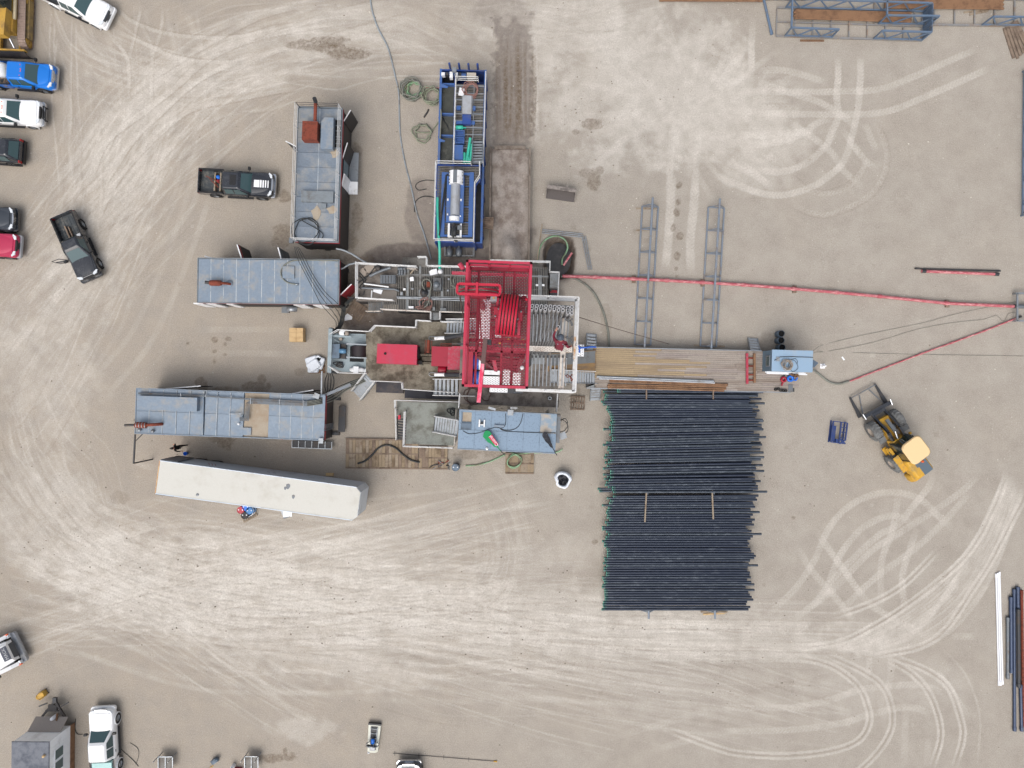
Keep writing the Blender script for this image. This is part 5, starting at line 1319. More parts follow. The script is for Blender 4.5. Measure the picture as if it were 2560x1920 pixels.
mb = MB(); lb(t, mb, ZK, (890, 870, 1028, 1048), CZ + .05, CZ + .5); wbx = t.p('junction_box', mb, M_('galv'))
mb = MB(); lb(t, mb, ZK, (945, 945, 975, 985), CZ + .5, CZ + .55); t.p('warning_tag', mb, M_('yellow'), wbx)
t.p('dead_line', MB().tube([LK(170, 865, 36), LK(205, 1050, 33), LK(245, 1300, 26), LK(265, 1500, 18)], .025, 6), M_('hose_brown'))
# jib boom lying across the crown
jb = t.p('jib_boom', MB().bar(LL(660, 285, 36.5), LL(612, 785, 36.5), .13, .16), mat('boom_brown', (92, 66, 64), .6, 0, .1))
t.p('jib_tip', MB().bar(LL(606, 785, 36.5), LL(525, 1550, 36.5), .115, .14), mat('pink_red', (214, 44, 88), .5, 0, .1, (226, 170, 184), .42, 6, streak=(1, .4, 1)))
mb = MB(); lb(t, mb, ZL, (700, 300, 770, 400), 35.6, 36.2); t.p('jib_winch', mb, M_('steel_dark'), jb)
a, b = LL(800, 560, 30), LL(868, 930, 30); t.p('loose_beam', MB().bar(a, b, .14, .1), M_('rig_red_worn'))
a = LL(1385, 860, 35.6); t.p('beacon', MB().lathe([(0, .1), (.05, .09), (.07, .03), (.03, 0)], (a.x, a.y, 35.3), 14), M_('white_paint'))
a = LK(1720, 985, 36); t.p('beacon', MB().lathe([(0, .08), (.035, .07), (.05, .03), (.03, 0)], (a.x, a.y, 35.8), 14), M_('rig_red_bright'))
# --- racking board (monkey board)
BZ = 23.0
b0, b1, b2, b3 = LR(40, 492, BZ), LR(612, 500, BZ), LR(566, 1560, BZ), LR(0, 1545, BZ)
X1, YT, YB, X0 = (b1.x + b2.x) / 2, (b0.y + b1.y) / 2, (b2.y + b3.y) / 2, LR(40, 1000, BZ).x - .5
bf = t.p('board_frame', MB().bar((X0, YT, BZ), (X1, YT, BZ), .16, .2).bar((X1, YB, BZ), (X1, YT, BZ), .16, .2).bar((X0, YB, BZ), (X1, YB, BZ), .16, .2), M_('white_rail'))
t.p('rusty_joint', MB().bar((X1 + .005, LR(0, 910, BZ).y, BZ + .02), (X1 + .005, LR(0, 1170, BZ).y, BZ + .02), .165, .18), mat('peeled', (190, 150, 110), .8, 0, .15, (212, 206, 200), .5, 4), bf)
t.p('inner_channel', MB().bar((X1 - .55, LR(0, 700, BZ).y, BZ - .05), (X1 - .62, YB + .1, BZ - .05), .26, .06), M_('dirty_rail'), bf)
t.p('inner_channel', MB().bar((X0, YT - .32, BZ - .05), (X1 - .1, YT - .32, BZ - .05), .07, .12).bar((X0, YT - .42, BZ - .06), (X1 - .1, YT - .42, BZ - .06), .05, .1), M_('steel_grey'), bf)
mb = MB()
for h_ in (1.0, .5): mb.bar((X0, YT + .02, BZ + h_), (X1, YT + .02, BZ + h_), .05).bar((X1 + .02, YT, BZ + h_), (X1 + .02, YB, BZ + h_), .05).bar((X0, YB - .02, BZ + h_), (X1, YB - .02, BZ + h_), .05)
for q in ((X0, YT), (X1, YT), (X1, YB), (X1, (YT + YB) / 2), ((X0 + X1) / 2, YT), ((X0 + X1) / 2, YB)): mb.bar((q[0], q[1], BZ), (q[0], q[1], BZ + 1.02), .06)
t.p('board_rail', mb, M_('white_rail'), bf)
for k in range(10):
    a, b = LR(110 + k * 46, 670, BZ), LR(100 + k * 44, 985, BZ); t.p('finger', MB().bar((a.x, a.y, BZ), (b.x, b.y, BZ), .045, .08), M_('galv'))
    a, b = LR(95 + k * 44, 1160, BZ), LR(82 + k * 44, 1500, BZ); fi = t.p('finger', MB().bar((a.x, a.y, BZ), (b.x, b.y, BZ), .045, .08), M_('galv'))
    t.p('finger_latch', MB().box(a.x - .05, a.y - .06, BZ + .02, a.x + .05, a.y + .06, BZ + .1), M_('steel_dark'), fi)
perforated(t, LR(60, 1035, BZ), LR(555, 1112, BZ), BZ + .05, 'diving_board', 'dirty_rail', .1, .018)
for q in ((1165, 'steel_grey'), (1400, 'rust'), (760, 'steel_grey'), (960, 'steel_grey')):
    a = LR(535, q[0], BZ + .1); t.p('chain_bundle', coil(a, .09, 2, .022, 'x', .05, q[0], zc=BZ + .03), M_(q[1]))
t.p('setback_plate', MB().box(X0 + .3, LR(0, 1240, FZ).y, FZ - .12, t.l(P(1362, 900, FZ)).x, LR(0, 1120, FZ).y, FZ + .03), M_('deck_plate'))
perforated(t, LR(598, 1020, 9.0), LR(688, 1158, 9.0), 9.0, 'white_step_plate', pitch=.15, hole=.03)
t.p('blue_strap', MB().tube([LR(630, 1060, 9.15), LR(700, 1055, 9.2), LR(780, 1045, 9.2), LR(830, 1050, 9.1)], .06, 6).tube([LR(632, 1030, 9.12), LR(640, 1115, 9.12)], .05, 6), M_('guard_blue'))
# --- ramp and stairs down to the catwalk
mat('ramp_tan', (158, 128, 88), .75, .1, .12, (128, 110, 94), .42, .9, streak=(.4, 2, 1))
a, b = LR(270, 1130, FZ), LR(812, 1340, 1.3); a2, b2 = LR(812, 1085, 1.3), LR(270, 1330, FZ)
t.p('v_door_ramp', MB().quad((a.x, b2.y, FZ), (b.x, b.y, 1.25), (b.x, a2.y, 1.25), (a.x, a.y, FZ), .1), M_('ramp_tan'))
t.p('ramp_plate', MB().quad((a.x, a.y - .9, FZ + .11), (b.x, a2.y - 1.0, 1.36), (b.x, a2.y - .05, 1.36), (a.x, a.y - .05, FZ + .11), .02), M_('deck_plate'))
stairs(t, LR(320, 1385, FZ), LR(810, 1400, 1.25), .95, 'galv', 'white_rail', (0, 1), 16)

# ================================================================ drill pipe stands in the fingers
PIPE = MB().tube([(0, 0, 0), (0, 0, 1)], 1, 12, cap=False)
mat('joint_steel', (176, 176, 178), .45, .3, .1)
mat('pipe_steel', (150, 150, 152), .45, .55, .12, (84, 80, 78), .3, 2)
def stand(top, base, r=.076, lab=None, grp='drill pipe stands'):
    tt = T('drill_pipe', lab or 'grey drill pipe standing in the two rows against the white racking board', 'drill pipe', base, 0, grp)
    a, b = Vector((0, 0, 0)), Vector(top) - Vector(base); d = b.normalized()
    bd = tt.p('pipe_body', MB().tube([a, b - d * .5], r * .78, 10), M_('pipe_steel'))
    tt.p('tool_joint', MB().tube([b - d * .5, b], r * 1.12, 12, cap=False).lathe([(r * 1.12, 0), (r * .6, 0), (r * .6, -.05)], b, 12, 'z', False), M_('joint_steel'))
    mb = MB().tube([b - d * .05, b - d * .04], r * .6, 10); tt.p('bore', mb, M_('black_void'))
tops = [(96, 573), (150, 574), (202, 576), (254, 577), (305, 577), (356, 582), (404, 583), (449, 590), (508, 594), (552, 587), (90, 605), (142, 609), (194, 604), (245, 616), (298, 610), (349, 612), (398, 622), (449, 627), (504, 623), (550, 622), (508, 655), (551, 657)]
for i, q in enumerate(tops):
    tp = ZR(*q, 24.3); k = (q[0] - 90) / 460
    stand(tp, ZR(70 + k * 190, 1130 + random.uniform(-12, 12), FZ + .04), lab='grey drill pipe, ' + (ORD[i % 10] + ' from left in the ' + ('upper' if i < 10 else 'lower') + ' racked row' if i < 20 else ['left', 'right'][i - 20] + ' of the pair below the racked rows'))
stand(ZR(394, 816, 24.2), ZR(320, 1075, FZ + .04), lab='single drill pipe set apart from the rows, nearest the worker aloft')

# ================================================================ doghouse beside the rig floor
x, y, L_, W_, A_ = fit([(1080 + 440 / 6.506, 1000 + 158 / 6.506), (1080 + 2035 / 6.506, 1000 + 235 / 6.506), (1080 + 2003 / 6.506, 1000 + 868 / 6.506), (1080 + 418 / 6.506, 1000 + 795 / 6.506)], 7.0)
t = T('doghouse', 'elevated steel doghouse with speckled blue-grey roof and two flags, below the red crown', 'doghouse', (x, y, 0), A_)
hx, hy = L_ / 2, W_ / 2
def LD(a, b, z=7.0): return t.l(ZD(a, b, z))
mat('roof_speckled', (120, 140, 160), .45, .3, .08, (66, 76, 88), .16, 7.0, .1)
mat('roof_sandy', (126, 144, 160), .5, .25, .08, (182, 170, 154), .42, 1.2)
t.p('wall', MB().box(-hx + .04, -hy + .04, 4.45, hx - .04, hy - .04, 6.85), M_('wall_grey'))
for xx in (-hx + .32, 0, hx - .32): t.p('stand_leg', MB().box(xx - .14, -hy + .2, 0, xx + .14, hy - .2, 4.4), M_('steel_dark'))
rf = t.p('roof', MB().box(-hx, -hy, 6.851, hx, hy, 6.93), M_('roof_dark'))
for i in range(6):
    for j in range(2):
        x0, x1 = -hx + L_ * i / 6 + .008, -hx + L_ * (i + 1) / 6 - .008; y0, y1 = (-hy + .04, -.01) if j == 0 else (.01, hy - .04)
        t.p('roof_panel', MB().box(x0, y0, 6.932, x1, y1, 7.0 + random.uniform(-.006, .004)), M_('roof_sandy' if i == 5 and j else 'roof_speckled'), rf)
for s in (-1, 1): t.p('roof_edge', MB().bar((-hx, s * hy, 7.0), (hx, s * hy, 7.0), .07, .08), M_('roof_steel'), rf)
a, b = LD(492, 196), LD(640, 362); wl_ = t.p('roof_well', MB().box(a.x, b.y, 7.005, b.x, a.y, 7.012), M_('sand_fill'))
t.p('well_edge', MB().bar((a.x, a.y, 7.03), (a.x, b.y, 7.03), .09, .08).bar((a.x, b.y, 7.03), (b.x, b.y, 7.03), .05, .06), M_('roof_dark'), wl_)
mb = MB(); lb(t, mb, ZD, (472, 372, 630, 490), 7.0, 7.12); t.p('roof_hatch', mb, M_('roof_dark'))
mb = MB()
for q in ((762, 320, 780, 440), (842, 322, 858, 442), (781, 395, 841, 412)): lb(t, mb, ZD, q, 7.02, 7.14)
t.p('antenna_mount', mb, M_('white_paint')); mb = MB(); lb(t, mb, ZD, (790, 358, 832, 392), 7.02, 7.2); t.p('antenna_box', mb, M_('steel_dark'))
mb = MB(); lb(t, mb, ZD, (1015, 405, 1175, 442), 7.0, 7.16); t.p('roof_channel', mb, M_('roof_steel'))
for q in ([(500, 500), (570, 540), (640, 552), (760, 535), (900, 485), (1030, 445), (1120, 460), (1180, 430), (1200, 350), (1195, 220)], [(1080, 445), (1160, 485), (1270, 490), (1370, 460), (1440, 370), (1480, 220)], [(1110, 455), (1140, 490), (1300, 515), (1600, 525), (1900, 530), (2010, 535)]):
    t.p('roof_cable', MB().tube([Vector(v) for v in cr([tuple(LD(*d, 7.03)) for d in q], .3)], .022, 5), M_('hose_black'))
for q in ((975, 140), (1330, 150)): a, b = LD(q[0] - 55, q[1] - 18, 7.1), LD(q[0] + 60, q[1] + 18 if q[0] < 1000 else q[1] - 20, 7.1); t.p('strip_light', MB().bar(a, b, .16, .1), M_('galv'))
a = LD(1280, 205, 7.2); t.p('spot_light', MB().box(a.x - .22, a.y - .2, 7.05, a.x + .2, a.y + .2, 7.25), M_('galv'))
a = LD(893, 790, 7.1); t.p('dome_light', MB().lathe([(0, .16), (.09, .13), (.11, 0)], (a.x, a.y, 7.0), 12), M_('white_paint'))
mb = MB(); lb(t, mb, ZD, (2015, 240, 2075, 700), 4.6, 6.6); t.p('end_rack', mb, M_('steel_grey'))
t.p('end_grille', MB().bar(LD(2080, 600, 5.2), LD(2180, 560, 5.2), .5, .06), M_('galv')); t.p('hanging_hose', coil(LD(2120, 400, 5.0), .38, 2, .03, 'x', .05, 3, sq=1.3, zc=4.9), M_('hose_black'))
def banner(pole, tip, w, m, nm):
    """furled feather flag lying out from its pole over the roof"""
    a, b = Vector(pole), Vector(tip); d = (b - a); n = Vector((-d.y, d.x, 0)).normalized()
    prof = [(0, .05), (.2, .1), (.32, .5), (.45, .55), (.6, .9), (.75, .95), (.88, 1.0), (.97, .5), (1.0, .08)]
    vs = []; fs = []
    for i, (u, k) in enumerate(prof):
        p = a + d * u; ww = w * k
        vs += [p - n * ww * .35 + Vector((0, 0, .05 * (i % 2))), p + n * ww * .65 + Vector((0, 0, .06 * ((i + 1) % 2)))]
        if i: o = 2 * (i - 1); fs.append((o, o + 1, o + 3, o + 2))
    vs += [Vector(v) - Vector((0, 0, .015)) for v in vs]; k = len(prof) * 2
    fs += [tuple(i + k for i in f[::-1]) for f in fs]
    f_ = t.p(nm, MB().add(vs, fs, True), M_(m)); t.p('flag_pole', MB().tube([a + Vector((.25, -.35, -1.5)), a, a + d * .5], .03, 6), M_('steel_dark'), f_)
    return f_, a, d, n
mat('flag_green', (16, 138, 80), .7, 0, .12); mat('flag_black', (22, 24, 34), .7, 0, .12, (120, 124, 134), .15, 3); mat('flag_red', (196, 44, 84), .7, 0, .08)
fg, a, d, n = banner(LD(1125, 840, 7.35), LD(872, 500, 7.35), .62, 'flag_green', 'green_flag')
p0, p1 = a + d * .28, a + d * .74
t.p('flag_patch', MB().quad(p0 - n * .17 + Vector((0, 0, .075)), p0 + n * .06 + Vector((0, 0, .075)), p1 + n * .1 + Vector((0, 0, .085)), p1 - n * .2 + Vector((0, 0, .085)), .006), M_('flag_red'), fg)
def lettering(t, txt, size, loc, rotm, m, parent=None, ext=.004):
    cu = bpy.data.curves.new('lettering', 'FONT'); cu.body = txt; cu.size = size; cu.extrude = ext; cu.align_x = 'CENTER'; cu.align_y = 'CENTER'
    ob = bpy.data.objects.new('lettering', cu); me = bpy.data.meshes.new_from_object(ob); bpy.data.objects.remove(ob); bpy.data.curves.remove(cu)
    me.transform(Matrix.Translation(Vector(loc)) @ rotm); me.materials.clear(); me.materials.append(M_(m)); return link('lettering', me, parent or t.o)
lettering(t, 'Castrol', .3, (p0 + p1) / 2 - n * .05 + Vector((0, 0, .1)), Matrix.Rotation(math.atan2(d.y, d.x), 4, 'Z'), 'paper', fg)
fb_, a, d, n = banner(LD(2000, 850, 7.35), LD(1825, 515, 7.35), .42, 'flag_black', 'black_flag')
# landing platform with stairs
c = Z9(900, 450, 2.6); t = T('landing_platform', 'grey steel landing with white handrails and two stair flights beside the doghouse', 'platform', (c.x, c.y, 0), -.03)
def L9(a, b, z=2.6): return t.l(Z9(a, b, z))
mat('landing_plate', (128, 132, 126), .65, .1, .12, (98, 96, 88), .42, .8, .1, 10)
pol = [L9(735, 285), L9(1165, 295), L9(1130, 650), L9(715, 635)]
t.p('deck', MB().prism([(p.x, p.y) for p in pol], 2.4, 2.6), M_('landing_plate'))
for q in ((pol[3].x, pol[3].y), (pol[1].x - .3, pol[1].y - .3), (pol[0].x, pol[0].y - .3), (pol[2].x - .3, pol[2].y + .1)): t.p('support_leg', MB().box(q[0], q[1], 0, q[0] + .2, q[1] + .2, 2.39), M_('steel_dark'))
a = L9(645, 275); t.p('top_step', MB().prism([(a.x, a.y), (pol[0].x - .01, pol[0].y), (pol[0].x - .01, pol[0].y - 1.2), (a.x, a.y - 1.2)], 2.42, 2.59), M_('landing_plate'))
railing(t, [L9(640, 268), L9(1165, 282)], 1.0, 2, .028); railing(t, [L9(722, 360), L9(712, 640)], 1.05, 3, .03); railing(t, [L9(712, 648), L9(1120, 662)], 1.05, 2, .035); railing(t, [L9(640, 270), L9(642, 330)], 1.0, 3, .028); railing(t, [L9(1148, 345), L9(1132, 640)], 1.0, 2, .03, 'dirty_rail')
stairs(t, L9(685, 345), L9(690, 600, .2), .75, 'steel_dark', 'white_rail', (1, 0), 11)
stairs(t, L9(1152, 500, 4.5), L9(960, 465, 2.62), 1.2, 'galv', 'white_rail', (1, 1), 9)
t.p('deck_hose', coil(L9(1105, 370, 2.62), .22, 2, .04, 'x', .05, 6, zc=2.61), M_('hose_black'))
mb = MB(); lb(t, mb, Z9, (655, 395, 672, 430), 2.6, 2.9); t.p('extinguisher', mb, M_('rig_red_bright'))
# steps from deck to ground, left of the carrier
st = T('access_stairs', 'free-standing white-railed stairs angled down from the carrier deck', 'stairs', P(930, 960), 0)
stairs(st, st.l(ZW(690, 905, 2.25)), st.l(ZW(470, 1190, .15)), 1.0, 'galv', 'white_rail', (1, 1), 10)

# ================================================================ catwalk
ZQ = zone(1400, 780, 3.253); QZ = 1.2
c = ZQ(1100, 470, QZ); t = T('catwalk', 'long timber-planked pipe catwalk leading from the rig ramp', 'catwalk', (c.x, c.y, 0), -.022)
def LQ(a, b, z=QZ): return t.l(ZQ(a, b, z))
xa, xe, xs = LQ(285, 400).x, LQ(1945, 500).x, LQ(215, 600).x
yt, yb = (LQ(300, 288).y + LQ(1640, 322).y) / 2, (LQ(300, 612).y + LQ(1890, 655).y) / 2
mat('plank_a', (152, 143, 134), .85, 0, .16, (122, 108, 98), .4, 1.0, .25, 18, streak=(.25, 3, 1)); mat('plank_b', (158, 140, 112), .85, 0, .14, (138, 122, 102), .42, .8, .25, 18, streak=(.25, 3, 1)); mat('plank_c', (142, 132, 126), .85, 0, .16, (176, 166, 156), .3, 1.0, .25, 18, streak=(.25, 3, 1))
t.p('bed_frame', MB().box(xa, yb + .02, .55, xe - .3, yt - .02, 1.08).box(xs, yb + .03, .55, xa - .002, LQ(0, 500).y, 1.08), M_('steel_dark'))
for k in range(6): xx = xa + .4 + (xe - xa - 1.2) * k / 5; t.p('bed_leg', MB().box(xx - .12, yb + .1, 0, xx + .12, yt - .1, .55), M_('steel_dark'))
nr = 20; ww = (yt - yb) / nr
for r_ in range(nr):
    y0 = yb + ww * r_; cuts = [xa] + [xa + (xe - xa) * (k / 4 + (.06 if r_ % 2 else -.05) * (1 if k < 4 else 0) + random.uniform(-.015, .015)) for k in (1, 2, 3)] + [xe if r_ < 10 else LQ(1660, 400).x]
    if r_ < 2: cuts[-1] = LQ(1890, 650).x
    for k in range(4):
        if cuts[k + 1] - cuts[k] < .2: continue
        m_ = 'plank_b' if (k == 0 and r_ > 4) or (k == 1 and 5 < r_ < 16 and r_ % 3) else random.choice(['plank_a', 'plank_a', 'plank_c'])
        t.p('plank', MB().box(cuts[k] + .006, y0 + .007, 1.085, cuts[k + 1] - .006, y0 + ww - .007, QZ + random.uniform(-.012, .008)), M_(m_))
t.p('lead_plate', MB().quad((xs, yb + .02, QZ - .01), (xa - .01, yb + .02, QZ - .01), (xa - .01, LQ(0, 570).y, QZ - .01), (xs + 1, LQ(0, 570).y, QZ - .01), .012), M_('deck_plate'))
t.p('ramp_foot', MB().box(xa - .15, LQ(0, 495).y, 1.0, xa - .005, yt - .02, QZ + .03), M_('ramp_tan'))
t.p('edge_beam', MB().box(xa, yt + .003, .9, LQ(1640, 300).x, yt + .07, QZ + .03), M_('galv')); t.p('edge_beam', MB().box(xs, yb - .075, .85, LQ(1890, 0).x, yb - .003, QZ + .02), M_('galv'))
mb = MB(); lb(t, mb, ZQ, (1858, 590, 1893, 652), QZ, QZ + .04); t.p('end_grating', mb, M_('steel_grey'))
mb = MB(); lb(t, mb, ZQ, (1895, 590, 1940, 612), .6, 1.18); t.p('end_bracket', mb, M_('galv'))
for (q, top, bot) in (((255, 0), (255, 305), (255, 180)), ((1580, 0), (1588, 320), (1565, 215)), ((290, 0), (290, 615), (283, 715))):
    stairs(t, LQ(*top, 1.15), LQ(*bot, .12), .78, 'galv', 'galv', (0, 0), 5)
# pipes lying on the catwalk
def logp(nm, lab, cat, a, b, r, m, grp=None, ends=None):
    a, b = Vector(a), Vector(b); tt = T(nm, lab, cat, a, 0, grp); d = (b - a); u = d.normalized()
    bd = tt.p('pipe_body', MB().tube([(0, 0, 0), d * .33, d * .66, d], r, 12), M_(m))
    tt.p('end_collar', MB().tube([u * .02, u * .35], r * 1.2, 12), M_(ends or m)); tt.p('end_collar', MB().tube([d - u * .35, d - u * .02], r * 1.2, 12), M_(ends or m))
    return tt
zr = QZ + .09
logp('drill_collar', 'longer pale grey pipe lying along the catwalk above the rusty pipes', 'pipe', ZQ(298, 525, zr), ZQ(1250, 562, zr), .085, 'galv'); logp('drill_collar', 'shorter pale grey pipe tight below the longer one on the catwalk', 'pipe', ZQ(318, 541, zr), ZQ(1258, 576, zr), .07, 'alu')
for i, q in enumerate((((400, 553), (1365, 590)), ((405, 566), (1360, 600)), ((390, 590), (1350, 608)), ((385, 602), (1350, 625)), ((388, 615), (1335, 640)))):
    logp('drill_pipe', ['uppermost rusty brown pipe on the catwalk', 'second rusty brown pipe from the top on the catwalk', 'middle rusty brown pipe of the five on the catwalk', 'fourth rusty brown pipe down on the catwalk', 'lowest rusty brown pipe on the catwalk, next to the casing'][i], 'pipe', ZQ(*q[0], zr - .015), ZQ(*q[1], zr - .015), .065, 'rust_pipe', 'rusty pipes on the catwalk')
tt = T('pipe_stop', 'red and rust-brown ladder-like frame lying across the catwalk planks', 'frame', ZQ(1550, 460, QZ + .02), -.01)
for q, m_ in (((1520, 335, 1522, 585), 'rig_red_worn'), ((1580, 338, 1582, 575), 'rust_pipe')): tt.p('rail', MB().bar(tt.l(ZQ(q[0], q[1], 1.34)), tt.l(ZQ(q[2], q[3], 1.34)), .17, .16), M_(m_))
for d in (375, 440, 510, 555): tt.p('rung', MB().bar(tt.l(ZQ(1530, d, 1.32)), tt.l(ZQ(1575, d, 1.32)), .12, .08), M_('rust'))
# shed on the catwalk end
x, y, L_, W_, A_ = fit([(1860 + 518 / 7.373, 800 + 545 / 7.373), (1860 + 1270 / 7.373, 800 + 568 / 7.373), (1860 + 1265 / 7.373, 800 + 965 / 7.373), (1860 + 508 / 7.373, 800 + 945 / 7.373)], 3.35)
ZS = zone(1860, 800, 7.373)
t = T('choke_shed', 'small pale blue steel shed with window on the catwalk end', 'shed', (x, y, 1.22), A_)
hx, hy = L_ / 2, W_ / 2
mat('shed_roof', (142, 168, 192), .45, .2, .06, (160, 170, 178), .25, .8); mat('shed_wall', (98, 122, 140), .5, .15, .08, (120, 112, 100), .15)
w = t.p('wall', MB().box(-hx + .03, -hy + .03, 0, hx - .03, hy - .03, 2.08), M_('shed_wall')); t.p('roof', MB().box(-hx, -hy, 2.081, hx, hy, 2.14), M_('shed_roof'))
fr = t.p('window', MB().box(-hx - .03, -.45, .9, -hx + .029, .4, 1.65), M_('galv')); t.p('pane', MB().box(-hx - .036, -.38, .97, -hx - .031, .33, 1.58), M_('glass'), fr)
def LS(a, b, z=3.36): return t.l(ZS(a, b, z))
t.p('roof_cable', MB().tube([LS(560, 745, 3.4), LS(670, 680, 3.4), LS(850, 675, 3.4), LS(1270, 690, 3.4)], .025, 6), M_('steel_dark'))
t.p('roof_rope', coil(LS(795, 820, 3.4), .32, 6, .03, 'x', .08, 4, zc=2.15), M_('sack_grey')); t.p('roof_rope', coil(LS(870, 830, 3.4), .4, 1.5, .015, 'x', .08, 14, zc=2.15), M_('steel_dark'))
mb = MB(); lb(t, mb, ZS, (490, 690, 548, 770), 1.9, 2.2); t.p('junction_box', mb, M_('galv'))
a = LS(1310, 800, 2.6); t.p('heater', MB().prism([(a.x - .35, a.y - .05), (a.x, a.y - .3), (a.x + .3, a.y + .05), (a.x - .1, a.y + .28)], .5, 1.3), M_('roof_dark'))
for i in range(3): solo('white_board', ['top white board leaning beside the shed on the catwalk', 'middle white board leaning beside the shed on the catwalk', 'lowest white board leaning beside the shed on the catwalk'][i], 'board', MB().bar((-1.6 + .1 * i, 0, .03), (1.6 + .12 * i, 0, .03), .09, .04), M_('paper'), ZS(735, 948 + 22 * i, 1.26 + .02 * i), -.035, 'white boards by the shed')
# small tools at the catwalk end
tt = T('red_clamp', 'round red pipe clamp on the catwalk', 'clamp', ZS(720, 1095, 1.2))
tt.p('ring', MB().lathe([(.11, 0), (.24, 0), (.25, .1), (.22, .2), (.12, .2), (.11, 0)], (0, 0, 0), 18), M_('rig_red')); tt.p('handle', MB().bar((-.05, -.2, .08), (-.15, -.5, .08), .12, .1), M_('rig_red')); tt.p('handle', MB().bar((.02, .2, .08), (.08, .5, .08), .07, .07), M_('steel_dark'))
tt = T('blue_elevator', 'bright blue pipe elevator on the catwalk next to the red clamp', 'elevator', ZS(840, 1080, 1.2))
mat('bright_blue', (26, 106, 206), .4, 0, .08); tt.p('body', MB().lathe([(.12, 0), (.26, 0), (.26, .22), (.12, .22), (.12, 0)], (0, 0, 0), 16), M_('bright_blue')); tt.p('handle', MB().tube([(.2, .08, .15), (.48, .14, .15), (.55, 0, .15), (.45, -.14, .15), (.2, -.1, .15)], .06, 8), M_('bright_blue'))
solo('chain_heap', 'small heap of rusty orange chain by the catwalk white boards', 'chain', coil((0, 0, 0), .22, 3, .05, 'x', .2, 5, sq=.4), M_('rust_pipe'), ZS(920, 1020, 1.2))
for i, q in enumerate(((578, 1278), (628, 1272), (672, 1298), (718, 1300), (762, 1303))):
    solo('thread_protector', ['leftmost small black ring on the catwalk edge', 'second small black ring from left on the catwalk edge', 'middle small black ring on the catwalk edge', 'fourth small black ring from left on the catwalk edge', 'rightmost small black ring on the catwalk edge'][i], 'ring', MB().lathe([(.06, 0), (.12, 0), (.12, .15), (.06, .15), (.06, 0)], (0, 0, 0), 14), M_('rubber'), ZS(*q, 1.2), 0, 'black rings on the catwalk')

# ================================================================ casing stack
mat('casing', (62, 74, 98), .36, .3, .1, (92, 102, 116), .13, 2.4, streak=(.5, 1, 1)); mat('collar_green', (44, 74, 76), .45, .2, .12, (150, 170, 160), .2, 6); mat('band_green', (84, 150, 130), .5, 0, .1)
VAR = []
for k in range(7):
    Lk = 11.55 + .13 * k
    mat('casing%d' % k, (44 + 3 * k, 52 + 3 * k, 68 + 2 * k), .34, .3, .1, (104, 112, 122), .1 + .03 * k, 2.0 + .3 * k, streak=(.5, 1, 1))
    VAR.append((Lk, MB().tube([(0, 0, 0), (Lk * .5, 0, 0), (Lk, 0, 0)], .095, 12).mesh('pipe_body', M_('casing%d' % k))))
COLL = MB().tube([(.03, 0, 0), (.27, 0, 0)], .1, 12).mesh('collar', M_('collar_green')); BAND = MB().tube([(0, 0, 0), (.05, 0, 0)], .103, 12).mesh('thread_cap', M_('band_green')); BORE = MB().tube([(11.9, 0, 0), (11.91, 0, 0)], .06, 8).mesh('bore', M_('black_void'))
def casing(px, py, z, slope, lab, grp):
    Lk, me = random.choice(VAR + VAR[:3]); slope += random.gauss(0, .0012); o = link('casing_pipe', None, None, P(px, py, z), slope); o.empty_display_size = .2; tag(o, lab, 'pipe', grp)
    link('pipe_body', me, o); link('collar', COLL, o); link('thread_cap', BAND, o)
UP = '75 345 105 350 150 185 175 175 212 170 245 125 280 150 315 210 350 200 382 220 415 240 450 255 485 260 520 275 555 260 595 260 630 262 662 262 698 240 738 275 772 275 808 200 842 150 875 220 910 210 945 240 980 180 1018 165 1050 250 1082 225 1130 205 1168 152 1200 250 1232 250 1285 255 1325 232 1358 195 1395 180 1425 275 1455 275 1492 290'
LO = '5 290 30 205 62 250 97 235 128 137 160 222 195 205 228 195 263 212 297 203 328 240 362 180 395 205 430 137 460 140 490 195 525 222 560 190 592 180 625 140 658 165 692 165 727 200 760 208 795 205 828 208 860 165 895 175 928 155 960 195 990 162 1025 160 1060 195 1092 190 1125 140 1160 155 1192 170 1227 145 1260 135 1297 170 1330 172 1363 172 1398 175 1430 175 1465 155 1498 145 1533 155 1567 130'
n = [int(v) for v in UP.split()]
for i in range(0, len(n), 2):
    f_ = i / len(n); sl = -.006 + .026 * max(0, math.sin((f_ - .12) * 3.3))
    casing(1480 + n[i + 1] / 5.53, 960 + n[i] / 5.53, 1.02 + random.uniform(-.01, .01), sl, 'navy casing pipe in the two-layer half of the stack, ' + ORD[i // 2] + ' from the catwalk', 'casing pipes, upper layer')
n = [int(v) for v in LO.split()]
for i in range(0, len(n), 2):
    f_ = i / len(n); casing(1480 + n[i + 1] / 5.53, 1240 + n[i] / 5.53, .79, .006 * (1 - min(1, f_ * 4)), 'navy casing pipe in the single-layer half of the stack, ' + ORD[47 - i // 2] + ' from the bottom', 'casing pipes, lower layer')
for i, (py, px) in enumerate(sorted(((979, 1508), (988, 1512), (1011, 1528), (1056, 1525), (1068, 1522), (1073, 1508), (1151, 1520), (1156, 1512), (1186, 1508), (1191, 1518), (1197, 1510), (1222, 1494), (1228, 1498), (1217, 1520), (1000, 1540), (1030, 1535), (1110, 1530), (1135, 1525), (1166, 1535), (1206, 1530)))):
    casing(px, py, .79, .008, 'navy casing pipe poking out from under the top layer, ' + ORD[i] + ' from the catwalk', 'casing pipes, covered layer')
for i, q in enumerate(((1616, 1230, 1612, 1305), (1780, 1224, 1783, 1298))):
    solow('timber_strip', ['left pale timber strip lying across the casing stack', 'right pale timber strip lying across the casing stack'][i], 'timber', MB().bar(P(q[0], q[1], .93), P(q[2], q[3], .93), .11, .09), M_('sack_grey' if 0 else 'wood'), 'timber strips on the casing')
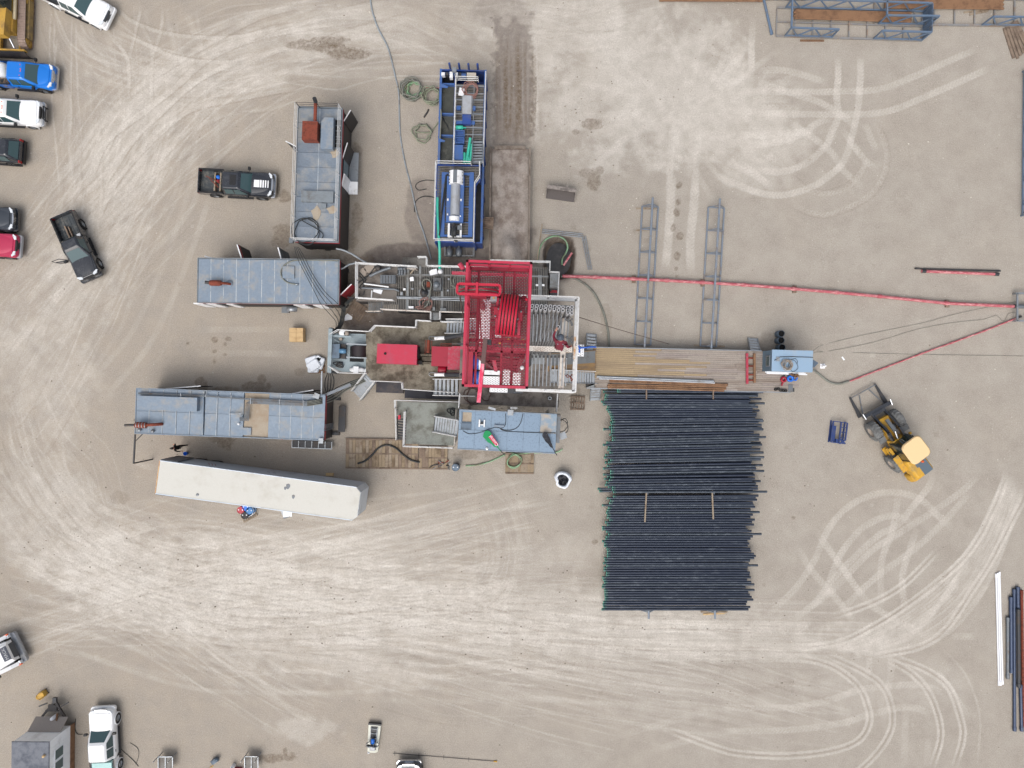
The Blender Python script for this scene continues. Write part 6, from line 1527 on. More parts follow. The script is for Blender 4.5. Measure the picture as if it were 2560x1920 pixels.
for i, q in enumerate(((1616, 973, 1616, 998), (1783, 978, 1783, 998))):
    solow('timber_strip', ['left short timber end between casing and catwalk', 'right short timber end between casing and catwalk'][i], 'timber', MB().bar(P(q[0], q[1], 1.16), P(q[2], q[3], 1.16), .1, .08), M_('wood_old'), 'timber strips on the casing')
mat('rack_grey', (128, 138, 150), .5, .2, .1, (130, 112, 96), .25, 1.5)
def trirack(a, b, lab, m='rack_grey', w=1.3, h=1.0, nb=6, sides=(-1, 1), skip_top=False):
    """triangular pipe rack: two base tubes, one ridge tube, frames"""
    a, b = Vector(a), Vector(b); d = b - a; tt = T('pipe_rack', lab, 'pipe rack', a, 0, 'triangular pipe racks'); u = d.normalized(); s = Vector((-u.y, u.x, 0)) * (w / 2); up = Vector((0, 0, h))
    for k in (-1, 1): tt.p('base_tube', MB().tube([s * k + Vector((0, 0, .08)), d + s * k + Vector((0, 0, .08))], .075, 10), M_(m))
    tt.p('ridge_tube', MB().tube([up - u * .5, d + up + u * .5], .09, 10), M_(m))
    for i in range(nb + 1):
        p = d * (i / nb); fr = tt.p('frame', MB().bar(p + s + Vector((0, 0, .08)), p + up, .07).bar(p - s + Vector((0, 0, .08)), p + up, .07), M_(m))
        tt.p('tie', MB().bar(p + s + Vector((0, 0, .08)), p - s + Vector((0, 0, .08)), .09, .05), M_(m), fr)
    return tt
for i, xx in enumerate((1618, 1782)): trirack(P(xx, 1525, 0), P(xx - 5, 985, 0), ['left pipe rack under the casing stack', 'right pipe rack under the casing stack, its end sticking out below'][i], h=.62, w=1.0, nb=8)
solow('timber_block', 'short plank under the rack end below the casing stack', 'timber', MB().bar(P(1752, 1529, .04), P(1818, 1531, .04), .14, .06), M_('wood')); solow('timber_block', 'second short plank under the rack end, lower of the two', 'timber', MB().bar(P(1758, 1536, .04), P(1812, 1533, .04), .12, .05), M_('tan_box'))
trirack(P(1606, 862), P(1625, 517), 'left triangular steel pipe rack above the catwalk, nearer the rig'); trirack(P(1770, 866), P(1790, 520), 'right triangular steel pipe rack above the catwalk')
for i, (x0, y0, x1, y1) in enumerate(((1735, 863, 1812, 866), (1590, 521, 1640, 522), (1590, 576, 1640, 574))):
    solow('bearer', ['timber bearer at the lower foot of the right pipe rack', 'timber bearer at the top end of the left pipe rack', 'timber bearer second from the top of the left pipe rack'][i], 'timber', MB().bar(P(x0, y0, .03), P(x1, y1, .03), .12, .05), M_('wood'), 'timbers under the pipe racks')

# ================================================================ vehicles
mat('car_white', (232, 234, 236), .3, 0, .02, coat=.5); mat('car_blue', (10, 116, 210), .3, .1, .04, coat=.6); mat('car_black', (34, 38, 46), .25, .1, .05, (66, 68, 72), .15, 1.5, coat=1.0); mat('car_grey', (58, 64, 72), .3, .3, .04, coat=.5); mat('car_red', (176, 40, 78), .35, .1, .05, coat=.5)
mat('bed_liner', (62, 68, 72), .6, .1, .2, (120, 118, 112), .3, 3); mat('lamp_lens', (214, 220, 226), .1, 0, .05, coat=.4); mat('amber', (226, 92, 30), .3, 0, .05); mat('tail_red', (150, 16, 22), .3); mat('trim_black', (22, 23, 26), .5)
def rring(x0, x1, y, z, r, n=4, r2=None):
    """rounded rectangle in plan, counter-clockwise"""
    r2 = r if r2 is None else r2; out = []
    for cx, cy, a0, rr in ((x1 - r, y - r, 0, r), (x0 + r2, y - r2, 90, r2), (x0 + r2, -y + r2, 180, r2), (x1 - r, -y + r, 270, r)):
        for k in range(n + 1):
            a = R(a0 + 90 * k / n); out.append((cx + rr * math.cos(a), cy + rr * math.sin(a), z))
    return out
def vehicle(name, label, cat, loc, ang, paint, L=5.8, Wd=2.0, kind='pickup', marker=False, guard=None, cab=(-.9, 1.4), roofz=1.88, door_open=False, grille='chrome', stripe=False, wheel_r=.4, sunroof=False, bumper='chrome', group='parked vehicles'):
    t = T(name, label, cat, loc, ang, group); h = Wd / 2; x0, x1 = -L / 2, L / 2
    xr, xf = cab                                  # cab rear and windscreen foot
    belt = 1.12; bz = .42
    if kind == 'suv': xr = x0 + .12
    bx = x0 if kind == 'suv' else xr - .03
    t.p('body', MB().loft([rring(bx + .02, x1 - .1, h - .06, bz, .3), rring(bx, x1 - .02, h, bz + .22, .34), rring(bx, x1, h, .85, .36, r2=.08), rring(bx + .01, x1 - .06, h - .05, belt - .06, .4, r2=.08), rring(bx + .03, x1 - .16, h - .1, belt - .01, .42, r2=.08)]), M_(paint))
    # bonnet: crowned sheet
    nx_, ny_ = 6, 8; xs_ = np.linspace(xf - .1, x1 - .3, nx_ + 1); vs = []; fs = []
    for i, xx in enumerate(xs_):
        for j in range(ny_ + 1):
            v = -1 + 2 * j / ny_; yy = v * (h - .14 - .1 * (i / nx_) ** 2); vs.append((xx - .1 * abs(v) ** 3 * (i / nx_), yy, belt + .09 - .07 * abs(v) ** 3 - .05 * (i / nx_) ** 2))
    for i in range(nx_):
        for j in range(ny_): a = i * (ny_ + 1) + j; fs.append((a, a + ny_ + 1, a + ny_ + 2, a + 1))
    bn = t.p('bonnet', MB().add(vs, fs, True).prism([(xf - .1, -h + .12), (x1 - .3, -h + .24), (x1 - .26, 0), (x1 - .3, h - .24), (xf - .1, h - .12)], belt - .05, belt + .03), M_(paint))
    if stripe:
        t.p('stripe', MB().box(xf + .16, -.3, belt + .1, xf + .6, .28, belt + .108), M_('paper'), bn)
        for k in range(4): t.p('stripe', MB().box(xf + .64 + k * .2, -.3, belt + .094 - k * .008, xf + .78 + k * .2 - .02 * k, .28, belt + .104 - k * .008), M_('paper'), bn)
    # cab
    zr = roofz; ra, rf_ = xr + (.12 if kind == 'pickup' else .42), xf - .78; w0, w1 = h - .1, h - .3
    cb = t.p('cab', MB().loft([rring(xr, xf, w0, belt - .02, .12), rring((xr + ra) / 2, (xf + rf_) / 2, (w0 + w1) / 2 + .02, (belt + zr) / 2, .14), rring(ra, rf_, w1, zr - .07, .16), rring(ra + .1, rf_ - .1, w1 - .1, zr, .16)]), M_(paint))
    e = .012
    def pane(nm, a, b, c, d): t.p(nm, MB().quad(a, b, c, d, .008), M_('glass'), cb)
    zb, zt = belt + .03, zr - .12
    def side(x, z, s): k = (z - belt) / (zr - .07 - belt); return s * (w0 + (w1 - w0) * k + .035)
    fx = lambda z: xf + (rf_ - xf) * (z - belt) / (zr - .07 - belt) + .03
    rx = lambda z: xr + (ra - xr) * (z - belt) / (zr - .07 - belt) - .03
    pane('windscreen', (fx(zb), -w0 + .13, zb), (fx(zb), w0 - .13, zb), (fx(zt), w1 - .12, zt), (fx(zt), -w1 + .12, zt))
    pane('rear_window', (rx(zb), w0 - .15, zb), (rx(zb), -w0 + .15, zb), (rx(zt), -w1 + .14, zt), (rx(zt), w1 - .14, zt))
    spl = [xr + .18, (xr + xf - .3) / 2, xf - .35] if xf - xr > 1.9 else [xr + .25, xf - .35]
    if kind == 'suv': spl = [xr + .3, xr + 1.3, xf - 1.4, xf - .35]
    for s in (-1, 1):
        for a, b in zip(spl[:-1], spl[1:]):
            la, lb_ = a + .04 + (ra - xr) * .6 * (a == spl[0]), b - .04
            tb_ = min(lb_ - .05, rf_ - .02) if b == spl[-1] else lb_
            q = [(la - .02, side(0, zb, s), zb), (lb_ + (.1 if b == spl[-1] else 0), side(0, zb, s), zb), (tb_, side(0, zt, s), zt), (la + .03, side(0, zt, s), zt)]
            if s > 0: q = q[::-1]
            pane('side_window', *q)
        mr = t.p('mirror', MB().box(xf - .32, s * (h + .02), belt + .06, xf - .16, s * (h + .26), belt + .27), M_('trim_black'))
        t.p('mirror_arm', MB().bar((xf - .25, s * (h - .08), belt + .08), (xf - .25, s * (h + .05), belt + .12), .05), M_('trim_black'), mr)
        t.p('door_handle', MB().box(xr + .5, s * (h - .005), .93, xr + .68, s * (h + .03), .97), M_('trim_black'))
        t.p('headlight', MB().prism([(x1 - .34, s * (h - .05)), (x1 - .1, s * (h - .22)), (x1 - .05, s * (h - .48)), (x1 - .2, s * (h - .5)), (x1 - .36, s * (h - .2))], .78, belt - .002), M_('lamp_lens'))
        t.p('tail_light', MB().box(x0 - .01, s * (h - .2), .8, x0 + .08, s * (h - .02), 1.15), M_('tail_red'))
        t.p('running_board', MB().box(xr + .1, s * (h - .05), .36, xf - .1, s * (h + .1), .42), M_('trim_black'))
        for xx in (x0 + L * .2, x1 - L * .17):
            ar = t.p('wheel_arch', MB().lathe([(wheel_r * 1.0, -.08), (wheel_r * 1.18, -.08), (wheel_r * 1.18, .06)], (xx, s * (h - .03), wheel_r), 20, 'y'), M_('trim_black' if paint != 'car_white' else paint))
            wheel(t, xx, s * (h - .1), wheel_r, .28, out=s)
    t.p('grille', MB().prism([(x1 - .12, -h + .5), (x1 - .02, -h + .52), (x1 + .02, 0), (x1 - .02, h - .52), (x1 - .12, h - .5)], .7, belt - .03), M_(grille))
    t.p('front_bumper', MB().loft([rring(x1 - .35, x1 + .1, h - .02, .45, .18), rring(x1 - .35, x1 + .14, h, .55, .2), rring(x1 - .35, x1 + .1, h - .02, .7, .18)]), M_(bumper))
    if guard:
        g = t.p('brush_guard', MB().tube([(x1 + .2, -.5, .5), (x1 + .24, -.5, 1.15), (x1 + .24, .5, 1.15), (x1 + .2, .5, .5)], .05, 8).tube([(x1 + .22, -.5, .8), (x1 + .22, .5, .8)], .04, 8), M_('trim_black'))
    if marker:
        for k in (-.6, -.15, 0, .15, .6): t.p('marker_light', MB().box(rf_ - .2 - .1 * abs(k), k * w1 - .03, zr - .03, rf_ - .13 - .1 * abs(k), k * w1 + .03, zr + .025), M_('amber'), cb)
    if sunroof: t.p('sunroof', MB().box(rf_ - .75, -.4, zr + .002, rf_ - .25, .4, zr + .012), M_('trim_black'), cb)
    if kind == 'pickup':
        y_ = h - .02
        t.p('bed_floor', MB().box(x0 + .05, -y_ + .09, .7, xr - .04, y_ - .09, .76), M_('bed_liner'))
        for k in range(7): yy = -y_ + .2 + k * (2 * y_ - .4) / 6; t.p('bed_rib', MB().box(x0 + .1, yy - .04, .761, xr - .1, yy + .04, .785), M_('bed_liner'))
        for s in (-1, 1):
            t.p('bed_side', MB().box(x0 + .02, s * (y_ - .08), .5, xr - .035, s * y_, 1.22), M_(paint)); t.p('bed_cap', MB().box(x0 + .02, s * (y_ - .1), 1.221, xr - .035, s * (y_ + .01), 1.25), M_('trim_black'))
        t.p('tailgate', MB().box(x0, -y_ + .085, .6, x0 + .07, y_ - .085, 1.23), M_(paint)); t.p('rear_bumper', MB().box(x0 - .16, -h + .08, .45, x0 + .01, h - .08, .6), M_(bumper))
    else:
        t.p('rear_bumper', MB().box(x0 - .08, -h + .06, .45, x0 + .02, h - .06, .75), M_('trim_black'))
    if door_open:
        s = -1; d = t.p('open_door', MB().quad((xf - .35, s * h, .5), (xf - .55, s * (h + 1.0), .5), (xf - .55, s * (h + 1.0), 1.1), (xf - .35, s * h, 1.1), .07), M_(paint))
        t.p('door_frame', MB().tube([(xf - .38, s * h, 1.1), (xf - .5, s * (h + .35), 1.72), (xf - .55, s * (h + .95), 1.66), (xf - .56, s * (h + 1.0), 1.1)], .03, 6), M_(paint), d)
    return t
def vpos(px, py, ang, L, z=.6):
    """place by where the front of the vehicle shows"""
    p = P(px, py, z); return (p.x - math.cos(ang) * L / 2, p.y - math.sin(ang) * L / 2, 0)
a = R(-25.6); vehicle('pickup_truck', 'white pickup with dark grille cut off by the top edge of the photo', 'pickup', vpos(276, 48, a, 5.8), a, 'car_white', grille='car_grey', bumper='car_white')
a = R(-4); t = vehicle('pickup_truck', 'bright blue pickup with amber roof marker lights and white tank in its bed', 'pickup', vpos(142, 197, a, 6.0), a, 'car_blue', L=6.0, marker=True, wheel_r=.44, cab=(-.35, 1.9))
t.p('bed_tank', MB().lathe([(0, -.55), (.4, -.5), (.5, -.3), (.5, .3), (.4, .5), (0, .55)], (-.98, .12, 1.28), 16, 'y'), M_('white_paint')); t.p('bed_cargo', coil((-.9, -.6, 0), .25, 2, .05, 'x', .1, 3, zc=.8), M_('wood_old'))
a = R(-3); vehicle('pickup_truck', 'white pickup with black brush guard, just below the blue one', 'pickup', vpos(111, 287, a, 5.9), a, 'car_white', L=5.9, marker=True, guard=True, grille='trim_black')
a = R(176); p = P(57, 378, .8); vehicle('suv', 'black sport utility parked nose-in, showing only its rear at the left edge', 'suv', (p.x - 2.4, p.y + .1, 0), a, 'car_black', L=4.8, Wd=1.95, kind='suv', cab=(-2, .9), wheel_r=.42)
a = R(-1); t = vehicle('suv', 'dark grey sport utility with slotted chrome grille beside the red one', 'suv', vpos(44, 550, a, 4.7), a, 'car_grey', L=4.7, Wd=1.9, kind='suv', cab=(-2, .75), bumper='car_black')
for k in range(7): t.p('grille_slot', MB().box(2.36, -.42 + k * .12, .72, 2.385, -.36 + k * .12, 1.04), M_('black_void'))
a = R(-4); vehicle('pickup_truck', 'red pickup with silver bumper peeking in at the left edge', 'pickup', vpos(52, 617, a, 5.4), a, 'car_red', L=5.4, Wd=1.9, grille='trim_black', bumper='alu')
a = R(-66.5); t = vehicle('pickup_truck', 'black pickup standing askew with its passenger door open', 'pickup', vpos(231, 696, a, 5.5), a, 'car_black', L=5.5, Wd=1.9, door_open=True, bumper='car_black', grille='trim_black', cab=(-.55, 1.2))
for q, m_ in (((-.75, .55, .3, .22), 'paper'), ((-.5, -.6, .22, .22), 'yellow'), ((-1.3, -.2, .1, 1.1), 'wood_old'), ((-1.25, 0.05, .08, .9), 'wood_old')): t.p('bed_cargo', MB().box(q[0] - q[3] / 2, q[1] - q[2] / 2, .78, q[0] + q[3] / 2, q[1] + q[2] / 2, .98), M_(m_))
a = R(-3.2); t = vehicle('pickup_truck', 'black crew-cab pickup with white bonnet stripes by the railed house', 'pickup', vpos(687, 466, a, 5.95), a, 'car_black', L=5.95, stripe=True, sunroof=True, cab=(-.95, 1.35))
t.p('bed_crate', MB().box(-1.25, -.75, .79, -1.15, .7, 1.15).box(-1.7, -.75, .79, -1.6, .7, 1.15), M_('wood')); t.p('bed_cargo', MB().bar((-2.4, .4, 1.1), (-1.2, -.1, 1.2), .06).bar((-2.1, .2, 1.1), (-1.3, -.5, 1.2), .06), M_('rust')); t.p('bed_cargo', MB().lathe([(0, .3), (.14, .28), (.16, 0)], (-1.4, .35, .95), 10), M_('bright_blue')); t.p('bed_cargo', MB().lathe([(0, .25), (.12, .22), (.14, 0)], (-1.4, .05, .95), 10), M_('rig_red'))
a = R(93); t = vehicle('pickup_truck', 'white pickup with pale canopy goods in its bed, beside the office trailer', 'pickup', vpos(259, 1768, a, 5.9), a, 'car_white', L=5.9, cab=(-1.0, 1.35), wheel_r=.43, bumper='car_white')
t.p('bed_cargo', MB().box(-2.6, -.8, .8, -1.2, .75, 1.3), mat('cargo_teal', (168, 206, 204), .5)); a = R(90); vehicle('pickup_truck', 'grey pickup with oval badge showing only its nose at the bottom edge', 'pickup', vpos(1023, 1903, a, 5.8), a, 'car_grey', bumper='chrome', grille='chrome').p('badge', MB().prism([(2.92 + .03 * math.sin(k), .2 * math.cos(k)) for k in np.linspace(0, 5.9, 10)], .95, 1.13), M_('alu'))
# --- white highway tractor nose at the left edge
a = R(26); p = P(38, 1622, 1.2); t = T('tractor_truck', 'white highway truck nose with dark lettered grille at the lower left edge', 'truck', (p.x - 2.0 * math.cos(a), p.y - 2.0 * math.sin(a), 0), a, 'parked vehicles')
hd = t.p('hood', MB().loft([[(x_, s * w_, z_) for s, z_ in ((-1, 1.0), (1, 1.0), (1, zt_ - .25), (.72, zt_), (-.72, zt_), (-1, zt_ - .25))] for x_, w_, zt_ in ((1.85, .82, 1.75), (.4, .98, 1.95), (-1.2, 1.08, 2.1))], False), M_('car_white'))
t.p('grille', MB().quad((1.9, -.62, 1.0), (1.9, .62, 1.0), (1.72, .56, 1.78), (1.72, -.56, 1.78), .06), M_('car_grey'))
t.p('grille_top', MB().quad((1.86, -.58, 1.755), (1.86, .58, 1.755), (1.3, .56, 1.83), (1.3, -.56, 1.83), .012), mat('mesh_grey', (74, 78, 90), .6, .2, .2, bscale=60))
lettering(t, 'MACK', .34, (1.6, 0, 1.822), Matrix.Rotation(R(7), 4, 'Y') @ Matrix.Rotation(R(90), 4, 'Z'), 'alu')
for s in (-1, 1):
    t.p('fender', MB().loft([[(x_, s * 1.18 + q * .16, z_) for q, z_ in ((-1, .6), (1, .6), (.9, zt_), (-.9, zt_ + .08))] for x_, zt_ in ((1.75, 1.15), (1.2, 1.35), (.2, 1.4), (-.6, 1.2))], False), M_('car_white')); t.p('head_lamp', MB().box(1.72, s * 1.0, .85, 1.86, s * 1.25, 1.15), M_('lamp_lens')); t.p('marker', MB().box(1.6, s * 1.22, .95, 1.84, s * 1.36, 1.16), M_('amber'))
    wheel(t, .9, s * 1.05, .52, .32, out=s); t.p('hood_gap', MB().bar((1.75, s * .88, 1.5), (-1.1, s * 1.02, 1.72), .1, .04), M_('car_grey'), hd)
    t.p('mirror', MB().box(.1, s * 1.36, 1.4, .2, s * 1.55, 1.7).bar((.15, s * 1.2, 1.35), (.15, s * 1.4, 1.5), .04), M_('trim_black'))
t.p('bumper', MB().loft([rring(1.7, 2.1, 1.28, .4, .2), rring(1.7, 2.15, 1.3, .55, .22), rring(1.7, 2.1, 1.28, .72, .2)]), M_('alu')); t.p('cab', MB().loft([rring(-3.0, -1.1, 1.15, 1.0, .1), rring(-3.0, -1.15, 1.15, 2.0, .12), rring(-2.9, -1.6, 1.05, 2.85, .2)]), M_('car_white'))
t.p('windscreen', MB().quad((-1.12, -.95, 2.0), (-1.12, .95, 2.0), (-1.5, .88, 2.7), (-1.5, -.88, 2.7), .02), M_('glass'))

# ================================================================ wheel loader with forks
ZF = zone(2100, 960, 6.635)
ar = R(127); af = R(119)
p = ZF(905, 960, .8); t = T('wheel_loader', 'yellow wheel loader with dark pipe forks and cream cab roof', 'loader', (p.x, p.y, 0), ar)
cs = math.cos(af - ar); sn = math.sin(af - ar)
def fr(x, y): return (x * cs - y * sn, x * sn + y * cs)      # front frame is steered a little
def big_wheel(x, y, side, front):
    rr, w = .78, .62; c = fr(x, y) if front else (x, y); an = (af - ar) if front else 0
    prof = [(rr * .5, -w / 2), (rr * .9, -w / 2), (rr * .98, -w * .38), (rr, -w * .15), (rr, w * .15), (rr * .98, w * .38), (rr * .9, w / 2), (rr * .5, w / 2)]
    o = t.p('tyre', MB().lathe(prof, (c[0], c[1], rr), 26, 'y', ang=an), mat('tyre_dusty', (112, 114, 114), .9, 0, .15, (84, 82, 80), .35, 3))
    mb = MB()
    for k in range(18):
        q = 2 * math.pi * k / 18
        for sd in (-1, 1):
            l0 = Vector((rr * 1.0 * math.cos(q), sd * .02, rr * 1.0 * math.sin(q))); l1 = Vector((rr * 1.0 * math.cos(q + .22), sd * w * .46, rr * 1.0 * math.sin(q + .22)))
            f_ = lambda v: (v.x * math.cos(an) - v.y * math.sin(an) + c[0], v.x * math.sin(an) + v.y * math.cos(an) + c[1], v.z + rr)
            mb.bar(f_(l0), f_(l1), .07, .06)
    t.p('tread', mb, M_('tyre_dusty'), o); t.p('rim', MB().lathe([(.02, .16 * side), (.12, .16 * side), (.2, .05 * side), (rr * .42, .1 * side), (rr * .52, .28 * side)], (c[0], c[1], rr), 20, 'y', ang=an), M_('sack_grey'), o)
for sd in (-1, 1): big_wheel(1.55, sd * 1.02, sd, True); big_wheel(-1.35, sd * 1.02, sd, False)
t.p('rear_frame', MB().box(-2.5, -.5, .6, .1, .5, 1.1), M_('yellow')); mb = MB().prism([fr(*q) for q in ((-.1, -.45), (2.2, -.45), (2.2, .45), (-.1, .45))], .55, 1.05); t.p('front_frame', mb, M_('yellow'))
t.p('engine_cover', MB().loft([rring(-3.05, -1.3, .78, 1.0, .12), rring(-3.1, -1.3, .8, 1.5, .15), rring(-3.0, -1.3, .74, 2.05, .15), rring(-2.85, -1.4, .62, 2.12, .12)]), M_('yellow'))
dc = t.p('hood_top', MB().prism([(-3.0, -.62), (-1.35, -.62), (-1.35, .3), (-2.2, .3), (-2.2, .15), (-3.0, .15)], 2.1, 2.16), mat('hood_slate', (92, 106, 118), .45, .2, .08)); a_ = (-2.0, -.3, 2.16); t.p('beacon', MB().lathe([(0, .16), (.08, .13), (.1, 0)], a_, 12), M_('amber'), dc)
t.p('counterweight', MB().loft([rring(-3.35, -2.6, .95, .6, .2), rring(-3.4, -2.6, .98, 1.0, .22), rring(-3.3, -2.6, .9, 1.45, .2)]), M_('yellow'))
for sd in (-1, 1):
    t.p('rear_fender', MB().box(-2.1, sd * .72, 1.5, -.7, sd * 1.2, 1.6), M_('yellow')); st_ = t.p('steps', MB().box(-.65, sd * .75, .5, .05, sd * 1.1, .62).box(-.6, sd * .75, .85, 0, sd * 1.0, .95).box(-.6, sd * .75, 1.2, 0, sd * .95, 1.3), M_('yellow'))
    t.p('cab_rail', MB().tube([(-.7, sd * 1.15, .6), (-.7, sd * 1.2, 1.6), (-.1, sd * 1.15, 1.6)], .025, 6), M_('steel_dark'))
cb = t.p('cab', MB().loft([rring(-1.25, .3, .68, 1.3, .12), rring(-1.25, .42, .72, 1.9, .12), rring(-1.2, .15, .7, 3.2, .14)]), mat('cab_glass', (30, 44, 42), .12, 0, .1, coat=.3))
for q in ((.4, .7, .12, .68), (.4, -.7, .12, -.68), (-1.22, .7, -1.18, .68), (-1.22, -.7, -1.18, -.68), (-.4, .73, -.42, .7), (-.4, -.73, -.42, -.7)): t.p('cab_pillar', MB().bar((q[0], q[1], 1.5), (q[2], q[3], 3.2), .07), M_('trim_black'), cb)
t.p('cab_roof', MB().loft([rring(-1.4, .35, .86, 3.18, .38), rring(-1.45, .4, .9, 3.28, .4), rring(-1.38, .32, .82, 3.36, .38)]), mat('roof_cream', (226, 196, 148), .5, 0, .03, coat=.2), cb)
for sd in (-1, 1):
    l_ = [fr(.25, sd * .48) + (1.75,), fr(1.2, sd * .46) + (1.75,), fr(2.0, sd * .5) + (1.2,), fr(2.75, sd * .5) + (.75,)]
    am = t.p('lift_arm', MB().bar(l_[0], l_[1], .14, .34).bar(l_[1], l_[2], .14, .34).bar(l_[2], l_[3], .14, .3), M_('car_black'))
    t.p('lift_cylinder', MB().tube([fr(.5, sd * .3) + (1.0,), fr(1.5, sd * .34) + (1.45,)], .08, 10), M_('chrome'), am)
t.p('tower', MB().prism([fr(*q) for q in ((.05, -.6), (.45, -.6), (.45, .6), (.05, .6))], 1.0, 1.95), M_('yellow')); t.p('bell_crank', MB().bar(fr(1.0, 0) + (1.85,), fr(2.1, 0) + (1.5,), .25, .2), M_('steel_grey')); t.p('tilt_cylinder', MB().tube([fr(.35, .1) + (1.85,), fr(1.1, .05) + (1.95,)], .09, 10), M_('chrome')); t.p('lamp', MB().box(*fr(.3, -1.05), 1.75, fr(.3, -1.05)[0] + .15, fr(.3, -1.05)[1] + .18, 1.95), M_('yellow'))
for sd in (-1, 1): t.p('front_fender', MB().prism([fr(*q) for q in ((.55, sd * .75), (1.0, sd * .75), (1.0, sd * 1.32), (.55, sd * 1.32))], 1.35, 1.42), M_('tyre_dusty'))
fk = t.p('fork_carriage', MB().bar(fr(2.95, -1.25) + (.7,), fr(2.95, 1.2) + (.7,), .3, .4).bar(fr(2.75, -.6) + (.8,), fr(2.75, .6) + (.8,), .25, .3), M_('car_black'))
for sd in (-1, 1):
    f_ = t.p('fork', MB().quad(fr(2.9, sd * 1.2 - .17) + (.15,), fr(4.7, sd * 1.15 - .06) + (.12,), fr(4.7, sd * 1.15 + .06) + (.12,), fr(2.9, sd * 1.2 + .17) + (.15,), .1), M_('steel_dark'))
    t.p('clamp_cylinder', MB().tube([fr(2.75, sd * 1.2) + (1.0,), fr(3.25, sd * 1.25) + (1.05,)], .06, 8), M_('chrome'), f_)
    t.p('brace', MB().bar(fr(3.05, sd * .95) + (.3,), fr(4.55, sd * .45) + (.3,), .07), M_('steel_grey'), f_)
t.p('front_bar', MB().bar(fr(4.65, -1.1) + (.3,), fr(4.65, 1.1) + (.3,), .08), M_('steel_grey'))
# ================================================================ bulldozer in the corner
p = P(40, 60, 0); t = T('bulldozer', 'dirty yellow bulldozer with steel tracks and blade in the top left corner', 'bulldozer', (p.x, p.y, 0), R(-92))
mat('dozer_yellow', (184, 146, 62), .6, 0, .12, (140, 112, 70), .35, 1.4); mat('track_steel', (150, 132, 122), .75, .2, .15, (110, 96, 88), .35, 2)
t.p('body', MB().box(-1.6, -.8, .7, 1.3, .8, 1.5).prism([(-.2, -.75), (1.9, -.62), (1.9, .62), (-.2, .75)], 1.5, 2.2), M_('dozer_yellow')); t.p('cab', MB().loft([rring(-1.6, -.1, .75, 1.6, .1), rring(-1.5, -.25, .66, 3.0, .12)]), M_('cab_glass')); t.p('cab_roof', MB().loft([rring(-1.65, -.1, .8, 3.0, .15), rring(-1.6, -.15, .75, 3.12, .15)]), mat('dozer_cream', (204, 192, 162), .6))
for sd in (-1, 1):
    t.p('track_frame', MB().box(-1.6, sd * 1.0, .3, 1.5, sd * 1.62, .8), mat('dozer_dust', (146, 124, 78), .8, 0, .15, (112, 98, 78), .4, 2)); t.p('side_plate', MB().box(-1.3, sd * .76, 1.35, .3, sd * .98, 1.5), M_('dozer_cream' if sd > 0 else 'dozer_yellow'))
    for sx, rr_ in ((-1.75, .52), (1.75, .42)): t.p('sprocket', MB().lathe([(.05, -.28), (rr_, -.25), (rr_, .25), (.05, .28)], (sx, sd * 1.2, rr_ + .07), 18, 'y'), M_('dozer_yellow'))
    loop = [(x_, 1.12 - .08 * (x_ + 1.75) / 3.5) for x_ in np.linspace(-1.75, 1.75, 18)] + [(1.75 + .46 * math.cos(q), .5 + .46 * math.sin(q)) for q in np.linspace(1.2, -1.2, 5)] + [(x_, .04) for x_ in np.linspace(1.75, -1.75, 18)] + [(-1.75 - .54 * math.cos(q), .58 - .54 * math.sin(q)) for q in np.linspace(1.2, -1.2, 5)]
    for (q0, q1) in zip(loop, loop[1:] + loop[:1]):
        c = Vector(((q0[0] + q1[0]) / 2, sd * 1.2, (q0[1] + q1[1]) / 2)); d = Vector((q1[0] - q0[0], 0, q1[1] - q0[1]))
        if d.length > .02: t.p('track_shoe', MB().bar(c - d * .46, c + d * .46, .62, .06), M_('track_steel'))
bl = t.p('blade', MB().loft([[(2.75 + .25 * math.cos(q) - .06 * k, sd * 1.65, .05 + 1.2 * (q + 1.2) / 2.4) for k, rng_ in ((0, np.linspace(-1.2, 1.2, 6)), (1, np.linspace(1.2, -1.2, 6))) for q in rng_] for sd in (-1, 1)], False), M_('wall_charcoal')); t.p('blade_back', MB().box(2.62, -1.65, .9, 2.72, 1.65, 1.3), M_('dozer_yellow'), bl)
for sd in (-1, 1): t.p('push_arm', MB().bar((0, sd * .8, .5), (2.6, sd * .8, .5), .14, .24), M_('dozer_yellow')); t.p('lift_ram', MB().tube([(1.5, sd * .5, 1.7), (2.6, sd * .7, .9)], .07, 10), M_('chrome'))

# ================================================================ flow lines and cables on the ground
ZN = zone(2200, 620, 4.608); ZP = zone(2400, 1400, 3.606); ZV = zone(1640, 0, 2.404); Z12 = zone(2040, 940, 5.53); ZO = zone(0, 1540, 4.365); ZG = zone(380, 1790, 3.687); ZU = zone(340, 1760, 2.404)
mat('line_red', (168, 80, 90), .5, 0, .12, (206, 152, 152), .42, 2.2, streak=(1, 3, 1)); mat('brass', (116, 92, 52), .5, .5, .1)
def flowline(nm, lab, cat, pts, r, m, z):
    a = P(*pts[0], 0); t = T(nm, lab, cat, a)
    for p, q in zip(pts[:-1], pts[1:]):
        A, B = t.l(P(*p, z)), t.l(P(*q, z)); u = (B - A).normalized()
        t.p('pipe_section', MB().tube([A + u * .1, B - u * .1], r, 12), M_(m)); t.p('hammer_union', MB().tube([B - u * .18, B + u * .12], r * 1.3, 12), M_(m if q != pts[-1] else 'steel_dark'))
    return t
t = flowline('flare_line', 'long thick red pipe line running from the rig to the right edge', 'pipe line', [(1403, 690), (1490, 693), (1584, 697), (1668, 701), (1756, 706), (1860, 712), (1985, 722), (2092, 731), (2200, 741), (2366, 758), (2540, 766)], .13, 'line_red', .3)
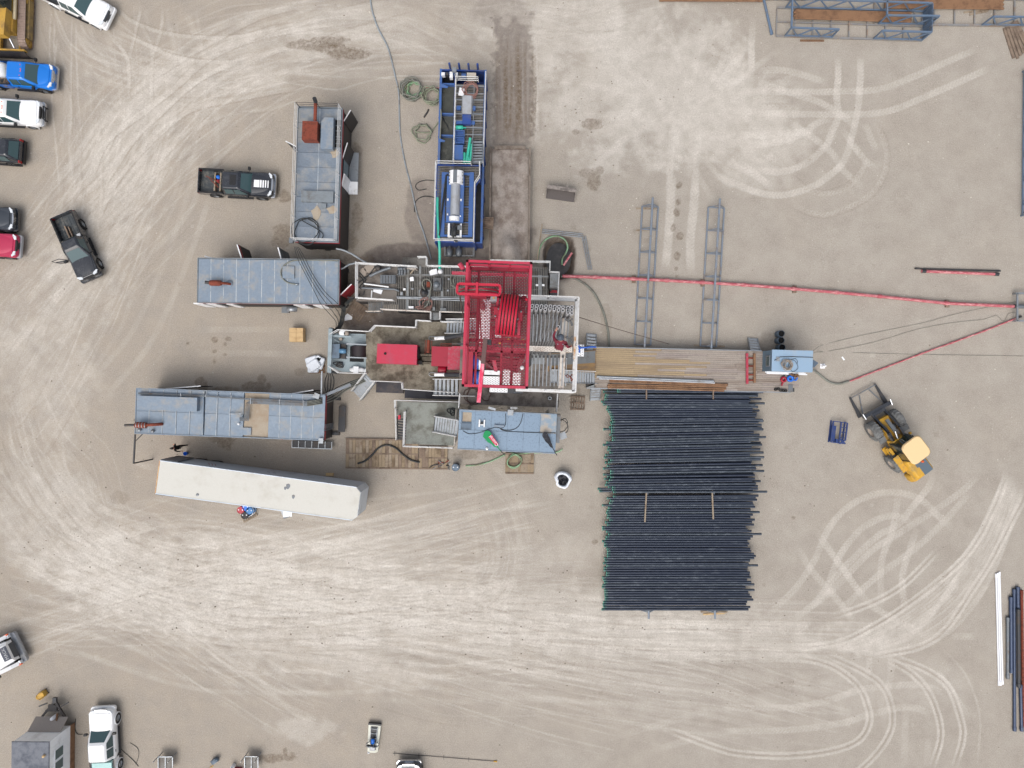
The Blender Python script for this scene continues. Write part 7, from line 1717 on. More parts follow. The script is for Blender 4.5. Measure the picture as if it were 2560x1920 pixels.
for px, py in ((1584, 697), (1756, 706), (1985, 722), (2366, 758)):
    A = t.l(P(px, py)); t.p('support_block', MB().box(A.x - .15, A.y - .35, 0, A.x + .15, A.y + .25, .17), M_('wood_old'))
flowline('kill_line', 'thin red pipe line slanting up to the right edge', 'pipe line', [(2122, 954), (2200, 924), (2304, 884), (2380, 857), (2462, 827), (2550, 792)], .065, 'line_red', .12)
hose('black_hose', 'black chained hose curving from the blue shed to the thin red line', 'hose', [tuple(ZS(*q, z_)) for q, z_ in (((1270, 920), .8), ((1340, 965), .15), ((1430, 1035), .09), ((1520, 1110), .09), ((1620, 1160), .09), ((1750, 1178), .09), ((1860, 1150), .1), ((1930, 1130), .12))], .09, 'hose_grey')
for lab, q in (('uppermost thin cable trailing right from the blue shed', [tuple(ZS(*d, z_)) for d, z_ in (((1272, 575), 2.6), ((1330, 525), 1.2), ((1420, 470), .05), ((1700, 395), .03), ((2212, 275), .03))] + [tuple(ZN(*d, .03)) for d in ((500, 860), (850, 765), (1250, 680), (1600, 610))]),
        ('middle thin cable trailing right from the blue shed', [tuple(ZS(*d, z_)) for d, z_ in (((1290, 592), 1.6), ((1420, 585), .05), ((1600, 565), .03), ((2212, 450), .03))] + [tuple(ZN(*d, .03)) for d in ((100, 1035), (450, 930), (850, 858), (1200, 820), (1340, 775), (1400, 835), (1440, 830), (1480, 755), (1560, 740))]),
        ('lowest thin cable running straight right from the blue shed', [tuple(ZS(*d, z_)) for d, z_ in (((1280, 598), 1.6), ((1420, 590), .05), ((2212, 608), .03))] + [tuple(ZN(*d, .03)) for d in ((300, 1222), (1000, 1235), (1659, 1245))])):
    hose('cable', lab, 'cable', q, .014, 'hose_grey', 'cables behind the shed', .6, 5)
t = T('manifold_frame', 'white and grey steel frame cut off by the right edge where the red lines meet', 'frame', P(2562, 768))
for q in ((1580, 520, 1580, 840), (1560, 522, 1800, 522), (1560, 838, 1800, 838)): t.p('beam', MB().bar(t.l(ZN(q[0], q[1], .5)), t.l(ZN(q[2], q[3], .5)), .13, .12), M_('galv'))
for d in (522, 838): p = t.l(ZN(1580, d, .5)); t.p('leg', MB().bar((p.x, p.y, 0), (p.x, p.y, .5), .1), M_('galv'))
t.p('manifold', MB().tube([t.l(ZN(1560, 672, .4)), t.l(ZN(1720, 675, .4))], .17, 12), M_('steel_grey'))
logp('short_pipe', 'dark grey loose pipe lying just above the loose red pipe', 'pipe', ZN(402, 236, .1), ZN(1388, 264, .1), .06, 'steel_dark'); logp('short_pipe', 'loose faded red pipe lying apart near the right edge', 'pipe', ZN(478, 266, .13), ZN(1368, 302, .13), .12, 'line_red', ends='steel_dark')
for i, q in enumerate(((324, 122, 350, 1132), (341, 115, 368, 1132), (356, 105, 386, 1122))): logp('white_pipe', ['leftmost of three long white pipes at the right edge', 'middle of three long white pipes at the right edge', 'rightmost of three long white pipes at the right edge'][i], 'pipe', ZP(q[0], q[1], .08), ZP(q[2], q[3], .08), .062, 'paper', 'long white pipes')
for i, (q, r_, m_) in enumerate((((430, 515, 430, 1072), .115, 'steel_grey'), ((458, 330, 462, 1018), .135, 'casing'), ((487, 260, 492, 1542), .12, 'casing'), ((520, 240, 522, 436), .135, 'casing'), ((525, 440, 530, 1148), .135, 'steel_dark'), ((545, 1120, 556, 1542), .12, 'casing'), ((556, 270, 572, 1500), .1, 'rust'))):
    logp('big_pipe', ['short dusty grey pipe, leftmost of the dark bundle at the right edge', 'thick dark blue pipe second from left in the right-edge bundle', 'longest dark blue pipe of the right-edge bundle', 'short dark blue pipe at the upper end of the right-edge bundle', 'worn brownish-grey pipe in the right-edge bundle', 'dark blue pipe sticking out at the lower end of the right-edge bundle', 'rust red pipe at the very right edge'][i], 'pipe', ZP(q[0], q[1], .16 + (.2 if i in (4,) else 0)), ZP(q[2], q[3], .16 + (.2 if i in (4,) else 0)), r_, m_, 'dark pipes at the right edge')
# ================================================================ blue pipe tubs at the top
mat('tub_blue', (100, 120, 144), .5, .2, .1, (120, 116, 110), .25, 1.5); mat('tub_base', (140, 140, 140), .6, .3, .12, (150, 122, 96), .3, 1.5)
def truss(t, a, b, z0, z1, n, m='tub_blue', nm='side_truss'):
    a, b = Vector(a), Vector(b); mb = MB().bar((a.x, a.y, z1), (b.x, b.y, z1), .12, .14).bar((a.x, a.y, z0), (b.x, b.y, z0), .1, .1)
    for i in range(n):
        p, q = a.lerp(b, i / n), a.lerp(b, (i + 1) / n); mb.bar((p.x, p.y, z0 if i % 2 else z1), (q.x, q.y, z1 if i % 2 else z0), .09)
    for e_ in (a, b): mb.bar((e_.x, e_.y, 0), (e_.x, e_.y, z1), .11)
    return t.p(nm, mb, M_(m))
def tub(lab, px, py, L, Wd, ang, gaps=True, xl=.0, pipes=None):
    c = P(px, py); t = T('pipe_tub', lab, 'pipe tub', c, ang, 'blue pipe tubs'); hx, hy = L / 2, Wd / 2
    b = t.p('base_frame', MB().bar((-hx, -hy, .12), (hx, -hy, .12), .14, .12).bar((-hx, hy, .12), (hx, hy, .12), .14, .12).bar((-hx, 0, .12), (hx, 0, .12), .1, .1), M_('tub_base'))
    for k in range(9): xx = -hx + L * k / 8; t.p('cross_bar', MB().bar((xx, -hy + .08, .11), (xx, hy - .08, .11), .1, .09), M_('tub_base'), b)
    x0 = -hx + xl
    truss(t, (x0, hy, 0), (hx, hy, 0), .25, 1.5, 10)
    if gaps: truss(t, (x0, -hy, 0), (x0 + L * .32, -hy, 0), .25, 1.5, 4); truss(t, (hx - L * .33, -hy, 0), (hx, -hy, 0), .25, 1.5, 4)
    else: truss(t, (x0, -hy, 0), (hx, -hy, 0), .25, 1.5, 10)
    t.p('end_bar', MB().bar((x0, -hy + .08, 1.5), (x0, hy - .08, 1.5), .12, .14), M_('tub_blue')); e_ = t.p('end_panel', MB().box(hx + .06, -hy, .15, hx + .1, hy, 1.52), M_('tub_blue'))
    for k in range(6): yy = -hy + .15 + k * (Wd - .3) / 5; t.p('panel_rib', MB().box(hx + .0, yy - .03, .2, hx + .058, yy + .03, 1.5), M_('tub_blue'), e_)
    return t
x, y, L_, W_, A_ = fit([(1640 + 722 / 2.404, 20), (1640 + 1598 / 2.404, 30), (1640 + 1588 / 2.404, 250 / 2.404), (1640 + 720 / 2.404, 218 / 2.404)], .1)
tub('blue pipe tub holding rusty pipes, nearest to the middle of the yard', 1640 + 1157 / 2.404, 62, L_, W_ * .98, A_, xl=.7)
for i in range(8): logp('rusty_pipe', ORD[i] + ' rusty pipe from the top inside the near blue tub', 'pipe', ZV(838 - 6 * (i % 3), 60 + 7 * i, .3), ZV(1535 - 5 * (i % 2), 78 + 7.5 * i, .3), .075, 'rust_pipe', 'rusty pipes in the near tub')
tub('blue pipe tub at the top edge with its right end panel showing', 1640 + 1790 / 2.404, 0, 960 / 2.404 / 30.66, 4.2, -.012, xl=.3)
for i in range(7): logp('rusty_pipe', ORD[i] + ' rusty pipe up from the open side of the top right tub', 'pipe', ZV(1375, 46 - 8 * i, .3), ZV(2090 - 6 * (i % 3), 52 - 8 * i, .3), .075, 'rust_pipe', 'rusty pipes in the top right tub')
tub('blue pipe tub of which only a sliver shows at the top edge', 1650 + 430 / 2.404, -36, 880 / 2.404 / 30.66, 2.3, -.01, gaps=False)
for i in range(3): logp('rusty_pipe', ORD[i] + ' rusty pipe up in the sliver of a tub at the top edge', 'pipe', ZV(20 + 90 * i, 3 - 7 * i, .3), ZV(640 - 30 * i, 5 - 7 * i, .3), .075, 'rust_pipe', 'rusty pipes in the far tub')
logp('steel_pole', 'pale blue steel pole lying aslant left of the near blue tub', 'pole', ZV(644, -20, .1), ZV(696, 208, .1), .1, 'tub_blue')
t = T('flat_rung_bar', 'small rusty rung bar lying below the near blue tub', 'bar', ZV(938, 243)); t.p('rail', MB().bar(t.l(ZV(866, 240, .08)), t.l(ZV(1010, 241, .08)), .05).bar(t.l(ZV(866, 247, .08)), t.l(ZV(1010, 248, .08)), .05), M_('rust_pipe'))
for k in range(14): t.p('rung', MB().bar(t.l(ZV(870 + k * 10.4, 239, .09)), t.l(ZV(870 + k * 10.4, 249, .09)), .035), M_('rust_pipe'))
for i, q in enumerate(((2092, 170, 2150, 350), (2108, 160, 2175, 352), (2125, 148, 2192, 335), (2140, 138, 2212, 320), (2150, 132, 2240, 310), (2165, 126, 2250, 290))):
    solow('loose_board', ['outermost left grey board of the fanned pile, top right', 'second grey board from left in the fanned pile, top right', 'third grey board from left in the fanned pile, top right', 'fourth grey board from left in the fanned pile, top right', 'fifth grey board from left in the fanned pile, top right', 'rightmost grey board of the fanned pile, top right'][i], 'board', MB().bar(ZV(q[0], q[1], .05 + .03 * i), ZV(q[2], q[3], .05 + .03 * i), .22, .06), M_('wood_old'), 'boards fanned out at top right')
for i, q in enumerate(((1850, 75, 2000, 58), (1885, 88, 1995, 66))): solow('loose_board', ['upper pale board below the top edge tub', 'lower pale board below the top edge tub'][i], 'board', MB().bar(ZV(q[0], q[1], .04 + .03 * i), ZV(q[2], q[3], .04 + .03 * i), .14, .05), M_('wood'), 'pale boards by the tub')
t = T('side_frame', 'blue steel truss frame standing along the right edge', 'frame', P(2560, 360)); truss(t, t.l(P(2556, 180, 0)), t.l(P(2552, 540, 0)), .2, 1.4, 12); t.p('cross_bar', MB().bar((-.1, -5.6, .1), (1.5, -5.6, .1), .12).bar((0, 5.6, .1), (1.5, 5.6, .1), .12), M_('steel_dark'))
# small blue rack by the loader
t = T('fork_rack', 'small dark blue steel rack on the ground left of the loader', 'rack', Z12(280, 775), -.12); mat('navy', (36, 58, 112), .45, .1, .1, (80, 84, 100), .25, 2)
for q in ((-.55, -.85, -.55, .85), (.1, -.85, .1, .85), (.6, -.6, .6, .85)): t.p('rail', MB().bar((q[0], q[1], .45), (q[2], q[3], .45), .1), M_('navy'))
for yy in (-.85, -.4, .05, .45, .85): t.p('rung', MB().bar((-.55 if yy in (-.85, .85) else .1, yy, .4), (.6, yy, .4), .07), M_('navy'))
t.p('back_plate', MB().box(-.5, -.8, .1, -.2, .5, .34).box(-.18, -.85, .1, .0, -.55, .5), M_('navy')); t.p('hook', MB().bar((.1, -.5, .5), (.6, -.85, .5), .12).bar((.15, -.9, .45), (.62, -.5, .48), .1), M_('navy')); t.p('foot', MB().box(-.6, -.9, 0, -.5, .9, .1).box(.52, -.9, 0, .62, .9, .1), M_('navy'))
# ================================================================ clutter round the rig
c = Z9(2030, 930); t = T('bulk_bag', 'open white bulk bag with black scrap inside, left of the casing', 'bag', c); mat('bag_white', (222, 228, 236), .8, 0, .05, bump=.3, bscale=8)
rg = lambda z, r, ph: [(r * (1 + .12 * math.sin(3 * k + ph) + .06 * math.sin(7 * k + ph)) * math.cos(k), r * (1 + .1 * math.cos(2 * k + ph)) * math.sin(k) * 1.15, z + .08 * math.sin(4 * k + ph)) for k in np.linspace(0, 2 * math.pi, 24, endpoint=False)]
t.p('bag_wall', MB().loft([rg(0, .55, 0), rg(.35, .66, .4), rg(.75, .62, .8), rg(.85, .5, 1), rg(.7, .42, 1.1), rg(.5, .42, 1.1)], True, (True, False)), M_('bag_white')); mb = MB()
for k in range(14): a_ = random.random() * 6.28; r_ = .35 * random.random() ** .5; mb.bar((r_ * math.cos(a_), r_ * math.sin(a_), .5), (r_ * math.cos(a_) + random.uniform(-.2, .2), r_ * math.sin(a_) + random.uniform(-.2, .2), .62 + .12 * random.random()), .09, .06)
t.p('scrap', mb.prism([(.4 * math.cos(k), .45 * math.sin(k)) for k in np.linspace(0, 5.9, 12)], .3, .5), mat('scrap_black', (24, 26, 34), .5, .1, .3))
def matting(lab, x0, y0, x1, y1, nb, seed):
    rr = random.Random(seed); a, b = Z9(x0, y0, .15), Z9(x1, y1, .15); c = (a + b) / 2; t = T('timber_mat', lab, 'timber mat', (c.x, c.y, 0), -.012, 'timber mats'); hx, hy = (b.x - a.x) / 2, (a.y - b.y) / 2
    t.p('edge_beam', MB().box(-hx, hy - .12, 0, hx, hy, .17), M_('wood_old')); t.p('edge_beam', MB().box(-hx, -hy, 0, hx, -hy + .12, .17), M_('wood_old'))
    for rw in (0, 1):
        for k in range(nb):
            u0 = -hx + 2 * hx * k / nb; y_0, y_1 = (-hy + .13, -.06) if rw == 0 else (.06, hy - .13); t.p('plank', MB().box(u0 + .008, y_0, .01, u0 + 2 * hx / nb - .008, y_1, .15 + rr.uniform(-.012, .01)), M_(rr.choice(['mat_wood', 'mat_wood', 'wood_old', 'wood'])))
    t.p('strap', MB().box(-hx + .01, -.055, .02, hx - .01, .055, .16), M_('wood_old')); return t
mat('mat_wood', (146, 130, 108), .9, 0, .16, (98, 82, 66), .4, .9, .2, 20)
matting('large stained timber mat with the black hose, below the landing', 215, 592, 822, 845, 22, 1); matting('narrower timber mat joined to the right of the stained one', 828, 655, 1068, 850, 9, 2); matting('small timber mat under the green hose coil', 1553, 712, 1792, 888, 9, 3)
hose('black_hose', 'black hose arching over the stained timber mat', 'hose', [tuple(Z9(*q, .24)) for q in ((315, 800), (375, 780), (430, 735), (490, 670), (565, 645), (640, 675), (700, 730), (760, 770), (835, 792))], .075, 'hose_black')
hose('green_hose', 'pale green hose running under the doghouse and coiled on the small mat', 'hose', [tuple(Z9(*q, z_)) for q, z_ in (((1220, 820), .08), ((1320, 812), .08), ((1420, 785), .08), ((1500, 750), .08), ((1590, 712), .1), ((1640, 725), .22), ((1682, 770), .22), ((1665, 820), .22), ((1610, 840), .22), ((1570, 800), .22), ((1590, 740), .26), ((1640, 722), .3), ((1690, 760), .3), ((1680, 800), .3), ((1630, 830), .3), ((1575, 815), .3), ((1575, 770), .33), ((1620, 730), .33), ((1690, 718), .2), ((1800, 712), .1), ((1960, 708), .1), ((2010, 695), .3), ((2030, 678), .5))], .055, 'hose_green')
def drum(lab, p, m, r=.29, h=.88, open_=False, grp=None, lidm=None, tilt=0):
    t = T('drum', lab, 'drum', p, 0, grp)
    t.p('shell', MB().lathe([(r * .96, 0), (r, .02), (r, h * .32), (r * 1.04, h * .335), (r, h * .35), (r, h * .65), (r * 1.04, h * .665), (r, h * .68), (r, h), (r * .94, h), (r * .93, h - .05)], (0, 0, 0), 20), M_(m))
    if open_: t.p('contents', MB().lathe([(0, h - .22), (r * .94, h - .2)], (0, 0, 0), 16).bar((-.1, -.05, h - .15), (.12, .08, h - .1), .06), M_('black_void'))
    else:
        t.p('lid', MB().lathe([(0, h - .03), (r * .94, h - .03)], (0, 0, 0), 20), M_(lidm or m))
        for s in (-1, 1): t.p('bung', MB().lathe([(0, .03), (.045, .025), (.05, 0)], (s * r * .55, .04, h - .03), 10), M_('paper'))
    return t
def dtop(f, x, y, h): v = f(x, y, h); return (v.x, v.y, 0)
drum('black plastic drum with two white caps by the timber mat', dtop(Z9, 1135, 835, .88), 'roof_dark', .3)
for lab, q, m in (('red drum on the strapped pallet below the trailer', (1190, 1405), 'rust_red'), ('brighter blue drum tucked closest to the trailer', (1240, 1376), 'bright_blue'), ('duller blue drum on the right of the strapped pallet', (1277, 1412), 'drum_blue'), ('dark grey drum at the front of the strapped pallet', (1230, 1457), 'wall_charcoal')):
    mat('rust_red', (168, 56, 66), .5, 0, .1); mat('drum_blue', (64, 118, 170), .5, 0, .1); d_ = dtop(ZC, q[0], q[1], 1.0); drum(lab, (d_[0], d_[1], .14), m, .285, .88, grp='drums on the pallet')
def pallet(lab, loc, ang, w=1.1, d=1.1, m='wood', slats=7, grp='wooden pallets'):
    t = T('pallet', lab, 'pallet', loc, ang, grp)
    for k in range(3): t.p('runner', MB().box(-w / 2, -d / 2 + k * (d - .1) / 2, 0, w / 2, -d / 2 + .1 + k * (d - .1) / 2, .1), M_(m))
    for k in range(slats): u = -w / 2 + (w - .1) * k / (slats - 1); t.p('slat', MB().box(u, -d / 2, .102, u + .1, d / 2, .125), M_(m))
    return t
p = ZC(1262, 1425); pallet('pallet under the four drums beside the trailer', p, .5, 1.25, 1.25); p = ZC(1262, 1425); t = T('strap_loop', 'white strap round the four drums', 'strap', (P(612, 1277, .9).x, P(612, 1277, .9).y, .14)); c0 = t.l(P(612, 1277, .9)); pr_ = [t.l(ZC(*q, .95)) for q in ((1150, 1405), (1185, 1360), (1285, 1358), (1318, 1405), (1300, 1450), (1230, 1495))]; t.p('band', MB().tube([(v.x, v.y, .7) for v in pr_ + pr_[:1]], .02, 6), M_('paper')); t.p('band', MB().tube([(v.x, v.y, .25) for v in pr_ + pr_[:1]], .015, 6), M_('paper'))
solo('bucket', 'small blue bucket next to the trailer door', 'bucket', MB().lathe([(0, .03), (.12, .03), (.13, 0), (.15, .34), (.16, .36), (.14, .36), (.12, .1), (0, .08)], (0, 0, 0), 16), M_('bright_blue'), ZC(662, 842))
t = T('box_stack', 'tan cardboard cartons stacked two by three on a pallet', 'cartons', ZB(1195, 990)); 
for i in range(2):
    for j in range(3):
        for l_ in range(2): t.p('carton', MB().box(-.55 + i * .56, -.55 + j * .37, .13 + l_ * .36, -.01 + i * .56, -.19 + j * .37, .48 + l_ * .36), M_('tan_box'))
pallet('pallet under the tan cartons', ZB(1195, 990), 0); pallet('pallet under the white sacks', ZB(1385, 1310), .03, 1.2, 1.1, 'rust_pipe')
for i, q in enumerate(((1320, 1255, .5, .38, .3), (1400, 1275, .36, .5, -.3), (1345, 1300, .52, .4, .6), (1335, 1330, .45, .36, 0), (1385, 1235, .3, .25, .9))):
    v = ZB(q[0], q[1], .4); solo('sack', ['upper left white sack on the small pallet', 'right-hand white sack on the small pallet', 'middle white sack lying across the others on the small pallet', 'lowest white sack on the small pallet', 'smallest white sack at the back of the small pallet'][i], 'sack', MB().loft([rring(-q[2], q[2], q[3], z_, .14) if k_ == 0 else [(v_[0] * .82, v_[1] * .82, v_[2]) for v_ in rring(-q[2], q[2], q[3], z_, .14)] for z_, k_ in ((0, 1), (.06, 0), (.16, 0), (.22, 1))]), M_('bag_white'), (v.x, v.y, .13 + .17 * (i == 2)), q[4], 'white sacks on a pallet')
pallet('weathered pallet lying aslant by the mud tank stairs', ZM(170, 1010), -.62, 1.35, 1.25, 'wood_old', 7); pallet('old pallet between the rig floor and the casing', Z9(2158, 292), -.04, 1.15, 1.15, 'wood_old', 6)
v = ZB(1705, 800); solo('white_sheet', 'crumpled white sheet on the ground beside the slanted pallet', 'sheet', MB().add([(-.3, -.3, .02), (.3, -.2, .05), (.35, .2, .03), (0, .35, .06), (-.3, .1, .04), (0, 0, .1)], [(0, 1, 5), (1, 2, 5), (2, 3, 5), (3, 4, 5), (4, 0, 5)]), M_('paper'), v)
for lab, c, r0, tn, m, sd in (('largest grey-green hose coil, left of the blue tank', (222, 262), .78, 5, 'hose_grey', 3), ('pale green hose coil pressed inside the largest coil', (232, 285), .6, 3, 'hose_green', 7), ('grey-green hose coil touching the blue tank', (392, 335), .62, 4, 'hose_g2', 5), ('lowest grey hose coil left of the blue tank', (302, 608), .68, 2.6, 'hose_g2', 9)):
    mat('hose_g2', (132, 138, 118), .7, 0, .1, (104, 104, 90), .3, 2); v = Z4(*c); tl = [Z4(370, 610) - v + Vector((0, 0, .06)), Z4(405, 570) - v + Vector((0, 0, .06)), Z4(438, 525) - v + Vector((0, 0, .08))] if c[1] > 600 else None
    solo('hose_coil', lab, 'hose', coil((0, 0, 0), r0, tn, .055, m, .2, sd, tail=tl), M_(m), v, 0, 'hose coils by the blue tank')
hose('long_hose', 'long thin blue-grey hose winding down from the top edge to the mud tank', 'hose', [tuple(P(*q, .05)) for q in ((924, -20), (930, 25), (945, 70), (970, 120), (988, 190), (997, 235), (1000, 330), (1012, 405), (1028, 468), (1042, 532), (1062, 590), (1078, 648))], .065, 'hose_blue' if mat('hose_blue', (142, 150, 156), .6, 0, .1, (120, 112, 104), .3, 2) else '')
hose('black_hose', 'thin dark hose looping left of the centrifuge platform, upper', 'hose', [tuple(Z4(*q, .06)) for q in ((410, 995), (330, 990), (270, 1010), (250, 1040), (275, 1070), (340, 1060))], .03, 'hose_black'); hose('black_hose', 'thin dark hose curving left of the centrifuge platform, lower', 'hose', [tuple(Z4(*q, .06)) for q in ((400, 1128), (330, 1118), (270, 1140), (245, 1180), (242, 1245))], .035, 'hose_black')
solow('loose_rod', 'thin red rod left of the blue tank', 'rod', MB().bar(Z4(335, 250, .03), Z4(445, 255, .03), .04), M_('line_red')); hose('chain', 'short chain between the grey hose coils', 'chain', [tuple(Z4(*q, .05)) for q in ((355, 425), (345, 450), (330, 470), (320, 490))], .07, 'steel_dark')
# excavator bucket, sump rails and hoses
t = T('digger_bucket', 'empty grey steel loader bucket lying alone on the ground', 'bucket', CT(222, 165), R(-8)); mat('bucket_grey', (150, 142, 136), .6, .2, .12, (104, 98, 94), .4, 2)
t.p('back', MB().quad((-1.15, .35, .1), (1.15, .35, .1), (1.15, .15, .8), (-1.15, .15, .8), .05), M_('bucket_grey')); t.p('floor', MB().quad((-1.15, -.5, .04), (1.15, -.5, .04), (1.15, .36, .06), (-1.15, .36, .06), .05), mat('bucket_in', (96, 90, 88), .7, .1, .15)); t.p('top_lip', MB().box(-1.18, .12, .72, 1.18, .4, .82), M_('bucket_grey'))
for s in (-1, 1): t.p('cheek', MB().add([(s * 1.16, -.5, .04), (s * 1.16, .38, .04), (s * 1.16, .38, .8), (s * 1.2, -.5, .04), (s * 1.2, .38, .04), (s * 1.2, .38, .8)], [(0, 1, 2), (3, 5, 4), (0, 3, 4, 1), (1, 4, 5, 2), (2, 5, 3, 0)]), M_('bucket_grey')); t.p('lug', MB().box(s * .42 - .06, .4, .4, s * .42 + .06, .6, .78), M_('bucket_grey'))
pcv = P(1398, 645); solo('sump_sludge', None, None, MB().prism([(1.0 * math.cos(k) * (1.05 + .05 * math.sin(4 * k)), 1.35 * math.sin(k)) for k in np.linspace(0, 6.0, 20)], -.9, -.55), M_('sludge_dark'), (pcv.x, pcv.y, 0), kind='structure')
hose('green_hose', 'green suction hose arched over the dark sump', 'hose', [tuple(CT(*q, z_)) for q, z_ in (((10, 790), .1), ((18, 720), .1), ((38, 640), .15), ((85, 575), .15), ((175, 540), .15), ((255, 570), .15), ((285, 630), .1), ((272, 690), -.1), ((236, 750), -.3), ((236, 800), -.2))], .07, 'hose_green'); solow('red_stub', 'short faded red pipe stub slanting over the sump', 'pipe', MB().tube([CT(324, 692, .5), CT(248, 805, .35)], .085, 12), M_('line_red'))
solow('yellow_board', 'long thin yellowish board beside the sump', 'board', MB().bar(CT(56, 432, .25), CT(8, 770, .4), .1, .05), M_('wood'))
for lab, a_, b_ in (('galvanised rail section lying across above the sump', (50, 497), (425, 538)), ('galvanised rail section lying right of the sump', (430, 545), (488, 845))):
    t = T('rail_section', lab, 'rail', CT(*a_), 0, 'rails round the sump'); A, B = t.l(CT(*a_, .1)), t.l(CT(*b_, .1)); n_ = Vector((-(B - A).y, (B - A).x, 0)).normalized() * .14
    for k in (-1, 0, 1): t.p('tube', MB().tube([A + n_ * k, B + n_ * k], .035, 8), M_('galv'))
    for k in (.1, .5, .9): t.p('upright', MB().bar(A.lerp(B, k) - n_ * 1.3, A.lerp(B, k) + n_ * 1.3, .06), M_('galv'))
hose('return_hose', 'thick grey hose curving from the wash box down to the catwalk', 'hose', [tuple(CT(*q, .1)) for q in ((225, 905), (320, 915), (420, 960), (510, 1040), (575, 1150), (620, 1270), (648, 1400), (660, 1540))], .085, 'hose_grey'); hose('guy_wire', 'thin guy wire running from the racking board down past the left pipe rack', 'wire', [tuple(P(1444, 792, 22)), tuple(CT(700, 1370, 8)), tuple(CT(1200, 1515, .05))], .02, 'hose_brown')
for i, q in enumerate(((692, 250), (688, 375), (705, 505))): drum(['black open drum farthest from the shed', 'middle black open drum above the shed', 'black open drum touching the shed'][i], dtop(ZS, q[0], q[1], .88), 'roof_dark', .26, .88, True, 'open black drums')
t = T('traffic_cone', 'pale traffic cone with white base right of the shed', 'cone', ZS(1446, 850)); t.p('base', MB().box(-.19, -.19, 0, .19, .19, .04), M_('paper')); t.p('cone', MB().lathe([(.14, .04), (.04, .7), (0, .71)], (0, 0, 0), 16), M_('paper'))
solow('loose_board', 'short pale board on the ground right of the cone', 'board', MB().bar(ZS(1805, 680, .03), ZS(1850, 738, .03), .12, .04), M_('paper'))
t = T('junk_heap', 'heap of scrap brackets and wire beside the black drum and mat', 'scrap', Z9(1030, 815)); rr = random.Random(5)
for k in range(12): a_ = Vector((rr.uniform(-.9, .8), rr.uniform(-.3, .35), .12)); t.p('scrap_piece', MB().bar(a_, a_ + Vector((rr.uniform(-.6, .6), rr.uniform(-.3, .3), rr.uniform(.02, .2))), .07, .05), M_(rr.choice(['steel_dark', 'steel_grey', 'rust'])))
solow('timber_block', 'short timber block showing behind the white trailer', 'timber', MB().bar(ZC(2035, 1050, .12), ZC(2108, 1050, .12), .22, .2), M_('tan_box'))
# ================================================================ cable bundles between the houses
for i in range(4):
    o = (i - 1.5) * 26; hose('power_cable', ['first', 'second', 'third', 'fourth'][i] + ' sagging power cable from left, spanning between the two upper houses', 'cable', [tuple(ZB(1165 + o * .5, 70, 4.0)), tuple(ZB(1215 + o, 190, 3.75)), tuple(ZB(1300 + o, 360, 3.6)), tuple(ZB(1410 + o * 1.4, 540, 3.6)), tuple(ZB(1500 + o * 2.2, 655, 3.5)), tuple(ZB(1580 + o * 2, 760, 1.4)), tuple(ZB(1615 + o, 850, .6)), tuple(ZB(1585 + o * .5, 960, .9))], .024, 'hose_black', 'cables over the house roof', .4)
for i in range(5):
    o = i * 9; hose('power_cable', ['outermost', 'second', 'third', 'fourth', 'innermost'][i] + ' black cable hanging from tank corner to the reel deck', 'cable', [tuple(ZB(1822 - o, 560 + o, 2.4)), tuple(ZB(1740 - o, 625, 1.7)), tuple(ZB(1680 - o, 690, 1.2)), tuple(ZB(1665 - o, 790, .8)), tuple(ZB(1640 - o, 880, .8)), tuple(ZB(1590 - o, 940, 1.3)), tuple(ZB(1545 - o, 985, 1.8))], .04, 'hose_black', 'cables by the reel', .3)
for i in range(8):
    o = i * 7; hose('power_cable', ['topmost', 'second', 'third', 'fourth', 'fifth', 'sixth', 'seventh', 'lowest'][i] + ' cable of the bundle sagging onto the longest house roof', 'cable', [tuple(ZC(1850, 325 + o, 3.3)), tuple(ZC(1960, 308 + o, 3.3)), tuple(ZC(2050, 262 + o * 1.6, 2.6)), tuple(ZC(2140, 195 + o * 2.2, 1.8)), tuple(ZC(2240, 150 + o * 1.4, 1.5)), tuple(ZB(1930, 1395 + o, 1.6)), tuple(ZB(2010, 1370 + o * .4, 2.0))], .032, 'hose_grey' if i % 2 else 'hose_black', 'cables onto the longest house', .35)
for i in range(4): hose('power_cable', ['left', 'second', 'third', 'right'][i] + ' cable drooping from the tail beam towards the longest house', 'cable', [tuple(ZB(1490 + i * 14, 1380, 1.9)), tuple(ZB(1465 + i * 30, 1450, .8)), tuple(ZB(1462 + i * 28, 1530, .4)), tuple(ZB(1480 + i * 12, 1590, .8))], .035, 'hose_black', 'cables below the tail beam', .3)
t = T('cable_boom', 'galvanised cable tray boom with post between rig tail and longest house', 'cable tray', ZB(1425, 1600)); t.p('post_rail', MB().bar(t.l(ZB(1430, 1360, 3.0)), t.l(ZB(1425, 1620, 3.0)), .1), M_('galv')); t.p('tray', MB().bar(t.l(ZB(1425, 1625, 2.8)), t.l(ZB(1725, 1500, 2.2)), .22, .08), M_('galv')); t.p('post', MB().bar((0, 0, 0), (0, 0, 3.0), .09), M_('galv')); a_ = t.l(ZB(1725, 1500, 2.2)); t.p('post', MB().bar((a_.x, a_.y, 0), (a_.x, a_.y, 2.2), .08), M_('galv'))
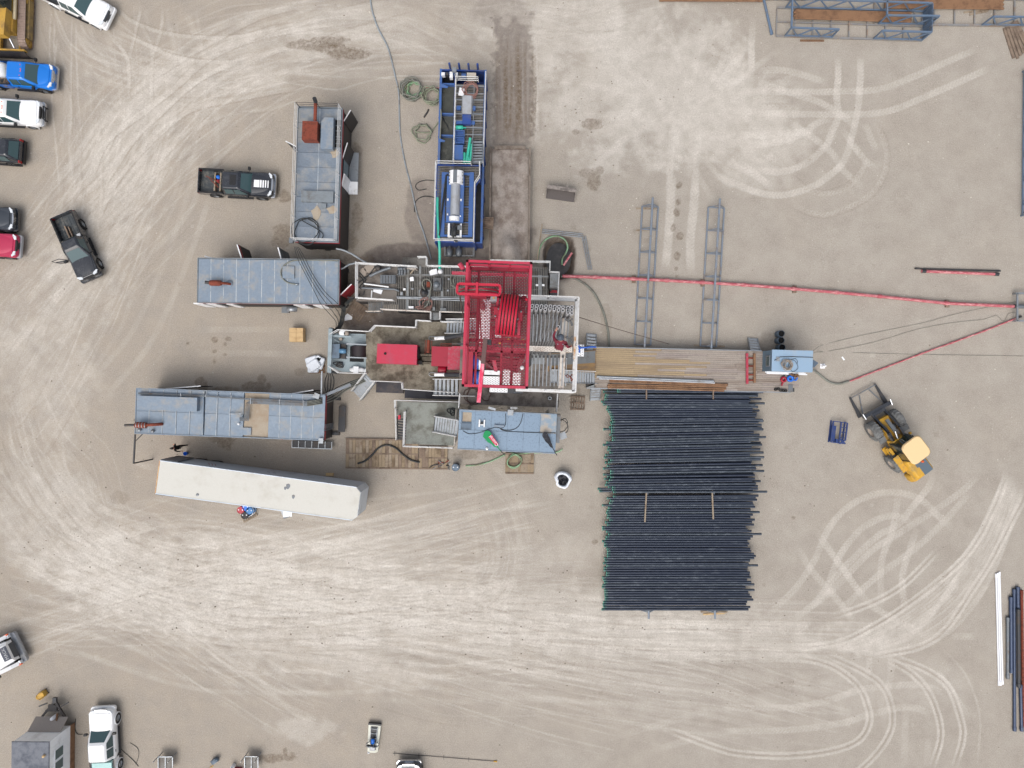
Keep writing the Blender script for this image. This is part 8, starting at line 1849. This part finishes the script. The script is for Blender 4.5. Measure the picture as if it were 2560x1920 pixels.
hose('white_hose', 'pale hose from the railed house corner to the mud tank', 'hose', [tuple(ZB(1575, 90, 3.0)), tuple(ZB(1650, 105, 2.9)), tuple(ZB(1750, 150, 2.7)), tuple(ZB(1850, 215, 2.4)), tuple(ZB(1900, 240, 2.3))], .07, 'hose_blue'); hose('white_hose', 'pale hose from the long house end up to the mud tank', 'hose', [tuple(ZB(1610, 305, 2.6)), tuple(ZB(1665, 285, 2.6)), tuple(ZB(1710, 255, 2.5)), tuple(ZB(1780, 240, 2.4))], .07, 'hose_blue'); hose('white_hose', 'thin pale hose low between the long house and the tank', 'hose', [tuple(ZB(1605, 592, 1.5)), tuple(ZB(1680, 590, 1.0)), tuple(ZB(1760, 600, 1.2))], .05, 'hose_blue')
# ================================================================ office trailer and bottom edge
x0, y0 = P(120, 1856, 3.3).x, P(120, 1856, 3.3).y; t = T('office_trailer', 'white wood-sided office trailer with grey roof in the bottom left corner', 'trailer', (x0 - 1.4, y0 - 4, 0), -.01)
mat('siding', (236, 238, 240), .6, 0, .05, (150, 140, 140), .1); mat('bitumen', (112, 116, 124), .8, 0, .12, (84, 88, 98), .4, 1.2)
w = t.p('wall', MB().box(-1.38, -4, .6, 1.38, 4, 3.22), M_('siding')); 
for k in range(12): t.p('siding_board', MB().box(1.381, -4 + k * .667 + .01, .6, 1.4, -4 + (k + 1) * .667 - .012, 3.2), M_('siding'), w)
t.p('front_band', MB().box(-1.37, 4.001, 1.9, 1.37, 4.02, 3.2), mat('taupe', (150, 142, 136), .6), w) if 0 else None
rfo = t.p('roof', MB().box(-1.45, -4.05, 3.221, 1.45, 4.05, 3.28), M_('bitumen'))
for k in range(4): t.p('roof_sheet', MB().box(-1.42, -4.02 + k * 2.01 + .01, 3.281, 1.42, -4.02 + (k + 1) * 2.01 - .01, 3.3 + .004 * (k % 2)), M_('bitumen'), rfo)
t.p('front_apron', MB().quad((-1.3, 4.02, 1.7), (1.3, 4.02, 1.7), (1.3, 4.75, .7), (-1.3, 4.75, .7), .05), mat('taupe', (150, 142, 136), .6)); a_ = t.l(ZO(610, 1560, 2.2))
for yy in (a_.y + .45, a_.y - .5): f_ = t.p('window', MB().box(1.4, yy - .45, 1.5, 1.45, yy + .42, 2.6), M_('paper')); t.p('pane', MB().box(1.451, yy - .38, 1.58, 1.456, yy + .35, 2.52), M_('glass'), f_)
t.p('skirt', MB().box(1.36, -4, .05, 1.44, 4, .59), M_('rust_pipe')); t.p('vent', MB().lathe([(0, .2), (.1, .18), (.1, 0)], (1.1, 3.0, 3.3), 12), M_('tan_box'))
hp = t.l(ZO(600, 930, .7)); ht = t.p('hitch', MB().bar((-.9, 4.7, .6), (hp.x, hp.y, .65), .16, .14).bar((.95, 4.7, .6), (hp.x, hp.y, .65), .16, .14).bar((-.6, 5.2, .6), (.7, 5.2, .6), .1), M_('wall_charcoal')); t.p('coupler', MB().box(hp.x - .15, hp.y - .1, .6, hp.x + .15, hp.y + .3, .8), M_('steel_dark'), ht); a_ = t.l(ZO(585, 1110, .9)); t.p('gas_bottle', MB().lathe([(0, .75), (.12, .7), (.15, .55), (.15, 0)], (a_.x, a_.y, .5), 14), M_('paper'), ht); t.p('jack', MB().bar((hp.x + .2, hp.y - 1.0, .7), (hp.x + .35, hp.y - 1.5, 1.0), .12), M_('rust_pipe'), ht); t.p('battery_tray', MB().box(-.35, 5.25, .55, .35, 5.7, .72), M_('wall_charcoal'), ht); t.p('side_bar', MB().bar((-1.2, 5.5, .5), (-.5, 5.8, .6), .1).bar((.6, 5.5, .6), (1.25, 5.9, .6), .08), M_('steel_dark'), ht)
hose('cable', 'black cord from the office trailer hitch to the white pickup', 'cable', [tuple(ZO(*q, .04)) for q in ((825, 1120), (820, 1240), (850, 1290), (900, 1290))], .03, 'hose_black'); hose('cable', 'thin black cord trailing right from under the white pickup', 'cable', [tuple(ZO(*q, .03)) for q in ((1270, 1400), (1360, 1490), (1450, 1570), (1510, 1640))], .022, 'hose_black'); hose('cable', 'faint cord lying on bare ground right of the white pickup', 'cable', [tuple(ZO(*q, .03)) for q in ((1420, 1385), (1490, 1430), (1515, 1480), (1505, 1560), (1480, 1620))], .018, 'hose_black')
t = T('yellow_pump', 'small yellow portable pump standing alone above the office trailer', 'pump', ZO(485, 840), R(35)); t.p('casing', MB().loft([rring(-.3, .3, .22, .05, .08), rring(-.32, .32, .25, .3, .1), rring(-.26, .26, .18, .5, .1)]), M_('yellow')); t.p('volute', MB().lathe([(.05, .1), (.2, .1), (.22, -.02), (.15, -.12), (.05, -.12)], (-.4, 0, .25), 16, 'x'), M_('yellow')); t.p('handle', MB().tube([(-.2, -.2, .4), (-.2, -.28, .6), (.2, -.28, .6), (.2, -.2, .4)], .025, 6), M_('yellow')); t.p('foot', MB().box(-.35, -.22, 0, .35, -.14, .06).box(-.35, .14, 0, .35, .22, .06), M_('steel_dark'))
t = T('airboat_skid', 'small flat white boat-like skid with blue engine and fan cage', 'skid', ZG(2050, 180), R(85.5)); t.p('hull', MB().prism([(-1.15, -.42), (1.0, -.5), (1.05, -.2), (1.05, .2), (1.0, .5), (-1.15, .42), (-1.25, .2), (-1.25, -.2)], .05, .3), mat('hull_white', (206, 208, 196), .5, 0, .06, (170, 166, 150), .25)); t.p('well', MB().box(-1.0, -.26, .301, .9, .26, .31), M_('steel_dark'))
for s in (-1, 1): t.p('frame_tube', MB().tube([(-.9, s * .22, .35), (.85, s * .26, .4)], .035, 8), M_('galv'))
for k in range(5): t.p('cross_tube', MB().tube([(-.8 + k * .38, -.24, .38), (-.8 + k * .38, .24, .38)], .028, 8), M_('galv'))
t.p('engine', MB().lathe([(.03, -.2), (.14, -.18), (.16, .1), (.08, .2)], (-.15, 0, .62), 14, 'x'), M_('bright_blue')); fc = t.p('fan_cage', MB().lathe([(.5, -.04), (.53, 0), (.5, .04)], (-.38, 0, .72), 24, 'x'), M_('galv'))
for k in range(6): t.p('cage_spoke', MB().bar((-.38, .05 * math.cos(k * 1.047), .72 + .05 * math.sin(k * 1.047)), (-.38, .5 * math.cos(k * 1.047), .72 + .5 * math.sin(k * 1.047)), .018), M_('galv'), fc)
t.p('propeller', MB().quad((-.5, -.5, .55), (-.5, -.4, .85), (-.46, .5, .88), (-.46, .42, .6), .02), M_('trim_black')); t.p('seat', MB().box(-.95, -.2, .4, -.62, .2, .6), M_('alu')); t.p('front_rake', MB().box(1.0, -.52, .1, 1.12, .52, .35), M_('steel_dark')); solo('white_bottle', 'little white jug beside the flat boat-like skid', 'jug', MB().lathe([(0, .3), (.04, .29), (.05, .22), (.1, .16), (.1, 0)], (0, 0, 0), 12), M_('paper'), ZG(2000, 328))
t = T('marker_pole', 'long thin dark rod with yellow end lying near the bottom edge', 'rod', ZU(1850, 318)); t.p('rod', MB().tube([t.l(ZU(1545, 296, .05)), t.l(ZU(2150, 344, .05))], .02, 8), M_('steel_dark')); t.p('yellow_tip', MB().tube([t.l(ZU(2150, 344, .05)), t.l(ZU(2170, 346, .05))], .06, 8), M_('yellow'))
for d in (1555, 1700, 1850, 2000): a_ = t.l(ZU(d, 297 + (d - 1545) * .08, .05)); t.p('clip', MB().bar((a_.x, a_.y - .18, .05), (a_.x, a_.y + .18, .05), .03), M_('steel_dark'))
for lab, q in (('left open steel cage step at the bottom edge', (55, 378, 188)), ('right open steel cage step at the bottom edge, with tools inside', (853, 376, 976))):
    t = T('cage_step', lab, 'steps', ZG((q[0] + q[2]) / 2, 470), 0, 'cage steps at the bottom edge'); a_, b_ = t.l(ZG(q[0], q[1], .7)), t.l(ZG(q[2], 520, .7)); t.p('tread', MB().box(a_.x, b_.y, .55, b_.x, a_.y, .6), M_('grating_steel')); mb = MB()
    for u in (a_.x, (a_.x + b_.x) / 2, b_.x): mb.bar((u, a_.y, .66), (u, b_.y, .66), .06)
    t.p('frame', mb.bar((a_.x, a_.y, .66), (b_.x, a_.y, .66), .06), M_('galv'))
    for u in (a_.x, b_.x): t.p('handrail_post', MB().bar((u, a_.y, 0), (u, a_.y, 1.5), .05), M_('galv'))
t = T('small_engine', 'small dark engine with yellow cord near the bottom edge', 'engine', ZG(590, 400), .6); t.p('block', MB().box(-.25, -.15, .05, .2, .18, .4).lathe([(0, .12), (.16, .1), (.17, -.1), (0, -.12)], (.25, 0, .3), 12, 'x'), M_('roof_dark')); t.p('cord', MB().tube([(-.3, -.1, .1), (-.5, -.3, .06), (-.75, -.25, .05)], .03, 6), M_('yellow'))
t = T('gas_cylinder', 'stubby white gas cylinder left of the right cage step', 'cylinder', ZG(760, 448)); t.p('tank', MB().lathe([(0, .6), (.1, .58), (.16, .48), (.16, .05), (.12, 0)], (0, 0, 0), 14), M_('white_paint')); t.p('collar', MB().lathe([(.07, .58), (.09, .7), (.07, .7)], (0, 0, 0), 12), M_('galv'))
t = T('red_box', 'red tool case cut by the bottom edge beside the gas cylinder', 'case', ZG(800, 500)); t.p('case', MB().box(-.3, -.25, 0, .3, .25, .3), M_('rig_red')); t.p('lid', MB().box(-.31, -.26, .301, .31, .26, .36), M_('rig_red_bright'))
# ================================================================ loose stones and litter, too many to count
rs = np.random.default_rng(3); mb = MB()
for k in range(900):
    px, py = rs.uniform(0, 2560), rs.uniform(0, 1920); p = P(px, py); s = .03 + .05 * rs.random() ** 3
    a0 = rs.random() * 6; mb.add([(p.x + s * math.cos(a0 + q), p.y + s * math.sin(a0 + q) * .8, 0) for q in (0, 1.6, 3.1, 4.7)] + [(p.x + .3 * s, p.y, s * .8)], [(0, 1, 4), (1, 2, 4), (2, 3, 4), (3, 0, 4)])
cl = MB()
for k in range(1500):
    if k % 3: px, py = [(1500, 270, 190, 140), (900, 1480, 420, 110), (300, 1330, 260, 160), (1150, 1100, 300, 120), (1700, 1650, 330, 90)][k % 5][:2]; sg = [(190, 140), (420, 110), (260, 160), (300, 120), (330, 90)][k % 5]; px += rs.normal() * sg[0]; py += rs.normal() * sg[1]
    else: px, py = rs.uniform(0, 2560), rs.uniform(0, 1920)
    p = P(px, py); s = .025 + .07 * rs.random() ** 4; a0 = rs.random() * 6; cl.add([(p.x + s * math.cos(a0 + q), p.y + s * math.sin(a0 + q) * .7, -.01) for q in (0, 1.6, 3.1, 4.7)] + [(p.x + .2 * s, p.y, s * .6)], [(0, 1, 4), (1, 2, 4), (2, 3, 4), (3, 0, 4)])
tag(link('earth_clods', cl.mesh('earth_clods', mat('clod', (126, 116, 104), .95, 0, .3))), 'small dark clods of earth strewn over the yard', 'clods', None, 'stuff')
o = link('loose_stones', mb.mesh('loose_stones', mat('stone', (196, 190, 180), .9, 0, .25))); tag(o, 'pale pebbles and scraps scattered over the yard', 'stones', None, 'stuff')

# ================================================================ people
def person(label, loc, ang, J, cloth, skin, boots, extra):
    """body grown from a posed skeleton with the Skin modifier, kept as one mesh"""
    names = list(J); vs = [Vector(J[n][0]) for n in names]; rad = [J[n][1] for n in names]; ix = {n: i for i, n in enumerate(names)}
    ed = [('pelvis', 'waist'), ('waist', 'chest'), ('chest', 'neck'), ('neck', 'head'), ('head', 'crown')]
    for s in 'lr': ed += [('chest', 'sh' + s), ('sh' + s, 'el' + s), ('el' + s, 'wr' + s), ('wr' + s, 'ha' + s), ('pelvis', 'hip' + s), ('hip' + s, 'kn' + s), ('kn' + s, 'an' + s), ('an' + s, 'toe' + s)]
    me = bpy.data.meshes.new('person'); me.from_pydata(vs, [(ix[a], ix[b]) for a, b in ed], []); ob = bpy.data.objects.new('person', me); COL.objects.link(ob)
    md = ob.modifiers.new('skin', 'SKIN'); md.use_smooth_shade = True
    for i, sv in enumerate(me.skin_vertices[0].data): sv.radius = rad[i]; sv.use_root = (names[i] == 'pelvis')
    ss = ob.modifiers.new('sub', 'SUBSURF'); ss.levels = 2; ss.render_levels = 2
    dg = bpy.context.evaluated_depsgraph_get(); ev = ob.evaluated_get(dg); out = bpy.data.meshes.new_from_object(ev); bpy.data.objects.remove(ob)
    # five fingers on each hand, rooted in the palm
    import bmesh as _b
    bm = _b.new(); bm.from_mesh(out)
    for s in 'lr':
        h_, w_ = Vector(J['ha' + s][0]), Vector(J['wr' + s][0]); d = (h_ - w_).normalized(); n = d.cross(Vector((0, 0, 1))); n = n.normalized() if n.length > .1 else Vector((1, 0, 0)); dn = Vector((0, 0, -.03))
        for k, (off, ln) in enumerate(((-.035, .07), (-.012, .085), (.012, .08), (.034, .062), (.05, .05))):
            b0 = h_ + n * off + (d * -.03 if k == 4 else Vector()); dd = (d + n * .9).normalized() if k == 4 else d
            f = MB().tube([b0, b0 + dd * ln * .55, b0 + dd * ln + dn], .01, 6); vv = [bm.verts.new(v) for v in f.v]
            for q in f.f:
                try: bm.faces.new([vv[i] for i in q])
                except ValueError: pass
    bm.to_mesh(out); bm.free()
    for m_ in (cloth, skin, boots): out.materials.append(M_(m_))
    hd = Vector(J['head'][0]); mi = []
    for p in out.polygons:
        c = p.center; k = 0
        if (c - hd).length < .16 and c.z > J['neck'][0][2] - .02: k = 1
        for s in 'lr':
            if (c - Vector(J['ha' + s][0])).length < .12: k = 1
            if c.z < J['an' + s][0][2] + .02 and (c - Vector(J['an' + s][0])).length < .3: k = 2
        mi.append(k)
    out.polygons.foreach_set('material_index', mi); out.polygons.foreach_set('use_smooth', [True] * len(mi))
    o = link('person', out, None, loc, ang); tag(o, label, 'person')
    extra(o, J); return o
mat('cloth_black', (20, 20, 24), .8, 0, .2); mat('cloth_maroon', (112, 30, 48), .8, 0, .2, (80, 40, 46), .25, 6); mat('skin', (190, 140, 118), .6); mat('boot', (44, 34, 28), .7); mat('hair', (40, 34, 34), .8); mat('helmet', (72, 82, 96), .35, 0, .1, coat=.3); mat('vest_grey', (140, 142, 154), .7, 0, .1)
def face(o, J, c):
    h = Vector(J['head'][0]); f = Vector((1, 0, -.1)).normalized()
    for s in (-1, 1): link('eye', MB().lathe([(0, .012), (.012, .006), (.014, 0)], h + f * .1 + Vector((0, s * .035, .02)), 8, 'x').mesh('eye', M_('black_void')), o); link('ear', MB().lathe([(0, -.012), (.03, -.01), (.03, .01), (0, .012)], h + Vector((0, s * .1, 0)), 8, 'y').mesh('ear', M_('skin')), o)
    link('nose', MB().loft([[(h.x + .1, h.y - .015, h.z - .02), (h.x + .1, h.y + .015, h.z - .02), (h.x + .1, h.y, h.z + .03)], [(h.x + .135, h.y - .006, h.z - .02), (h.x + .135, h.y + .006, h.z - .02), (h.x + .12, h.y, h.z + .015)]], False).mesh('nose', M_('skin')), o)
    link('mouth', MB().box(h.x + .098, h.y - .025, h.z - .06, h.x + .108, h.y + .025, h.z - .05).mesh('mouth', M_('wall_red')), o)
def walker(o, J):
    face(o, J, 0); c = Vector(J['crown'][0]); link('cap', MB().lathe([(0, .09), (.06, .075), (.1, .02), (.108, -.03), (.1, -.035)], c - Vector((0, 0, .04)), 16).prism([(c.x + .06, c.y - .07), (c.x + .2, c.y - .05), (c.x + .2, c.y + .05), (c.x + .06, c.y + .07)], c.z - .075, c.z - .06).mesh('cap', M_('hair')), o)
JW = {'pelvis': ((0, 0, .95), (.16, .13)), 'waist': ((.02, 0, 1.1), (.15, .12)), 'chest': ((.06, 0, 1.32), (.19, .13)), 'neck': ((.1, 0, 1.5), (.06, .06)), 'head': ((.15, 0, 1.62), (.09, .1)), 'crown': ((.15, 0, 1.72), (.07, .08)),
    'shl': ((.06, .2, 1.4), (.08, .08)), 'ell': ((-.02, .3, 1.14), (.055, .055)), 'wrl': ((-.2, .32, .98), (.04, .04)), 'hal': ((-.27, .32, .93), (.04, .03)), 'shr': ((.06, -.2, 1.4), (.08, .08)), 'elr': ((.12, -.28, 1.12), (.055, .055)), 'wrr': ((.28, -.26, .98), (.04, .04)), 'har': ((.36, -.25, .96), (.04, .03)),
    'hipl': ((0, .1, .9), (.11, .11)), 'knl': ((.2, .1, .52), (.075, .075)), 'anl': ((.18, .1, .1), (.05, .05)), 'toel': ((.36, .1, .05), (.045, .04)), 'hipr': ((0, -.1, .9), (.11, .11)), 'knr': ((-.12, -.1, .5), (.075, .075)), 'anr': ((-.42, -.1, .16), (.05, .05)), 'toer': ((-.28, -.1, .05), (.045, .04))}
v = P(459, 1116); person('person in black clothes walking between the long house and the white trailer', (v.x, v.y, 0), R(183), JW, 'cloth_black', 'skin', 'boot', walker)
def derrick(o, J):
    face(o, J, 0); c = Vector(J['crown'][0]); link('hard_hat', MB().lathe([(0, .1), (.07, .085), (.12, .03), (.135, -.03), (.17, -.04), (.165, -.05)], c - Vector((0, 0, .03)), 18).box(c.x - .12, c.y - .02, c.z + .02, c.x + .1, c.y + .02, c.z + .085).mesh('hard_hat', M_('helmet')), o)
    link('harness', MB().box(.1, -.2, 1.28, .3, .2, 1.33).box(.02, .1, 1.0, .06, .15, 1.45).box(.02, -.15, 1.0, .06, -.1, 1.45).mesh('harness', M_('vest_grey')), o)
JD = {'pelvis': ((-.12, 0, .92), (.16, .14)), 'waist': ((0, 0, 1.08), (.16, .13)), 'chest': ((.16, 0, 1.28), (.19, .14)), 'neck': ((.26, 0, 1.42), (.065, .065)), 'head': ((.33, 0, 1.5), (.09, .1)), 'crown': ((.36, 0, 1.6), (.08, .08)),
    'shl': ((.17, .22, 1.36), (.09, .09)), 'ell': ((.42, .34, 1.3), (.065, .065)), 'wrl': ((.68, .24, 1.36), (.045, .045)), 'hal': ((.76, .2, 1.38), (.04, .03)), 'shr': ((.14, -.22, 1.36), (.09, .09)), 'elr': ((-.08, -.38, 1.18), (.065, .065)), 'wrr': ((-.02, -.52, .98), (.045, .045)), 'har': ((.02, -.55, .92), (.04, .03)),
    'hipl': ((-.12, .11, .88), (.11, .11)), 'knl': ((.02, .14, .5), (.08, .08)), 'anl': ((-.06, .15, .09), (.055, .055)), 'toel': ((.1, .15, .045), (.05, .04)), 'hipr': ((-.12, -.11, .88), (.11, .11)), 'knr': ((-.06, -.14, .5), (.08, .08)), 'anr': ((-.18, -.16, .09), (.055, .055)), 'toer': ((-.02, -.16, .045), (.05, .04))}
v = ZR(396, 1045, 23.05); person('worker in maroon overalls and hard hat leaning out on the racking board', (v.x, v.y, 23.05), R(88), JD, 'cloth_maroon', 'skin', 'boot', derrick)
